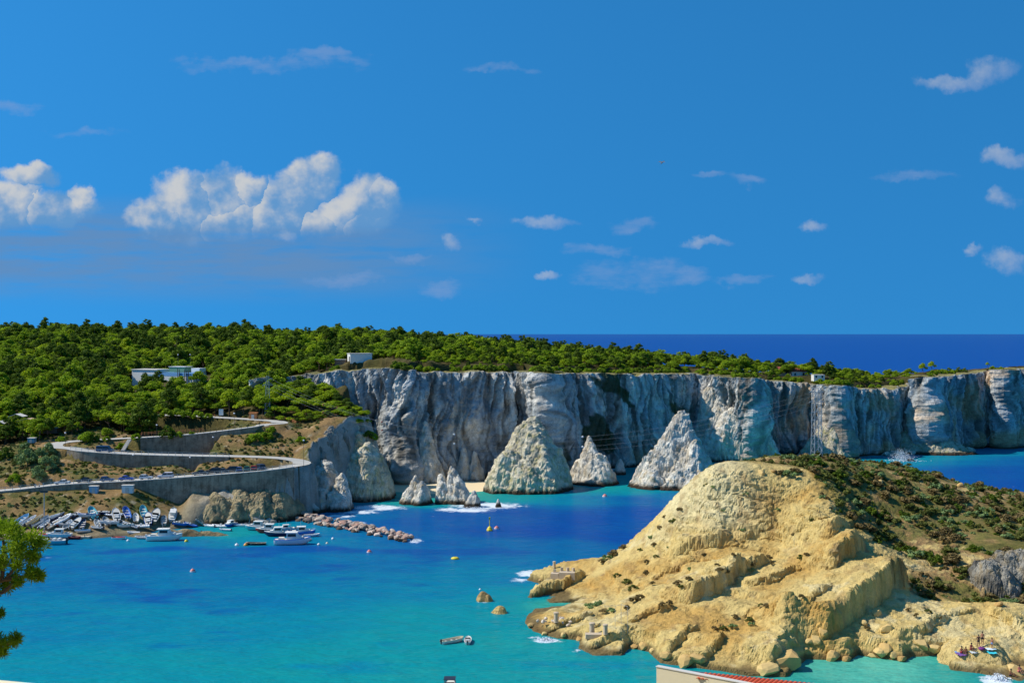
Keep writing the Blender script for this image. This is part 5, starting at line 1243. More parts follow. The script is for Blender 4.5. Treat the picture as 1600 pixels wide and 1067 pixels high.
# notice board
e = empty('notice_board', (-99.5, 394, gz(-99.5, 394))); tag(e, 'white notice board on posts below the pines', 'sign')
MB().box(-.75, .75, -.05, .05, .9, 3.0).build('board', MWHITE, e)
for s_ in (-.6, .6): obj_of(MB().tube((0, .08, 0), (0, .08, 3.0), .05).me('post', MDARKP), 'post', (s_, 0, 0), 0, e)
# white and ochre tents in the wood at the left
MTENT = plain('tent_canvas', lin(224, 214, 200), 0.85); MTENT2 = plain('ochre_canvas', lin(206, 172, 140), 0.85)
for px, py, w_, mt, lab in ((28, 646, 5.0, MTENT, 'white tent roof glimpsed in the lower wood'), (46, 653, 7.0, MTENT2, 'wide ochre tent roof glimpsed in the lower wood'), (2, 657, 3.5, MTENT, 'white tent roof at the left picture edge')):
    q = P(px, py, 388); g_ = gz(q.x, q.y); e = empty('tent', (q.x, q.y, g_)); tag(e, lab, 'tent'); h_ = max(q.z - g_, 2.2)
    MB().prism([(-w_ / 2, h_ - .9), (0, h_), (w_ / 2, h_ - .9), (w_ / 2, h_ - 1.0), (0, h_ - .1), (-w_ / 2, h_ - 1.0)], -2, 2).build('canvas_roof', mt, e)
    for sx_ in (-1, 1):
        for sy_ in (-1, 1): obj_of(MB().tube((0, 0, 0), (0, 0, h_ - .95), .05).me('pole', MDARKP), 'pole', (sx_ * (w_ / 2 - .1), sy_ * 1.9, 0), 0, e)
# footpath in the woods and steps between roads
MSTEP = plain('pale_step', lin(214, 204, 188), 0.9)
e = empty('stairs', (0, 0, 0)); tag(e, 'narrow pale steps climbing from the upper road', 'stairs')
a_, b_ = Vector((-123.0, 364.2, 18.2)), Vector((-122.9, 370.0, 21.0)); sm = MB().box(-.6, .6, -.25, .25, -.4, 0).me('step', MSTEP)
for i in range(12): obj_of(sm, 'step', a_.lerp(b_, i / 11), 0, e)
# cliff-top hut: bright left side, open front frame
q = P(562, 571, 441); g_ = 42.6; e = empty('hut', (q.x, q.y, g_), R(20)); tag(e, 'white flat-roofed hut standing on the cliff top', 'building')
MB().box(-4.2, 4.2, -2.6, 2.6, -.6, 4.6).build('wall', MWHITE, e)
MB().box(-4.4, 4.4, -2.8, 2.8, 4.604, 4.85).build('roof', MCOPE, e)
w_ = MB().box(-4.26, -4.203, -1.9, -.2, .4, 3.6).build('window', MGLASS, e); MB().box(-4.3, -4.262, -1.12, -1.0, .4, 3.6).build('mullion', MWHITE, w_)
w_ = MB().box(2.0, 2.6, -2.66, -2.603, 1.2, 1.9).build('window', MGLASS, e); MB().box(1.95, 2.65, -2.7, -2.605, 1.08, 1.196).build('sill', MCOPE, w_)
e = empty('brick_annex', (q.x - 7.6, q.y + 1.5, g_)); tag(e, 'low brownish annex left of the cliff-top hut', 'building')
MBRK = plain('brown_render', lin(150, 120, 98), .9, 0, .15, 2)
MB().box(-2.0, 2.0, -1.5, 1.5, -.6, 2.3).build('wall', MBRK, e); MB().box(-2.15, 2.15, -1.65, 1.65, 2.304, 2.5).build('roof', MCOPE, e)
# terraced building with pool in the wood
q = P(262, 590, 464); e = empty('terraced_building', (q.x, q.y, 35.9), R(-22)); tag(e, 'long white terraced building with blue band in the pine wood', 'building')
MBLUE = plain('pool_blue', lin(120, 170, 214), .4); MGRN = plain('green_awning', lin(96, 140, 110), .7)
MB().box(-14.5, -2, -4, 4, -2, 4.4).build('wall', MWHITE, e); MB().box(-14.8, -1.8, -4.3, 4.3, 4.404, 4.7).build('roof', MCOPE, e)
w_ = MB().box(-9.5, -3.0, -4.06, -4.003, 1.4, 2.8).build('window', MPBLUE, e)
for i in range(4): obj_of(MB().box(-.05, .05, -4.1, -4.062, 1.4, 2.8).me('mullion', MWHITE), 'mullion', (-8.8 + 1.7 * i, 0, 0), 0, w_)
MB().box(-1.79, 15, -3.4, 5, -2, 3.3).build('terrace', MWHITE, e); MB().box(-1.7, 15.0, -3.46, -3.403, 2.2, 3.2).build('blue_band', MBLUE, e)
MB().box(-1.7, 15.1, -3.5, 5.1, 3.304, 3.45).build('deck', MBLUE, e)
p_ = MB().box(0, 7.4, 1.0, 6, 3.6, 5.6).build('pavilion', MGRN, e); MB().box(-.3, 7.7, .8, 6.2, 5.604, 5.8).build('pavilion_roof', MWHITE, p_)
MB().box(10.0, 14.0, 2.0, 6, 3.6, 5.2).build('side_room', MWHITE, e)
for i, x in enumerate((7.9, 8.7, 11.2, 12.0, 13.1)): obj_of(MB().tube((0, -3.8, -1), (0, -3.8, 5.2 - .3 * i), .14).me('column', MDARKP), 'column', (x, 0, 0), 0, e)
# red-roofed house at the right of the plateau
MRED = plain('red_tile', lin(150, 76, 60), .8, 0, .15, 4)
for px, Y, w_, lab in ((1247, 545, 7, 'pale house with red roof at the cliff-top wood edge'), (1222, 550, 5.6, 'small red-roofed house left of the larger one in the wood'), (1278, 532, 5, 'low white ruin at the cliff edge right of the red-roofed house')):
    x = (px - 800) * Y / FOC; g_ = gz(x, Y); e = empty('house', (x, Y, g_)); tag(e, lab, 'house'); h_ = 2.6 if w_ > 5.5 else 2.0
    MB().box(-w_ / 2, w_ / 2, -2.4, 2.4, -.8, h_).build('wall', MWHITE, e)
    if w_ > 5.5: MB().prism([(-2.9, h_), (0, h_ + 1.5), (2.9, h_), (2.9, h_ - .12), (-2.9, h_ - .12)], -w_ / 2 - .3, w_ / 2 + .3).build('roof', MRED, e).rotation_euler = (0, 0, R(90))
    else: MB().box(-w_ / 2 - .1, w_ / 2 + .1, -2.5, 2.5, h_ + .003, h_ + .2).build('roof', MCOPE, e)
    for sx_ in (-.28, .28):
        ww = MB().box(-.4, .4, -2.46, -2.403, .8, 1.8).build('window', MGLASS, e); ww.location.x = sx_ * w_; MB().box(-.5, .5, -2.5, -2.405, .7, .797).build('sill', MCOPE, ww)
# ================================================================== lamp posts and poles
def lamp(px, py, h, label, fn=hill_at, name='street_lamp'):
    q = fn(px, py); e = empty(name, q); tag(e, label, 'street lamp'); MB().tube((0, 0, -.3), (0, 0, h), .07, .05).build('post', MDARKP, e)
    MB().lathe([(.05, 0), (.26, .08), (.3, .3), (.18, .42), (.02, .44)], 8, (0, 0, h)).build('lamp_head', MLAMP, e)
lamp(208, 735, 4.5, 'street lamp in front of the upper wall below the blue van'); lamp(297, 748 - 12, 4.0, 'street lamp behind the lower road left of the car row'); lamp(102, 697, 4, 'dark lamp post at the upper hairpin bend'); lamp(245, 702, 3.8, 'lamp post beside the wide dark bush'); lamp(333, 703, 3.8, 'lamp post at the right end above the upper wall')
lamp(366, 676, 5, 'lamp post at the top road bend', fn=lambda a, b: Vector(((a - 800) * 381 / FOC, 381, gz((a - 800) * 381 / FOC, 381)))); lamp(458, 727, 7.5, 'tall pole at the outer tip of the hairpin', fn=lambda a, b: Vector((-63.2, 349.5, gz(-63.2, 349.5))))
lamp(291, 582, 8, 'white lamp post above the terraced building', fn=lambda a, b: Vector((-133, 476, 38))); lamp(273, 582, 8, 'second lamp post above the terraced building', fn=lambda a, b: Vector((-138, 476, 38)))
q = hill_at(69, 832); e = empty('floodlight_mast', q); tag(e, 'tall floodlight mast among the boats at left', 'mast')
MB().tube((0, 0, -.3), (0, 0, 11.2), .16, .10, 8).build('mast', MLATT, e); hd_ = MB().box(-.9, .9, -.1, .1, 10.7, 10.85).build('crossbar', MDARKP, e)
for x in (-.75, 0, .75): obj_of(MB().box(-.3, .3, -.3, .05, 10.86, 11.4).me('floodlight', MDARKP), 'floodlight', (x, 0, 0), 0, e)
# ================================================================== lattice pylons and cables
def pylon(base, h, w0, w1, label, arms):
    e = empty('lattice_pylon', base, R(12)); tag(e, label, 'pylon'); n_ = max(5, int(h / 1.8))
    def cn(t, k): w_ = (w0 * (1 - t) + w1 * t) / 2; return Vector(((-w_, w_, w_, -w_)[k], (-w_, -w_, w_, w_)[k], t * h))
    for k in range(4): MB().tube(cn(0, k) + Vector((0, 0, -.4)), cn(1, k), .11, .09, 4).build('leg', MLATT, e)
    mb = MB()
    for i in range(n_):
        for k in range(4):
            mb.tube(cn(i / n_, k), cn((i + 1) / n_, (k + 1) % 4), .06, .06, 4); mb.tube(cn((i + 1) / n_, k), cn((i + 1) / n_, (k + 1) % 4), .05, .05, 4)
    mb.build('bracing', MLATT, e)
    for z, l in arms:
        a_ = MB().tube((-l, 0, z), (l, 0, z), .09, .09, 4).tube((-l, 0, z), (0, 0, z + .7), .06, .06, 4).tube((l, 0, z), (0, 0, z + .7), .06, .06, 4).build('crossarm', MLATT, e)
        for s_ in (-1, 1): MB().lathe([(.05, -.7), (.16, -.6), (.08, -.45), (.16, -.3), (.08, -.15), (.05, 0)], 6, (s_ * (l - .1), 0, z)).build('insulator', MGLASS, a_)
    return e
bR = Vector(((1276 - 800) * 281 / FOC, 281, hz((1276 - 800) * 281 / FOC, 281))); zr = EYE - (606 - HOR) * 281 / FOC
pylon(bR, zr - bR.z, 2.0, 1.5, 'tall lattice pylon on the crest of the headland', ((zr - bR.z - 1.0, 1.9), (zr - bR.z - 3.4, 1.9)))
xL = (418 - 800) * 399 / FOC; bL = Vector((xL, 399, gz(xL, 399))); zl = EYE - (588 - HOR) * 399 / FOC
pylon(bL, zl - bL.z, 1.8, .9, 'small pale lattice pylon in the bushes on the knoll', ((zl - bL.z - .8, 1.7), (zl - bL.z - 3, 1.7)))
MCAB = plain('cable', lin(132, 140, 146), .6)
for i, (za, zb, oa, ob, sag) in enumerate(((-1.0, -1.2, -1.6, -1.7, 15.5), (-1.0, -1.2, 1.6, 1.7, 16.5), (-3.2, -3.6, -1.6, -1.7, 16), (-3.2, -3.6, 1.6, 1.7, 17))):
    A = Vector((xL + oa, 399, zl + za)); B = Vector((bR.x + ob, 281, zr + zb)); pts = []
    for k in range(61):
        t = k / 60; p = A.lerp(B, t); p.z -= sag * 4 * t * (1 - t); pts.append(p)
    o = MB().path(pts, 0.016, 4).build('power_cable', MCAB); tag(o, ['upper front', 'upper back', 'lower front', 'lower back'][i] + ' power cable sagging between the two pylons', 'cable')
    for k in ((9, 17, 26, 40) if i in (0, 2) else ()):
        bb = MB().lathe([(.02, -.3), (.22, -.22), (.3, 0), (.22, .22), (.02, .3)], 8, pts[k]).build('cable_marker', [MWHITE, MRED][(k + i) % 2]); tag(bb, 'round ' + ['white', 'red'][(k + i) % 2] + ' aircraft warning ball on a power cable', 'marker ball', 'warning balls on the cables')
# ================================================================== boats
def hull_pts(L, B, D, n=11, full=0.72):
    st = []
    for i in range(n):
        s = i / (n - 1); x = -L / 2 + L * s
        b = B / 2 * (full + (1 - full) * math.sin(min(s / .45, 1) * math.pi / 2)) * (1 if s < .45 else math.sqrt(max(0.0, 1 - ((s - .45) / .55) ** 2.3)))
        b = max(b, 0.03); sh = D * (1 + .35 * max(0, s - .3) ** 2 * 2)
        kz = -.12 * D + (.9 * D * max(0, (s - .72) / .28) ** 2)
        st.append((x, b, sh, kz))
    return st
def hull_mesh(L, B, D):
    st = hull_pts(L, B, D); v = []; f = []
    for (x, b, sh, kz) in st:
        v += [(x, -b, sh), (x, -b * .82, kz + (sh - kz) * .35), (x, 0, kz), (x, b * .82, kz + (sh - kz) * .35), (x, b, sh)]
    n = len(st)
    for i in range(n - 1):
        for j in range(4): f.append((i * 5 + j, i * 5 + j + 1, (i + 1) * 5 + j + 1, (i + 1) * 5 + j))
    f.append((4, 3, 2, 1, 0)); return mesh('hull', v, f, True, mat=MHULL)
def inner_mesh(L, B, D, floor=.4, mat=None, name='inside'):
    st = hull_pts(L * .965, B * .88, D); v = []; f = []
    for (x, b, sh, kz) in st:
        zf = max(D * floor, kz + .05); v += [(x, -b, sh - .01), (x, -b * .9, zf), (x, b * .9, zf), (x, b, sh - .01)]
    n = len(st)
    for i in range(n - 1):
        for j in range(3): f.append((i * 4 + j, (i + 1) * 4 + j, (i + 1) * 4 + j + 1, i * 4 + j + 1))
    f.append((0, 1, 2, 3)); return mesh(name, v, f, True, mat=mat or MDECK)
def gun_mesh(L, B, D, r=.05, mat=None):
    st = hull_pts(L, B, D); mb = MB(); k = 1.0
    a = [Vector((x, -b, sh + .01)) for x, b, sh, kz in st]; c = [Vector((x, b, sh + .01)) for x, b, sh, kz in st]
    mb.path(a + c[::-1] + [a[0]], r, 5); return mb.me('gunwale', mat or MHULL)
def deck_mesh(L, B, D):
    st = hull_pts(L * .99, B * .96, D); v = []; f = []
    for (x, b, sh, kz) in st: v += [(x, -b, sh - .06), (x, 0, sh - .03), (x, b, sh - .06)]
    for i in range(len(st) - 1):
        for j in range(2): f.append((i * 3 + j, (i + 1) * 3 + j, (i + 1) * 3 + j + 1, i * 3 + j + 1))
    return mesh('deck', v, f, True, mat=MDECK)
BK = {}
def boat_parts(kind):
    if kind in BK: return BK[kind]
    m = []
    def a(nm, me, loc=(0, 0, 0), col=None, sub=()): m.append((nm, me, loc, col, sub))
    if kind == 'open':       # open wooden or plastic boat with thwarts and outboard
        L, B, D = 4.8, 1.8, .72
        a('hull', hull_mesh(L, B, D), col=0); a('inside', inner_mesh(L, B, D, mat=MHULL), col=1); a('gunwale', gun_mesh(L, B, D), col=1)
        sm = MB().box(-.16, .16, -.76, .76, .46, .52).me('seat', MDECK)
        for x in (-1.3, 0, 1.1): a('seat', sm, (x, 0, 0))
        a('outboard_motor', MB().box(-.2, .15, -.16, .16, .55, 1.05, .04).box(-.1, .08, -.07, .07, -.3, .55).me('outboard_motor', MMOTOR), (-2.5, 0, 0))
    elif kind == 'rib':      # inflatable
        L, B, D = 4.4, 1.9, .62
        st = hull_pts(L, B * .86, .45); mb = MB(); p_ = [Vector((x, -b, .42 + .2 * max(0, i - 7) / 3)) for i, (x, b, s, k) in enumerate(st)]; c_ = [Vector((x, b, .42 + .2 * max(0, i - 7) / 3)) for i, (x, b, s, k) in enumerate(st)]
        mb.path(p_ + c_[::-1], .24, 8); a('tube', mb.me('tube', MHULL, True), col=0); a('hull', hull_mesh(L * .96, B * .7, .4), col=1); a('inside', inner_mesh(L * .9, B * .72, .46, .5))
        a('console', MB().box(-.2, .25, -.3, .3, .25, 1.05, .06).me('console', MWHITE), (-.2, 0, 0)); a('outboard_motor', MB().box(-.2, .15, -.16, .16, .5, 1.05, .04).box(-.1, .08, -.07, .07, -.3, .5).me('outboard_motor', MMOTOR), (-2.25, 0, 0))
    elif kind == 'motor':    # decked motorboat with windscreen
        L, B, D = 5.6, 2.1, .95
        a('hull', hull_mesh(L, B, D), col=0); a('deck', deck_mesh(L, B, D)); a('gunwale', gun_mesh(L, B, D), col=1)
        a('cockpit', MB().box(-2.0, .5, -.7, .7, .9, .97).me('cockpit', MDARKP)); a('windscreen', MB().prism([(.5, .95), (.15, 1.45), (.2, 1.47), (.62, .95)], -.75, .75).me('windscreen', MGLASS))
        for x in (-1.5, -.6): a('seat', MB().box(-.25, .25, -.6, .6, .97, 1.25, .04).me('seat', MWHITE), (x, 0, 0))
        a('outboard_motor', MB().box(-.25, .2, -.2, .2, .8, 1.4, .05).box(-.12, .1, -.08, .08, -.3, .8).me('outboard_motor', MMOTOR), (-2.95, 0, 0))
    elif kind == 'cabin':    # cabin cruiser / small fishing boat
        L, B, D = 8.4, 2.9, 1.35
        a('hull', hull_mesh(L, B, D), col=0); a('deck', deck_mesh(L, B, D)); a('gunwale', gun_mesh(L, B, D, .08), col=1)
        a('cabin', MB().prism([(-1.3, 1.25), (-1.3, 2.9), (1.0, 2.9), (1.5, 2.05), (2.4, 1.95), (2.6, 1.25)], -.95, .95).me('cabin', MWHITE), sub=(('cabin_roof', MB().box(-1.7, 1.2, -1.1, 1.1, 2.904, 3.0).me('cabin_roof', MWHITE), (0, 0, 0), 1),
          ('window', MB().box(-1.0, .9, -.985, -.953, 2.05, 2.7).me('window', MGLASS), (0, 0, 0), None), ('window', MB().box(-1.0, .9, .953, .985, 2.05, 2.7).me('window', MGLASS), (0, 0, 0), None)))
        a('mast', MB().tube((-.4, 0, 3.0), (-.4, 0, 5.0), .05, .03).tube((-.4, -.6, 4.3), (-.4, .6, 4.3), .03).me('mast', MRAIL)); a('hatch', MB().box(-3.2, -1.9, -.8, .8, 1.3, 1.75, .05).me('hatch', MDECK))
        mb = MB(); pr = [Vector((x, s_ * (b - .1), sh + .55)) for s_ in (-1,) for x, b, sh, kz in hull_pts(L, B, D)[6:]]; mb.path(pr, .03, 4); mb.path([Vector((p.x, -p.y, p.z)) for p in pr], .03, 4)
        for p in pr[::2]: mb.tube(p, p - Vector((0, 0, .55)), .025, .025, 4); mb.tube((p.x, -p.y, p.z), (p.x, -p.y, p.z - .55), .025, .025, 4)
        a('bow_rail', mb.me('bow_rail', MRAIL))
    elif kind == 'row':
        L, B, D = 4.6, 1.5, .6
        a('hull', hull_mesh(L, B, D), col=0); a('inside', inner_mesh(L, B, D, mat=MDARKP)); a('gunwale', gun_mesh(L, B, D), col=1); sm = MB().box(-.14, .14, -.62, .62, .4, .46).me('seat', MDECK)
        for x in (-1.2, 0, 1.1): a('seat', sm, (x, 0, 0))
    BK[kind] = m; return m
def boat(kind, loc, deg, c0, c1_, label, s=1.0, roll=0.0, pitch=0.0, name='boat', cat='boat', group=None):
    e = empty(name, loc); e.rotation_euler = (R(roll), R(pitch), R(deg)); e.scale = (s, s, s); tag(e, label, cat, group)
    for nm, me, l, ci, sub in boat_parts(kind):
        o = obj_of(me, nm, l, 0, e, (c0, c1_)[ci] if ci is not None else None)
        for nm2, me2, l2, ci2 in sub: obj_of(me2, nm2, l2, 0, o, (c0, c1_)[ci2] if ci2 is not None else None)
    return e
wht = lin(228, 228, 226); crm = lin(222, 206, 170); yel = lin(214, 184, 120); gry = lin(150, 156, 160); trq = lin(80, 180, 196); blu = lin(40, 110, 200); nvy = lin(26, 44, 84); rd = lin(176, 44, 40); lbl = lin(150, 190, 216); blk = lin(24, 26, 30); bge = lin(186, 166, 136); grn = lin(60, 120, 96)
ASHORE = [  # column, row, kind, heading, colours, scale, label
    (45, 818, 'open', 65, crm, wht, 1.25, 'cream open boat hauled up at the left end of the row'), (55, 817, 'open', 62, yel, crm, 1.25, 'yellowish open boat second from left in the hauled-up row'), (64, 818, 'open', 60, wht, gry, 1.25, 'white and grey open boat third in the hauled-up row'), (79, 812, 'open', 30, wht, wht, 1.1, 'white dinghy right of the floodlight mast'), (90, 811, 'open', 50, nvy, gry, 1.0, 'slate-blue boat between two white boats on shore'),
    (97, 816, 'rib', 60, wht, gry, 1.45, 'large white inflatable with grey floor on shore'), (82, 824, 'rib', 70, bge, gry, 1.0, 'beige inflatable close to the waterline'), (118, 821, 'motor', 80, wht, lbl, .95, 'white motorboat with pale blue trim on the slip'), (145, 805, 'open', 125, trq, trq, 1.2, 'turquoise open boat high on the grassy bank'), (181, 809, 'motor', 115, wht, wht, 1.05, 'white motorboat with its stern to the water, below the white utility box'),
    (197, 805, 'open', 120, wht, blu, 1.15, 'white boat with blue inside edge high on the bank'), (166, 818, 'open', 125, bge, gry, 1.0, 'weathered beige boat low on the bank'), (224, 803, 'open', 115, wht, trq, 1.1, 'white boat with turquoise rim above the bright blue boat'), (232, 815, 'motor', 110, blu, blu, 1.05, 'bright blue boat stern to the water'), (242, 811, 'motor', 95, bge, gry, 1.2, 'beige boat with dark cockpit beside the bright blue boat'),
    (270, 809, 'cabin', 100, wht, lbl, .75, 'white cabin boat with pale blue roof hauled ashore'), (205, 823, 'rib', 170, gry, wht, .95, 'grey inflatable lying along the waterline'), (282, 821, 'motor', 10, blu, lbl, .8, 'small blue boat at the foot of the rock bank'), (297, 822, 'rib', 20, blu, blu, .85, 'bright blue inflatable at the foot of the rock bank'), (314, 821, 'open', 10, gry, crm, .9, 'greyish boat at the foot of the rock bank')]
ASHORE += [(70, 822, 'open', 75, gry, wht, .95, 'grey dinghy low beside the floodlight mast'), (106, 822, 'open', 85, lbl, wht, .9, 'pale blue dinghy between the inflatable and the slip'), (130, 822, 'open', 100, wht, nvy, .95, 'white dinghy with navy inside on the slip'), (152, 820, 'rib', 120, gry, wht, .9, 'grey inflatable drawn up by the spar'), (212, 812, 'open', 110, crm, wht, .95, 'cream dinghy left of the bright blue boat'), (256, 816, 'open', 105, wht, gry, .95, 'white dinghy between the beige boat and the cabin boat'), (34, 816, 'open', 70, wht, lbl, 1.2, 'white boat half hidden by the near pine'), (190, 820, 'motor', 160, wht, wht, .8, 'small white motorboat parallel to the waterline')]
for px, py, kind, dg, a_, b_, s, lab in ASHORE:
    q = hill_at(px, py); dx = math.cos(R(dg)); dy = math.sin(R(dg)); s0 = gz(q.x + dx * 2, q.y + dy * 2); s1 = gz(q.x - dx * 2, q.y - dy * 2)
    boat(kind, (q.x, q.y, max(.5 * (s0 + s1), q.z) + .05), dg, a_, b_, lab, s, roll=wr.uniform(-10, 10), pitch=-math.degrees(math.atan2(s0 - s1, 4.0)), group='boats hauled ashore')
AFLOAT = [
    (138, 831, 'motor', 200, wht, blu, 1.0, 'white motorboat with blue cover by the slip'), (170, 833, 'open', 185, wht, wht, 1.2, 'white open boat moored along the stony edge'), (178, 829, 'rib', 190, wht, rd, 1.1, 'white inflatable with red bottom behind the stony edge'), (186, 842, 'open', 340, wht, rd, .85, 'little white dinghy with red rim in front of the stony edge'), (227, 841, 'rib', 185, gry, gry, 1.15, 'grey inflatable left of the white cabin cruiser'),
    (80, 850, 'motor', 180, trq, wht, 1.4, 'turquoise-hulled motorboat nearest the left pine'), (92, 842, 'cabin', 185, wht, wht, .8, 'white cabin boat behind the turquoise motorboat'), (112, 842, 'row', 170, rd, rd, 1.0, 'red rowing boat beside the white cabin boat'), (117, 831, 'motor', 100, nvy, wht, .8, 'dark blue motorboat at the end of the jetty'), (219, 831, 'rib', 190, wht, wht, 1.2, 'white inflatable tight against the brown rock spit'), (85, 836, 'row', 175, rd, crm, .9, 'red and cream rowing boat near the floodlight mast'),
    (327, 823, 'open', 150, wht, wht, .85, 'small white boat at the left of the four under the rock face'), (344, 823, 'rib', 170, wht, nvy, 1.05, 'white inflatable second of the four under the rock face'), (360, 822, 'cabin', 250, blu, wht, .62, 'blue and white cabin boat under the rock face'), (373, 822, 'open', 160, wht, lbl, .85, 'white boat third of the four under the rock face'), (386, 822, 'open', 170, crm, wht, .8, 'cream boat last of the four under the rock face'),
    (257, 844, 'cabin', 5, wht, lbl, 1.1, 'white cabin cruiser in front of the brown rock spit'), (291, 836, 'motor', 340, wht, blu, .85, 'white and blue motorboat at the tip of the rock spit'), (324, 835, 'rib', 330, wht, wht, 1.0, 'white inflatable floating right of the rock spit'),
    (403, 828, 'cabin', 175, trq, wht, .9, 'turquoise and white fishing boat leftmost of the moored cluster'), (420, 832, 'cabin', 185, rd, wht, .85, 'red-hulled fishing boat with white cabin in the cluster'), (434, 837, 'cabin', 190, nvy, wht, .85, 'navy fishing boat with white cabin in the cluster'), (457, 850, 'cabin', 4, wht, blu, 1.12, 'large white fishing boat with blue rim, nearest of the cluster'), (472, 836, 'cabin', 10, blu, blu, .85, 'bright blue fishing boat behind the large white one'), (487, 838, 'open', 15, lbl, wht, .9, 'pale blue dinghy at the right end of the cluster'), (410, 822, 'motor', 180, grn, wht, .9, 'green motorboat at the back of the cluster'), (400, 851, 'row', 184, blk, bge, 1.1, 'black rowing boat lying apart in the bay'),
    (707, 1003, 'open', 32, wht, crm, .92, 'white open boat with black outboard in the turquoise bay'), (731, 1003, 'motor', 90, wht, wht, .62, 'white motorboat seen stern-on beside the open boat')]
AFLOAT += [(129, 838, 'open', 200, wht, lbl, .85, 'white dinghy squeezed between the jetty and the blue-covered boat'), (152, 836, 'rib', 160, gry, gry, .9, 'grey inflatable at the stony edge below the beige boat'), (160, 829, 'motor', 175, nvy, wht, .8, 'navy motorboat behind the stony edge'), (196, 833, 'motor', 205, wht, trq, .8, 'white motorboat with turquoise rim at the stony edge'), (209, 836, 'open', 170, lbl, wht, .8, 'pale blue dinghy left of the rock spit'), (238, 836, 'open', 190, wht, rd, .75, 'white dinghy with red rim at the root of the rock spit'), (147, 830, 'open', 150, rd, wht, .75, 'small red dinghy near the blue-covered boat'), (102, 836, 'motor', 190, gry, wht, .8, 'grey motorboat between the jetty and the cabin boat'), (70, 842, 'open', 175, wht, rd, .9, 'white dinghy behind the near pine'), (352, 829, 'open', 165, lbl, wht, .75, 'pale blue dinghy before the boats under the rock face'), (446, 829, 'cabin', 195, lbl, wht, .6, 'small pale blue cabin boat at the back of the cluster'), (462, 828, 'motor', 20, wht, nvy, .8, 'white motorboat between the cluster and the breakwater'), (478, 845, 'rib', 30, gry, wht, .7, 'small grey tender beside the large white fishing boat')]
for px, py, kind, dg, a_, b_, s, lab in AFLOAT:
    q = W(px, py); boat(kind, (q.x, q.y, max(-.12 * s, gz(q.x, q.y) + .08 if py < 900 else -9)), dg, a_, b_, lab, s, group='boats afloat in the harbour' if py < 900 else 'boats in the bay')
# canopy boat cut by the bottom edge
q = W(703, 1078); e = boat('motor', (q.x, q.y, -.1), 90, wht, nvy, 'boat with dark canopy at the bottom edge', .9, group='boats in the bay')
MB().box(-1.5, .6, -1.0, 1.0, 2.3, 2.4).build('canopy', MMOTOR, e)
for sx_ in (-1.4, .5):
    for sy_ in (-.9, .9): obj_of(MB().tube((0, 0, .9), (0, 0, 2.3), .035).me('canopy_pole', MDARKP), 'canopy_pole', (sx_, sy_, 0), 0, e)
# jetty planks
e = empty('jetty', tuple(W(112, 838, .5))); tag(e, 'low stone jetty between the moored boats at left', 'jetty'); MB().box(-5, 5, -.9, .9, -1, .1).build('deck', MSTONE, e)
for i in range(4): obj_of(MB().tube((0, -.8, .1), (0, -.8, .7), .1).me('bollard', MDARKP), 'bollard', (-4 + 2.6 * i, 0, 0), 0, e)
# spars lying on the slip
for (a0, b0, a1, b1, lab) in ((122, 801, 143, 815, 'long pale timber spar lying on the bank'), (156, 812, 165, 823, 'shorter timber spar beside the beige boat')):
    A_, B_ = hill_at(a0, b0), hill_at(a1, b1); o = MB().tube(A_ + Vector((0, 0, .35)), B_ + Vector((0, 0, .35)), .18, .14, 7).build('timber_spar', MSTONE); tag(o, lab, 'timber')
# ================================================================== buoys
MBUOY = plain('buoy_plastic', (1, 1, 1), .45, 0, .05, 2, objcol=True)
bsph = MB().lathe([(.02, -.9), (.5, -.75), (.88, -.35), (1, 0), (.88, .45), (.5, .82), (.12, .98), (.1, 1.15), (.02, 1.16)], 12).me('float', MBUOY, True)
bring = MB().lathe([(1.005, -.18), (1.03, -.1), (1.03, .1), (1.005, .18)], 12).me('band', MBUOY)
def buoy(px, py, r, c0, c1_, lab):
    q = W(px, py); e = empty('mooring_buoy', (q.x, q.y, .2 * r)); e.scale = (r, r, r); tag(e, lab, 'buoy', 'mooring buoys'); obj_of(bsph, 'float', parent=e, col=c0); obj_of(bring, 'band', parent=e, col=c1_)
pk = lin(206, 120, 110); yb = lin(222, 200, 50); ob_ = lin(224, 150, 50)
for a_ in ((301, 893, .62, pk, wht, 'red and white buoy alone in the left part of the bay'), (577, 863, .62, pk, wht, 'pink and white buoy off the breakwater'), (945, 776, .8, pk, wht, 'pink buoy off the fin-shaped stack'), (776, 826, .7, pk, wht, 'pink buoy beside the yellow pillar buoy'), (291, 846, .5, yb, yb, 'yellow buoy right of the white cabin cruiser'), (370, 852, .5, wht, wht, 'white buoy left of the black rowing boat'), (384, 852, .55, ob_, ob_, 'orange buoy at the bow of the black rowing boat'), (498, 851, .4, wht, crm, 'white buoy right of the large fishing boat'), (520, 842, .4, wht, wht, 'tiny white buoy near the breakwater'), (511, 849, .35, crm, wht, 'tiny cream buoy between two white ones'), (200, 845, .4, wht, wht, 'tiny white buoy before the stony edge'), (750, 921, .25, wht, wht, 'tiny white float above the brown bay rock')): buoy(*a_)
q = W(765, 829); e = empty('pillar_buoy', (q.x, q.y, 0)); tag(e, 'yellow pillar buoy with topmark in the channel', 'buoy')
MYEL = plain('yellow_paint', yb, .5); MB().lathe([(.1, -.6), (.75, -.4), (.85, .3), (.5, 1.0), (.15, 1.3), (.13, 1.31)], 10).build('float', MYEL, e); MB().tube((0, 0, 1.25), (0, 0, 3.2), .11).build('mast', MYEL, e); MB().box(-.22, .22, -.22, .22, 3.2, 3.8, .03).build('topmark', MYEL, e)
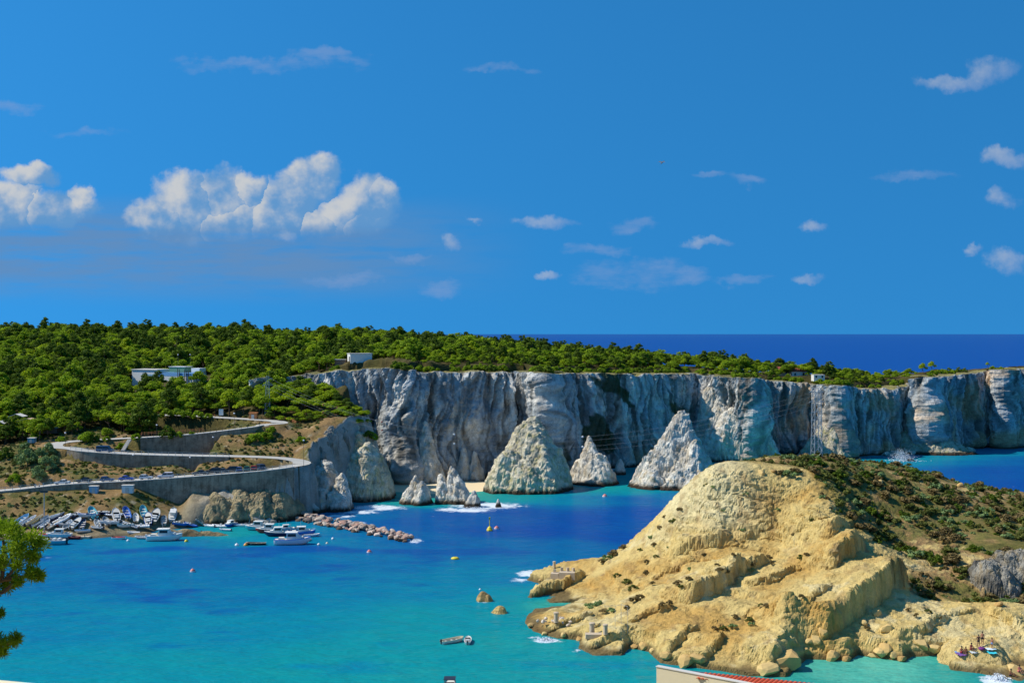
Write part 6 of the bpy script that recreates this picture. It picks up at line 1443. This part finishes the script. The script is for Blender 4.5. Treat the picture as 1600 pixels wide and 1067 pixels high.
q = W(711, 873); e = empty('float_raft', (q.x, q.y, 0)); tag(e, 'small yellow float lying in mid channel', 'float'); MB().lathe([(.3, -.2), (.95, -.05), (1.0, .25), (.7, .45), (.1, .5)], 10).build('float', MYEL, e, True); MB().tube((0, 0, .48), (0, 0, .8), .06).build('ring_post', MDARKP, e)
# ================================================================== things on the headland
def at_head(px, py): return head_at(px, py)
stm = MB().lathe([(.62, 0), (.62, .12), (.55, .14), (.52, 1.9), (.6, 1.94), (.6, 2.1), (.45, 2.12)], 10).me('shaft', MSTONE)
capm = MB().lathe([(.64, 0), (.66, .12), (.5, .24), (.1, .3)], 10).me('cap', MSTONE)
for px, py, s, lab in ((869, 975, .8, 'squat round stone bollard on the rubble heap at the left tip'), (925, 991, .85, 'round stone bollard left of a pair on the landing ledge'), (946, 993, .75, 'round stone bollard right of a pair on the landing ledge'), (866, 887, .6, 'small white stone bollard on the ruined platform')):
    q = at_head(px, py); e = empty('stone_bollard', (q.x, q.y, q.z + .1)); e.scale = (s, s, s); tag(e, lab, 'bollard'); obj_of(stm, 'shaft', parent=e); obj_of(capm, 'cap', (0, 0, 2.121), 0, e)
# rubble heap and landing slabs
rr = random.Random(31)
e = empty('rubble_heap', tuple(at_head(865, 972))); tag(e, 'heap of pale rubble round the squat bollard', 'rubble')
for i in range(26): boulder((rr.gauss(0, 1.7), rr.gauss(0, .9), rr.uniform(.1, .5)), rr.uniform(.25, .5), lin(206, 190, 170), e, 'stone')
q = at_head(935, 992); e = empty('landing_slab', (q.x, q.y, q.z + .25)); tag(e, 'flat stone landing slab under the bollard pair', 'slab'); MB().box(-2.3, 2.3, -.8, .8, -.8, 0, .05).build('slab', MSTONE, e)
q = at_head(885, 899); e = empty('ruined_platform', (q.x, q.y, q.z + .1), R(-8)); tag(e, 'ruined white stone platform on the far tip of the headland', 'ruin')
MB().box(-1.6, 1.9, -1.0, 1.3, -.8, .7, .08).build('base', MSTONE, e); MB().box(-3.4, -1.62, -.7, 1.4, -.8, .35, .08).build('step', MSTONE, e)
for i, x in enumerate((-2.6, -1.1, .2, 1.4)): obj_of(MB().box(-.3, .3, -.25, .25, 0, .7, .04).me('block', MSTONE), 'block', (x, 1.0, (.37 if x < -1.7 else .72)), 0.3 * i, e)
# frame of thin posts
q = at_head(970, 984); e = empty('post_frame', q); tag(e, 'thin metal post frame standing on the yellow slope', 'frame')
for x, y in ((-1.0, 0), (.2, 1.4), (1.2, -.3)): obj_of(MB().tube((0, 0, -.5), (0, 0, 4.3), .03).me('post', MLATT), 'post', (x, y, 0), 0, e)
MB().tube((-1, 0, 4.2), (.2, 1.4, 4.2), .025).tube((.2, 1.4, 4.2), (1.2, -.3, 4.2), .025).tube((-1, 0, 1.8), (1.2, -.3, .8), .02).build('crossbar', MLATT, e)
# shore boulders
for i, (px, py, s) in enumerate(((1072, 1038, 2.6), (1090, 1030, 2.0), (1040, 1028, 1.6), (1225, 1035, 3.4), (1200, 1048, 2.4), (1275, 1000, 1.8), (1285, 992, 1.6), (1265, 1008, 1.3), (1258, 1018, 1.2), (1300, 1030, 2.2), (1322, 1034, 1.5), (1375, 1022, 1.7), (1385, 1015, 1.8), (1395, 1026, 1.4), (1408, 1032, 1.3), (1362, 1030, 1.2), (1370, 960, 1.4), (1385, 985, 1.5), (1350, 975, 1.2), (1440, 1010, 2.2), (1460, 1016, 1.8), (990, 1016, 1.2), (1005, 1012, 1.3), (1020, 1018, 1.0), (830, 978, 1.2), (850, 992, 1.0), (880, 994, 1.1), (905, 1000, 1.1), (845, 908, .8), (1585, 1052, 2.0), (1598, 1060, 1.6), (1560, 945, 1.6), (1500, 760, 1.1), (1330, 752, 1.2), (1345, 750, 1.0), (1375, 755, 1.1), (1210, 738, 1.0), (1190, 740, 1.1))):
    q = at_head(px, py); o = boulder((q.x, q.y, q.z + .2), s * .75, rr.choice([lin(196, 162, 100), lin(178, 142, 84), lin(204, 174, 112)]), name='shore_boulder')
    z_ = 'at the left tip of the headland' if px < 930 else 'along the front shore left of the red roof' if px < 1110 else 'in the dark cleft behind the red roof' if px < 1300 else 'by the green cove left of the bathers' if px < 1480 else 'at the right edge near the bathers'
    if py < 780: z_ = 'on the crest of the headland'
    tag(o, ('big ' if s > 1.9 else 'middling ' if s > 1.35 else 'small ') + 'golden boulder ' + z_, 'rock', 'boulders ' + z_)
# bathers' rock
cw = rock('bathing_rock', 'smooth flat-topped golden rock where the bathers sit', [(1530, 194, 1003, 60, 50, 6, 9, 3.0)], 'rock', seed=131, amp=.3, step=.2, cols=(lin(212, 186, 122), lin(198, 166, 102), lin(214, 194, 140)), wet=.0)
dg_ = bpy.context.evaluated_depsgraph_get()
def drop(px, py, y0=186, y1=230):
    """where the sight line meets the built rock"""
    o_ = Vector((0, 0, EYE)); d_ = (P(px, py, 200) - o_).normalized()
    ok_, loc, *_r = S.ray_cast(dg_, o_, d_); return loc if ok_ else P(px, py, 195)
# ================================================================== people
MSKIN = plain('skin', lin(168, 112, 84), .6, 0, .08, 6); MSKIN2 = plain('tanned_skin', lin(134, 84, 60), .6, 0, .08, 6); MHAIR = plain('dark_hair', (.02, .015, .01), .6)
def cloth(name, c): return plain(name, c, .8, 0, .1, 8)
POSES = {
    'stand': dict(pel=(0, 0, .95), che=(0, .02, 1.38), nec=(0, 0, 1.52), hd=(0, -.03, 1.68), sh=.19, el=((-.27, .02, 1.13), (.27, .02, 1.13)), wr_=((-.27, -.08, .86), (.26, -.06, .86)), hip=.1, kn=((-.11, -.03, .5), (.11, -.03, .5)), an=((-.12, .02, .08), (.13, .02, .08)), toe=((-.14, -.16, .04), (.15, -.16, .04))),
    'hips': dict(pel=(0, 0, .95), che=(0, .02, 1.38), nec=(0, 0, 1.52), hd=(.02, -.05, 1.67), sh=.2, el=((-.40, .1, 1.18), (.38, .1, 1.16)), wr_=((-.2, -.04, 1.0), (.2, -.04, 1.0)), hip=.1, kn=((-.17, -.05, .5), (.14, -.03, .5)), an=((-.2, .02, .08), (.17, .02, .08)), toe=((-.24, -.15, .04), (.2, -.16, .04))),
    'sit': dict(pel=(0, .12, .14), che=(0, .1, .56), nec=(0, .05, .7), hd=(0, 0, .86), sh=.18, el=((-.26, -.1, .42), (.27, -.08, .42)), wr_=((-.12, -.32, .44), (.12, -.34, .42)), hip=.11, kn=((-.14, -.32, .45), (.14, -.34, .46)), an=((-.12, -.62, .09), (.13, -.64, .09)), toe=((-.13, -.8, .05), (.14, -.82, .05))),
    'lean': dict(pel=(0, .0, .14), che=(.0, .22, .52), nec=(0, .24, .66), hd=(0, .2, .82), sh=.18, el=((-.26, .4, .32), (.27, .4, .32)), wr_=((-.28, .48, .06), (.29, .48, .06)), hip=.11, kn=((-.15, -.4, .32), (.14, -.42, .2)), an=((-.14, -.78, .08), (.15, -.84, .08)), toe=((-.15, -.92, .12), (.16, -.98, .12)))}
def skin_mesh(name, pts, edges, rad, mat, root=0, sub=1):
    me = bpy.data.meshes.new(name); me.from_pydata([tuple(p) for p in pts], edges, [])
    o = bpy.data.objects.new(name, me); C.objects.link(o)
    sk = o.modifiers.new('skin', 'SKIN'); sk.use_smooth_shade = True
    for i, r in enumerate(rad):
        d_ = me.skin_vertices[0].data[i]; d_.radius = (r, r) if not isinstance(r, tuple) else r; d_.use_root = (i == root)
    o.modifiers.new('sub', 'SUBSURF').levels = sub; o.modifiers['sub'].render_levels = sub
    dg = bpy.context.evaluated_depsgraph_get(); m2 = bpy.data.meshes.new_from_object(o.evaluated_get(dg)); m2.name = name
    bpy.data.objects.remove(o); m2.materials.clear(); m2.materials.append(mat); return m2
PM = {}
def person_mesh(pose, mat):
    key = (pose, mat.name)
    if key in PM: return PM[key]
    p = POSES[pose]; V_ = lambda q: Vector(q)
    pts = [V_(p['pel']), V_(p['che']), V_(p['nec'])]; rad = [(.16, .12), (.17, .115), .055]; ed = [(0, 1), (1, 2)]
    hd = V_(p['hd']); pts += [hd + Vector((0, 0, -.06)), hd + Vector((0, -.01, .05))]; rad += [(.075, .09), (.085, .1)]; ed += [(2, 3), (3, 4)]
    for s_, i in ((-1, 0), (1, 1)):
        b = len(pts); sh = V_(p['che']) + Vector((s_ * p['sh'], 0, .06)); w_ = V_(p['wr_'][i]); el = V_(p['el'][i]); hn = w_ + (w_ - el).normalized() * .1
        pts += [sh, el, w_, hn]; rad += [.06, .045, .033, .04]; ed += [(1, b), (b, b + 1), (b + 1, b + 2), (b + 2, b + 3)]
        for k in range(5):     # five short fingers
            o_ = len(pts); pts.append(hn + (w_ - el).normalized() * (.07 if k else .03) + Vector(((k - 2) * .018, 0, 0))); rad.append(.009); ed.append((b + 3, o_))
        b = len(pts); hp_ = V_(p['pel']) + Vector((s_ * p['hip'], 0, -.06)); pts += [hp_, V_(p['kn'][i]), V_(p['an'][i]), V_(p['toe'][i])]; rad += [.095, .062, .042, .035]; ed += [(0, b), (b, b + 1), (b + 1, b + 2), (b + 2, b + 3)]
    # nose and ears
    o_ = len(pts); pts += [hd + Vector((0, -.115, -.01))]; rad += [.014]; ed += [(4, o_)]
    m = skin_mesh('person', pts, ed, rad, mat); PM[key] = m; return m
def person(loc, rz, pose, mat, suit, label, s=1.0, top=False):
    p = POSES[pose]; o = bpy.data.objects.new('person', person_mesh(pose, mat)); C.objects.link(o); o.location = loc; o.rotation_euler = (0, 0, rz); o.scale = (s, s, s); tag(o, label, 'person', 'bathers')
    hd = Vector(p['hd'])
    MB().lathe([(.03, -.12), (.1, -.06), (.118, .03), (.1, .11), (.05, .155), (.01, .16)], 10, hd + Vector((0, .022, .025))).build('hair', MHAIR, o, True)
    pel = Vector(p['pel']); kn = [Vector(k) for k in p['kn']]; hp_ = [pel + Vector((s_ * p['hip'], 0, -.05)) for s_ in (-1, 1)]
    mb = MB(); mb.tube(pel + Vector((0, 0, .08)), pel + Vector((0, 0, -.12)), .175, .185, 10)
    for k in (0, 1): mb.tube(hp_[k], hp_[k].lerp(kn[k], .45), .118, .105, 8)
    mb.build('swimwear', suit, o, True)
    if top: c_ = Vector(p['che']); MB().tube(c_ + Vector((0, 0, .03)), c_ + Vector((0, 0, -.1)), .185, .18, 10).build('bikini_top', suit, o, True)
sblk = cloth('black_swimwear', lin(34, 26, 34)); sred = cloth('red_swimwear', lin(150, 36, 54)); sblu = cloth('blue_swimwear', lin(110, 150, 190)); spnk = cloth('pink_swimwear', lin(214, 110, 120))
for px, py, rz, pose, mt, su, lab, s, tp in ((1529, 1010, .3, 'hips', MSKIN2, sblk, 'standing person in dark swimwear, left of the standing pair', 1.12, True), (1535, 1006, -.5, 'stand', MSKIN, sblk, 'standing taller person behind the one in dark swimwear', 1.15, False), (1550, 1013, -1.2, 'stand', MSKIN, sblu, 'person in pale blue shorts standing by the turquoise towel', 1.0, False),
                                             (1503, 1020, .9, 'sit', MSKIN2, sred, 'person sitting at the left end on the purple towel', 1.15, True), (1509, 1020, -.6, 'sit', MSKIN2, sblk, 'person sitting close beside the one at the left end', 1.05, False), (1518, 1015, .2, 'sit', MSKIN2, sred, 'person in red sitting between the left pair and the standing pair', 1.15, True),
                                             (1580, 1056, .8, 'sit', MSKIN2, sblk, 'person crouching low at the water edge on the right', 1.15, False), (1593, 1050, .2, 'sit', MSKIN, spnk, 'person in pink sitting at the right picture edge', 1.2, True)):
    q = drop(px, py); person((q.x, q.y, q.z + .03), rz, pose, mt, su, lab, s, tp)
def towel(px, py, w_, l_, c_, rz, lab, name='towel'):
    q = drop(px, py); g = 7; vs = []; fs = []
    for i in range(g):
        for j in range(g): vs.append(((i / (g - 1) - .5) * w_, (j / (g - 1) - .5) * l_, .06 + .05 * math.sin(i * 1.7) * math.cos(j * 1.3)))
    n0 = len(vs); vs += [(x, y, z - .03) for x, y, z in vs]
    for i in range(g - 1):
        for j in range(g - 1):
            a_ = i * g + j; fs += [(a_, a_ + g, a_ + g + 1, a_ + 1), (n0 + a_ + 1, n0 + a_ + g + 1, n0 + a_ + g, n0 + a_)]
    o = link(name, mesh(name, vs, fs, True, mat=cloth(name + lab[:8], c_))); o.location = (q.x, q.y, q.z + .06); o.rotation_euler = (R(8), 0, rz); tag(o, lab, 'towel')
towel(1503, 1022, 1.9, 1.4, lin(120, 80, 150), .4, 'purple and red towel under the left pair of bathers'); towel(1498, 1020, 1.0, 1.2, lin(110, 160, 210), .1, 'pale blue towel at the left edge of the bathing rock'); towel(1522, 1019, 1.4, 1.0, lin(206, 214, 214), .2, 'white towel beside the person in red'); towel(1549, 1019, 1.4, 1.5, lin(60, 200, 214), .1, 'turquoise towel right of the standing pair'); towel(1548, 1014, 1.6, .9, lin(214, 228, 232), .2, 'white towel above the turquoise one')
q = drop(1534, 1015); e = empty('beach_bag', (q.x, q.y, q.z + .05), .3); tag(e, 'purple beach bag between the standing bathers', 'bag'); MPUR = cloth('purple_fabric', lin(112, 44, 116)); MB().lathe([(.42, 0), (.55, .12), (.5, .36), (.3, .42)], 10).build('body', MPUR, e, True); MB().path([Vector((-.35, 0, .38)), Vector((-.2, 0, .68)), Vector((.2, 0, .68)), Vector((.35, 0, .38))], .03, 5).build('handle', MPUR, e)
# ================================================================== surf bursting on rocks
MFOAM = plain('white_spray', (.82, .86, .9), .9)
def splash(px, py, w_, h_, lab, n=420):
    q = W(px, py); V = []; F = []; g = random.Random(px)
    for i in range(n):
        t = g.random() ** 1.6; x = g.gauss(0, .28) * w_ * (1 - .55 * t) - t * w_ * .12; z = h_ * t * g.uniform(.6, 1.0); y = g.gauss(0, .25) * w_ * .6; r = g.uniform(.05, .2) * (1.2 - .6 * t)
        c = Vector((x, y, z)); o_ = len(V); u_ = [Vector((g.gauss(0, 1), g.gauss(0, 1), g.gauss(0, 1))).normalized() * r for _ in range(4)]
        V += [tuple(c + k) for k in u_]; F += [(o_, o_ + 1, o_ + 2), (o_, o_ + 2, o_ + 3), (o_, o_ + 3, o_ + 1), (o_ + 1, o_ + 3, o_ + 2)]
    o = link('surf_spray', mesh('surf_spray', V, F, False, mat=MFOAM)); o.location = (q.x, q.y, 0); tag(o, lab, 'spray', kind='stuff')
splash(1412, 720, 11, 6.0, 'burst of white spray on a rock off the right-hand cliff', 2200); splash(1562, 1062, 3.0, 1.2, 'white spray at the foot of the bathing rock'); splash(855, 1000, 3, .6, 'low surf on the left tip of the headland'); splash(745, 795, 9, .8, 'low surf at the twin-peaked stack', 500); splash(650, 845, 2.4, .7, 'surf at the tip of the breakwater', 200); splash(578, 793, 7, .8, 'surf at the foot of the yellow buttress', 400)
rock('sea_rock', 'small dark rock under the burst of spray', [(1422, 497, 716, 6, 7, 1.5, 1.5, 1.6)], 'rock', seed=161, amp=.2, step=.18)
# ================================================================== near slope under the viewer
sx_ = np.linspace(-90, 90, 60); sy_ = np.linspace(-25, 168, 70); X, Y = np.meshgrid(sx_, sy_, indexing='ij')
Z = np.minimum(50.5 - .345 * Y, 51.5) - 1.0 + .6 * fbm(X * .1, Y * .1, 0, 4, 171); Z = np.where(Y < 4, 51.2, Z)
cc = lerp(lin(196, 168, 110), lin(112, 110, 60), sstep(fbm(X * .06, Y * .06, 2, 4, 173), -.2, .3)).reshape(-1, 3)
o = link('hillside_slope', mesh('hillside_slope', np.stack([X, Y, Z], -1).reshape(-1, 3), grid_faces(60, 70), True, cc, MH)); tag(o, kind='structure')
# ================================================================== house at the bottom edge: cream parapet, red tiles
MCREAM = plain('cream_render', lin(222, 208, 172), .9, 0, .06, 1.2, bump=.1); MTILE = plain('terracotta_tile', lin(206, 84, 44), .85, 0, .22, 3, objcol=False); MGUT = plain('gutter_lead', lin(92, 84, 92), .6)
A_ = W(1027, 1041, 37.6); B_ = W(1200, 1074, 37.6); D_ = W(1330, 1071, 37.6)
d1 = (B_ - A_).normalized(); d2 = (D_ - A_).normalized()
e = empty('house', (A_.x, A_.y, 24)); tag(e, 'cream house with red tiled roof cut by the bottom edge', 'house'); org = Vector((A_.x, A_.y, 24))
far1 = A_ + d1 * 9; far2 = A_ + d2 * 11
def pr(pts, z0, z1): n_ = len(pts); return [(p.x - org.x, p.y - org.y, z0) for p in pts] + [(p.x - org.x, p.y - org.y, z1) for p in pts], [tuple(range(n_ - 1, -1, -1)), tuple(range(n_, 2 * n_))] + [(k, (k + 1) % n_, n_ + (k + 1) % n_, n_ + k) for k in range(n_)]
nrm = Vector((d1.y, -d1.x, 0)); nrm = nrm if nrm.y < 0 else -nrm
v, f = pr([A_, far1, far2], 0, 13.2); link('wall', mesh('wall', v, f, mat=MCREAM), parent=e)
v, f = pr([A_ - d1 * .02 + nrm * .05, far1 + nrm * .05, far1 - nrm * .18, A_ - d1 * .02 - nrm * .18], 12.2, 13.6); link('parapet', mesh('parapet', v, f, mat=MCREAM), parent=e)
v, f = pr([A_ - d1 * .05 + nrm * .09, far1 + nrm * .09, far1 - nrm * .22, A_ - d1 * .05 - nrm * .22], 13.603, 13.64); link('coping', mesh('coping', v, f, mat=MCOPE), parent=e)
tl = MB()
for k in range(5):
    t0, t1 = math.pi * k / 5, math.pi * (k + 1) / 5
    tl.add([(-.5, .11 * math.cos(t0), .09 * math.sin(t0)), (.5, .095 * math.cos(t0), .08 * math.sin(t0) + .03), (.5, .095 * math.cos(t1), .08 * math.sin(t1) + .03), (-.5, .11 * math.cos(t1), .09 * math.sin(t1))], [(0, 1, 2, 3)])
tlm = tl.me('tile', MTILE, True); n_t = 0
rfb = []
for i in range(46):           # tile rows run from the ridge down to the parapet
    p = A_ + d2 * (.5 + i * .225); t_ = (p - A_).length
    # meet of the row with the parapet line
    dr = nrm; ln = -(p - A_).dot(nrm) - .25
    for k in range(max(0, int(ln / .8 + .5))):
        if n_t > 190: break
        c_ = p + dr * (.4 + k * .8); o = obj_of(tlm, 'tile', (c_.x - org.x, c_.y - org.y, 13.42 - .06 * k), math.atan2(dr.y, dr.x), e); o.rotation_euler = (0, R(4), math.atan2(dr.y, dr.x)); n_t += 1
v, f = pr([A_ + Vector((0, .02, 0)), far1, far2], 13.205, 13.32); link('roof_bed', mesh('roof_bed', v, f, mat=MTILE), parent=e)
n2 = Vector((-d2.y, d2.x, 0)); n2 = n2 if n2.y > 0 else -n2
v, f = pr([A_ + d2 * .2, far2, far2 + n2 * .16, A_ + d2 * .2 + n2 * .16], 13.33, 13.52); link('ridge_flashing', mesh('ridge_flashing', v, f, mat=MGUT), parent=e)
# parapet at the bottom left corner
A_ = P(-60, 1075, 14); B_ = P(46, 1086, 13.2); dv = (B_ - A_); o = MB()
o.add([tuple(A_ + Vector((0, 0, -4))), tuple(B_ + Vector((0, 0, -4))), tuple(B_ + Vector((.1, .4, -4))), tuple(A_ + Vector((.1, .4, -4))), tuple(A_), tuple(B_), tuple(B_ + Vector((.1, .4, 0))), tuple(A_ + Vector((.1, .4, 0)))], [(3, 2, 1, 0), (4, 5, 6, 7), (0, 1, 5, 4), (1, 2, 6, 5), (2, 3, 7, 6), (3, 0, 4, 7)])
o = o.build('parapet_wall', MCREAM); tag(o, 'pale stone parapet just showing at the bottom left corner', 'wall')
# ================================================================== near pine at the left edge
MNEED = foliage_mat('near_needles', lin(70, 104, 20), lin(176, 196, 48), .4)
DT = 26.0
base = P(-150, 1067, DT); base.z = float(50.5 - .345 * DT - 1.2)
e = empty('pine_tree', base); tag(e, 'near pine branches reaching in at the left edge', 'pine tree')
clumps = [(5, 830, 26), (28, 838, 24), (48, 848, 22), (62, 850, 14), (-20, 840, 34), (18, 860, 26), (40, 866, 20), (55, 868, 13), (8, 885, 20), (-15, 890, 30), (30, 884, 14), (52, 897, 12), (60, 899, 9), (44, 896, 12), (22, 906, 14), (6, 918, 18), (-15, 925, 26), (30, 908, 11), (18, 1000, 15), (4, 1005, 16), (27, 1000, 9), (-20, 1000, 26), (2, 1020, 9), (0, 960, 7), (-60, 850, 60), (-60, 940, 60), (-120, 880, 80), (-100, 1000, 60)]
cs = []; rd_ = []
cr = random.Random(4)
for (a_, b_, r_) in clumps:
    for k in range(3):
        q = P(a_ + cr.uniform(-.5, .5) * r_, b_ + cr.uniform(-.5, .5) * r_ * .8, DT + cr.uniform(-.6, .6)) - base; cs.append(tuple(q)); rd_.append(r_ * DT / FOC * cr.uniform(.45, .7))
rsn = np.random.RandomState(8); V = []; F = []; T = []; n0 = 0
for c, r in zip(cs, rd_):
    n_ = int(230 * max(.6, (r / .25)) ** 2); n_ = min(n_, 1500)
    d_ = rsn.normal(size=(n_, 3)); d_[:, 2] += .35; d_ /= np.linalg.norm(d_, axis=1)[:, None]
    p0 = np.array(c) + d_ * r * rsn.uniform(.2, .95, (n_, 1)); ln = .11 * rsn.uniform(.6, 1.3, (n_, 1)); dr = d_ + rsn.normal(size=(n_, 3)) * .5; dr /= np.linalg.norm(dr, axis=1)[:, None]
    sd_ = np.cross(dr, rsn.normal(size=(n_, 3))); sd_ /= np.linalg.norm(sd_, axis=1)[:, None]
    q = np.stack([p0 - sd_ * .016, p0 + sd_ * .016, p0 + dr * ln + sd_ * .006, p0 + dr * ln - sd_ * .006], 1).reshape(-1, 3)
    V.append(q); F.append(np.arange(n_ * 4).reshape(n_, 4) + n0); n0 += n_ * 4; T.append(np.repeat(np.clip(rsn.uniform(.2, .9) + rsn.normal(size=n_) * .1, 0, 1), 4))
link('needles', mesh('needles', np.concatenate(V), np.concatenate(F), False, np.repeat(np.concatenate(T)[:, None], 3, 1), MNEED), parent=e)
mb = MB(); tr = [Vector((0, 0, -.5)), P(-140, 1000, DT) - base, P(-120, 900, DT) - base, P(-100, 830, DT) - base]
for k in range(3): mb.tube(tr[k], tr[k + 1], .2 - .04 * k, .16 - .04 * k, 8)
mb.build('trunk', MBARK, e)
bm_ = MB()
for pts in ([(-130, 960), (-40, 925), (8, 905), (30, 880), (45, 862)], [(-20, 918), (4, 900), (6, 870), (5, 840)], [(-120, 1005), (-40, 1010), (10, 1005), (25, 1000)], [(8, 905), (40, 900), (60, 898)], [(-110, 970), (-30, 965), (4, 960)], [(-40, 925), (5, 925), (20, 912)]):
    w3 = [P(a_, b_, DT) - base for a_, b_ in pts]
    for k in range(len(w3) - 1): bm_.tube(w3[k], w3[k + 1], .055 - .009 * k, .046 - .009 * k, 5)
bm_.build('branch', MBARK, e)
# ================================================================== gull
q = P(1035, 254, 90); o = MB(); 
o.add([(-.28, 0, 0), (0, .06, .03), (.26, .015, .0), (0, -.06, .03), (0, 0, -.05)], [(0, 1, 4), (1, 2, 4), (2, 3, 4), (3, 0, 4), (0, 3, 1), (3, 2, 1)])
MBIRD = plain('bird_grey', lin(70, 78, 88), .8)
e = empty('gull', q); e.rotation_euler = (R(10), R(-42), R(20)); tag(e, 'small dark gull gliding in the blue sky', 'bird')
o.build('body', MBIRD, e)
for s_ in (-1, 1): MB().add([(.06, 0, .02), (-.08, 0, .02), (-.05, s_ * .34, .09), (-.12, s_ * .62, .05), (.02, s_ * .32, .1), (0, s_ * .3, .06)], [(0, 1, 2, 4), (4, 2, 3), (1, 0, 5, 2)]).build('wing', MBIRD, e)

# ================================================================== tell look-alikes apart by their place from the left
def photo_x(o): return 800 + FOC * o.location.x / max(o.location.y, 1)
same = {}
for o in C.objects:
    if o.parent is None and o.get('label') and o.get('kind') not in ('structure', 'stuff'): same.setdefault(o['label'], []).append(o)
NTH = ['leftmost', 'second from left', 'third from left', 'fourth from left', 'fifth from left', 'sixth from left', 'seventh from left', 'eighth from left', 'ninth from left', 'tenth from left']
for lab, os_ in same.items():
    if 2 <= len(os_) <= 10 or 'near rim' in lab or 'knoll' in lab:
        os_.sort(key=photo_x)
        for i, o in enumerate(os_):
            w_ = NTH[i] if i < len(os_) - 1 and i < 10 else 'rightmost' if i == len(os_) - 1 else '%dth from left' % (i + 1)
            if len(lab.split()) + len(w_.split()) <= 16: o['label'] = lab + ', ' + w_
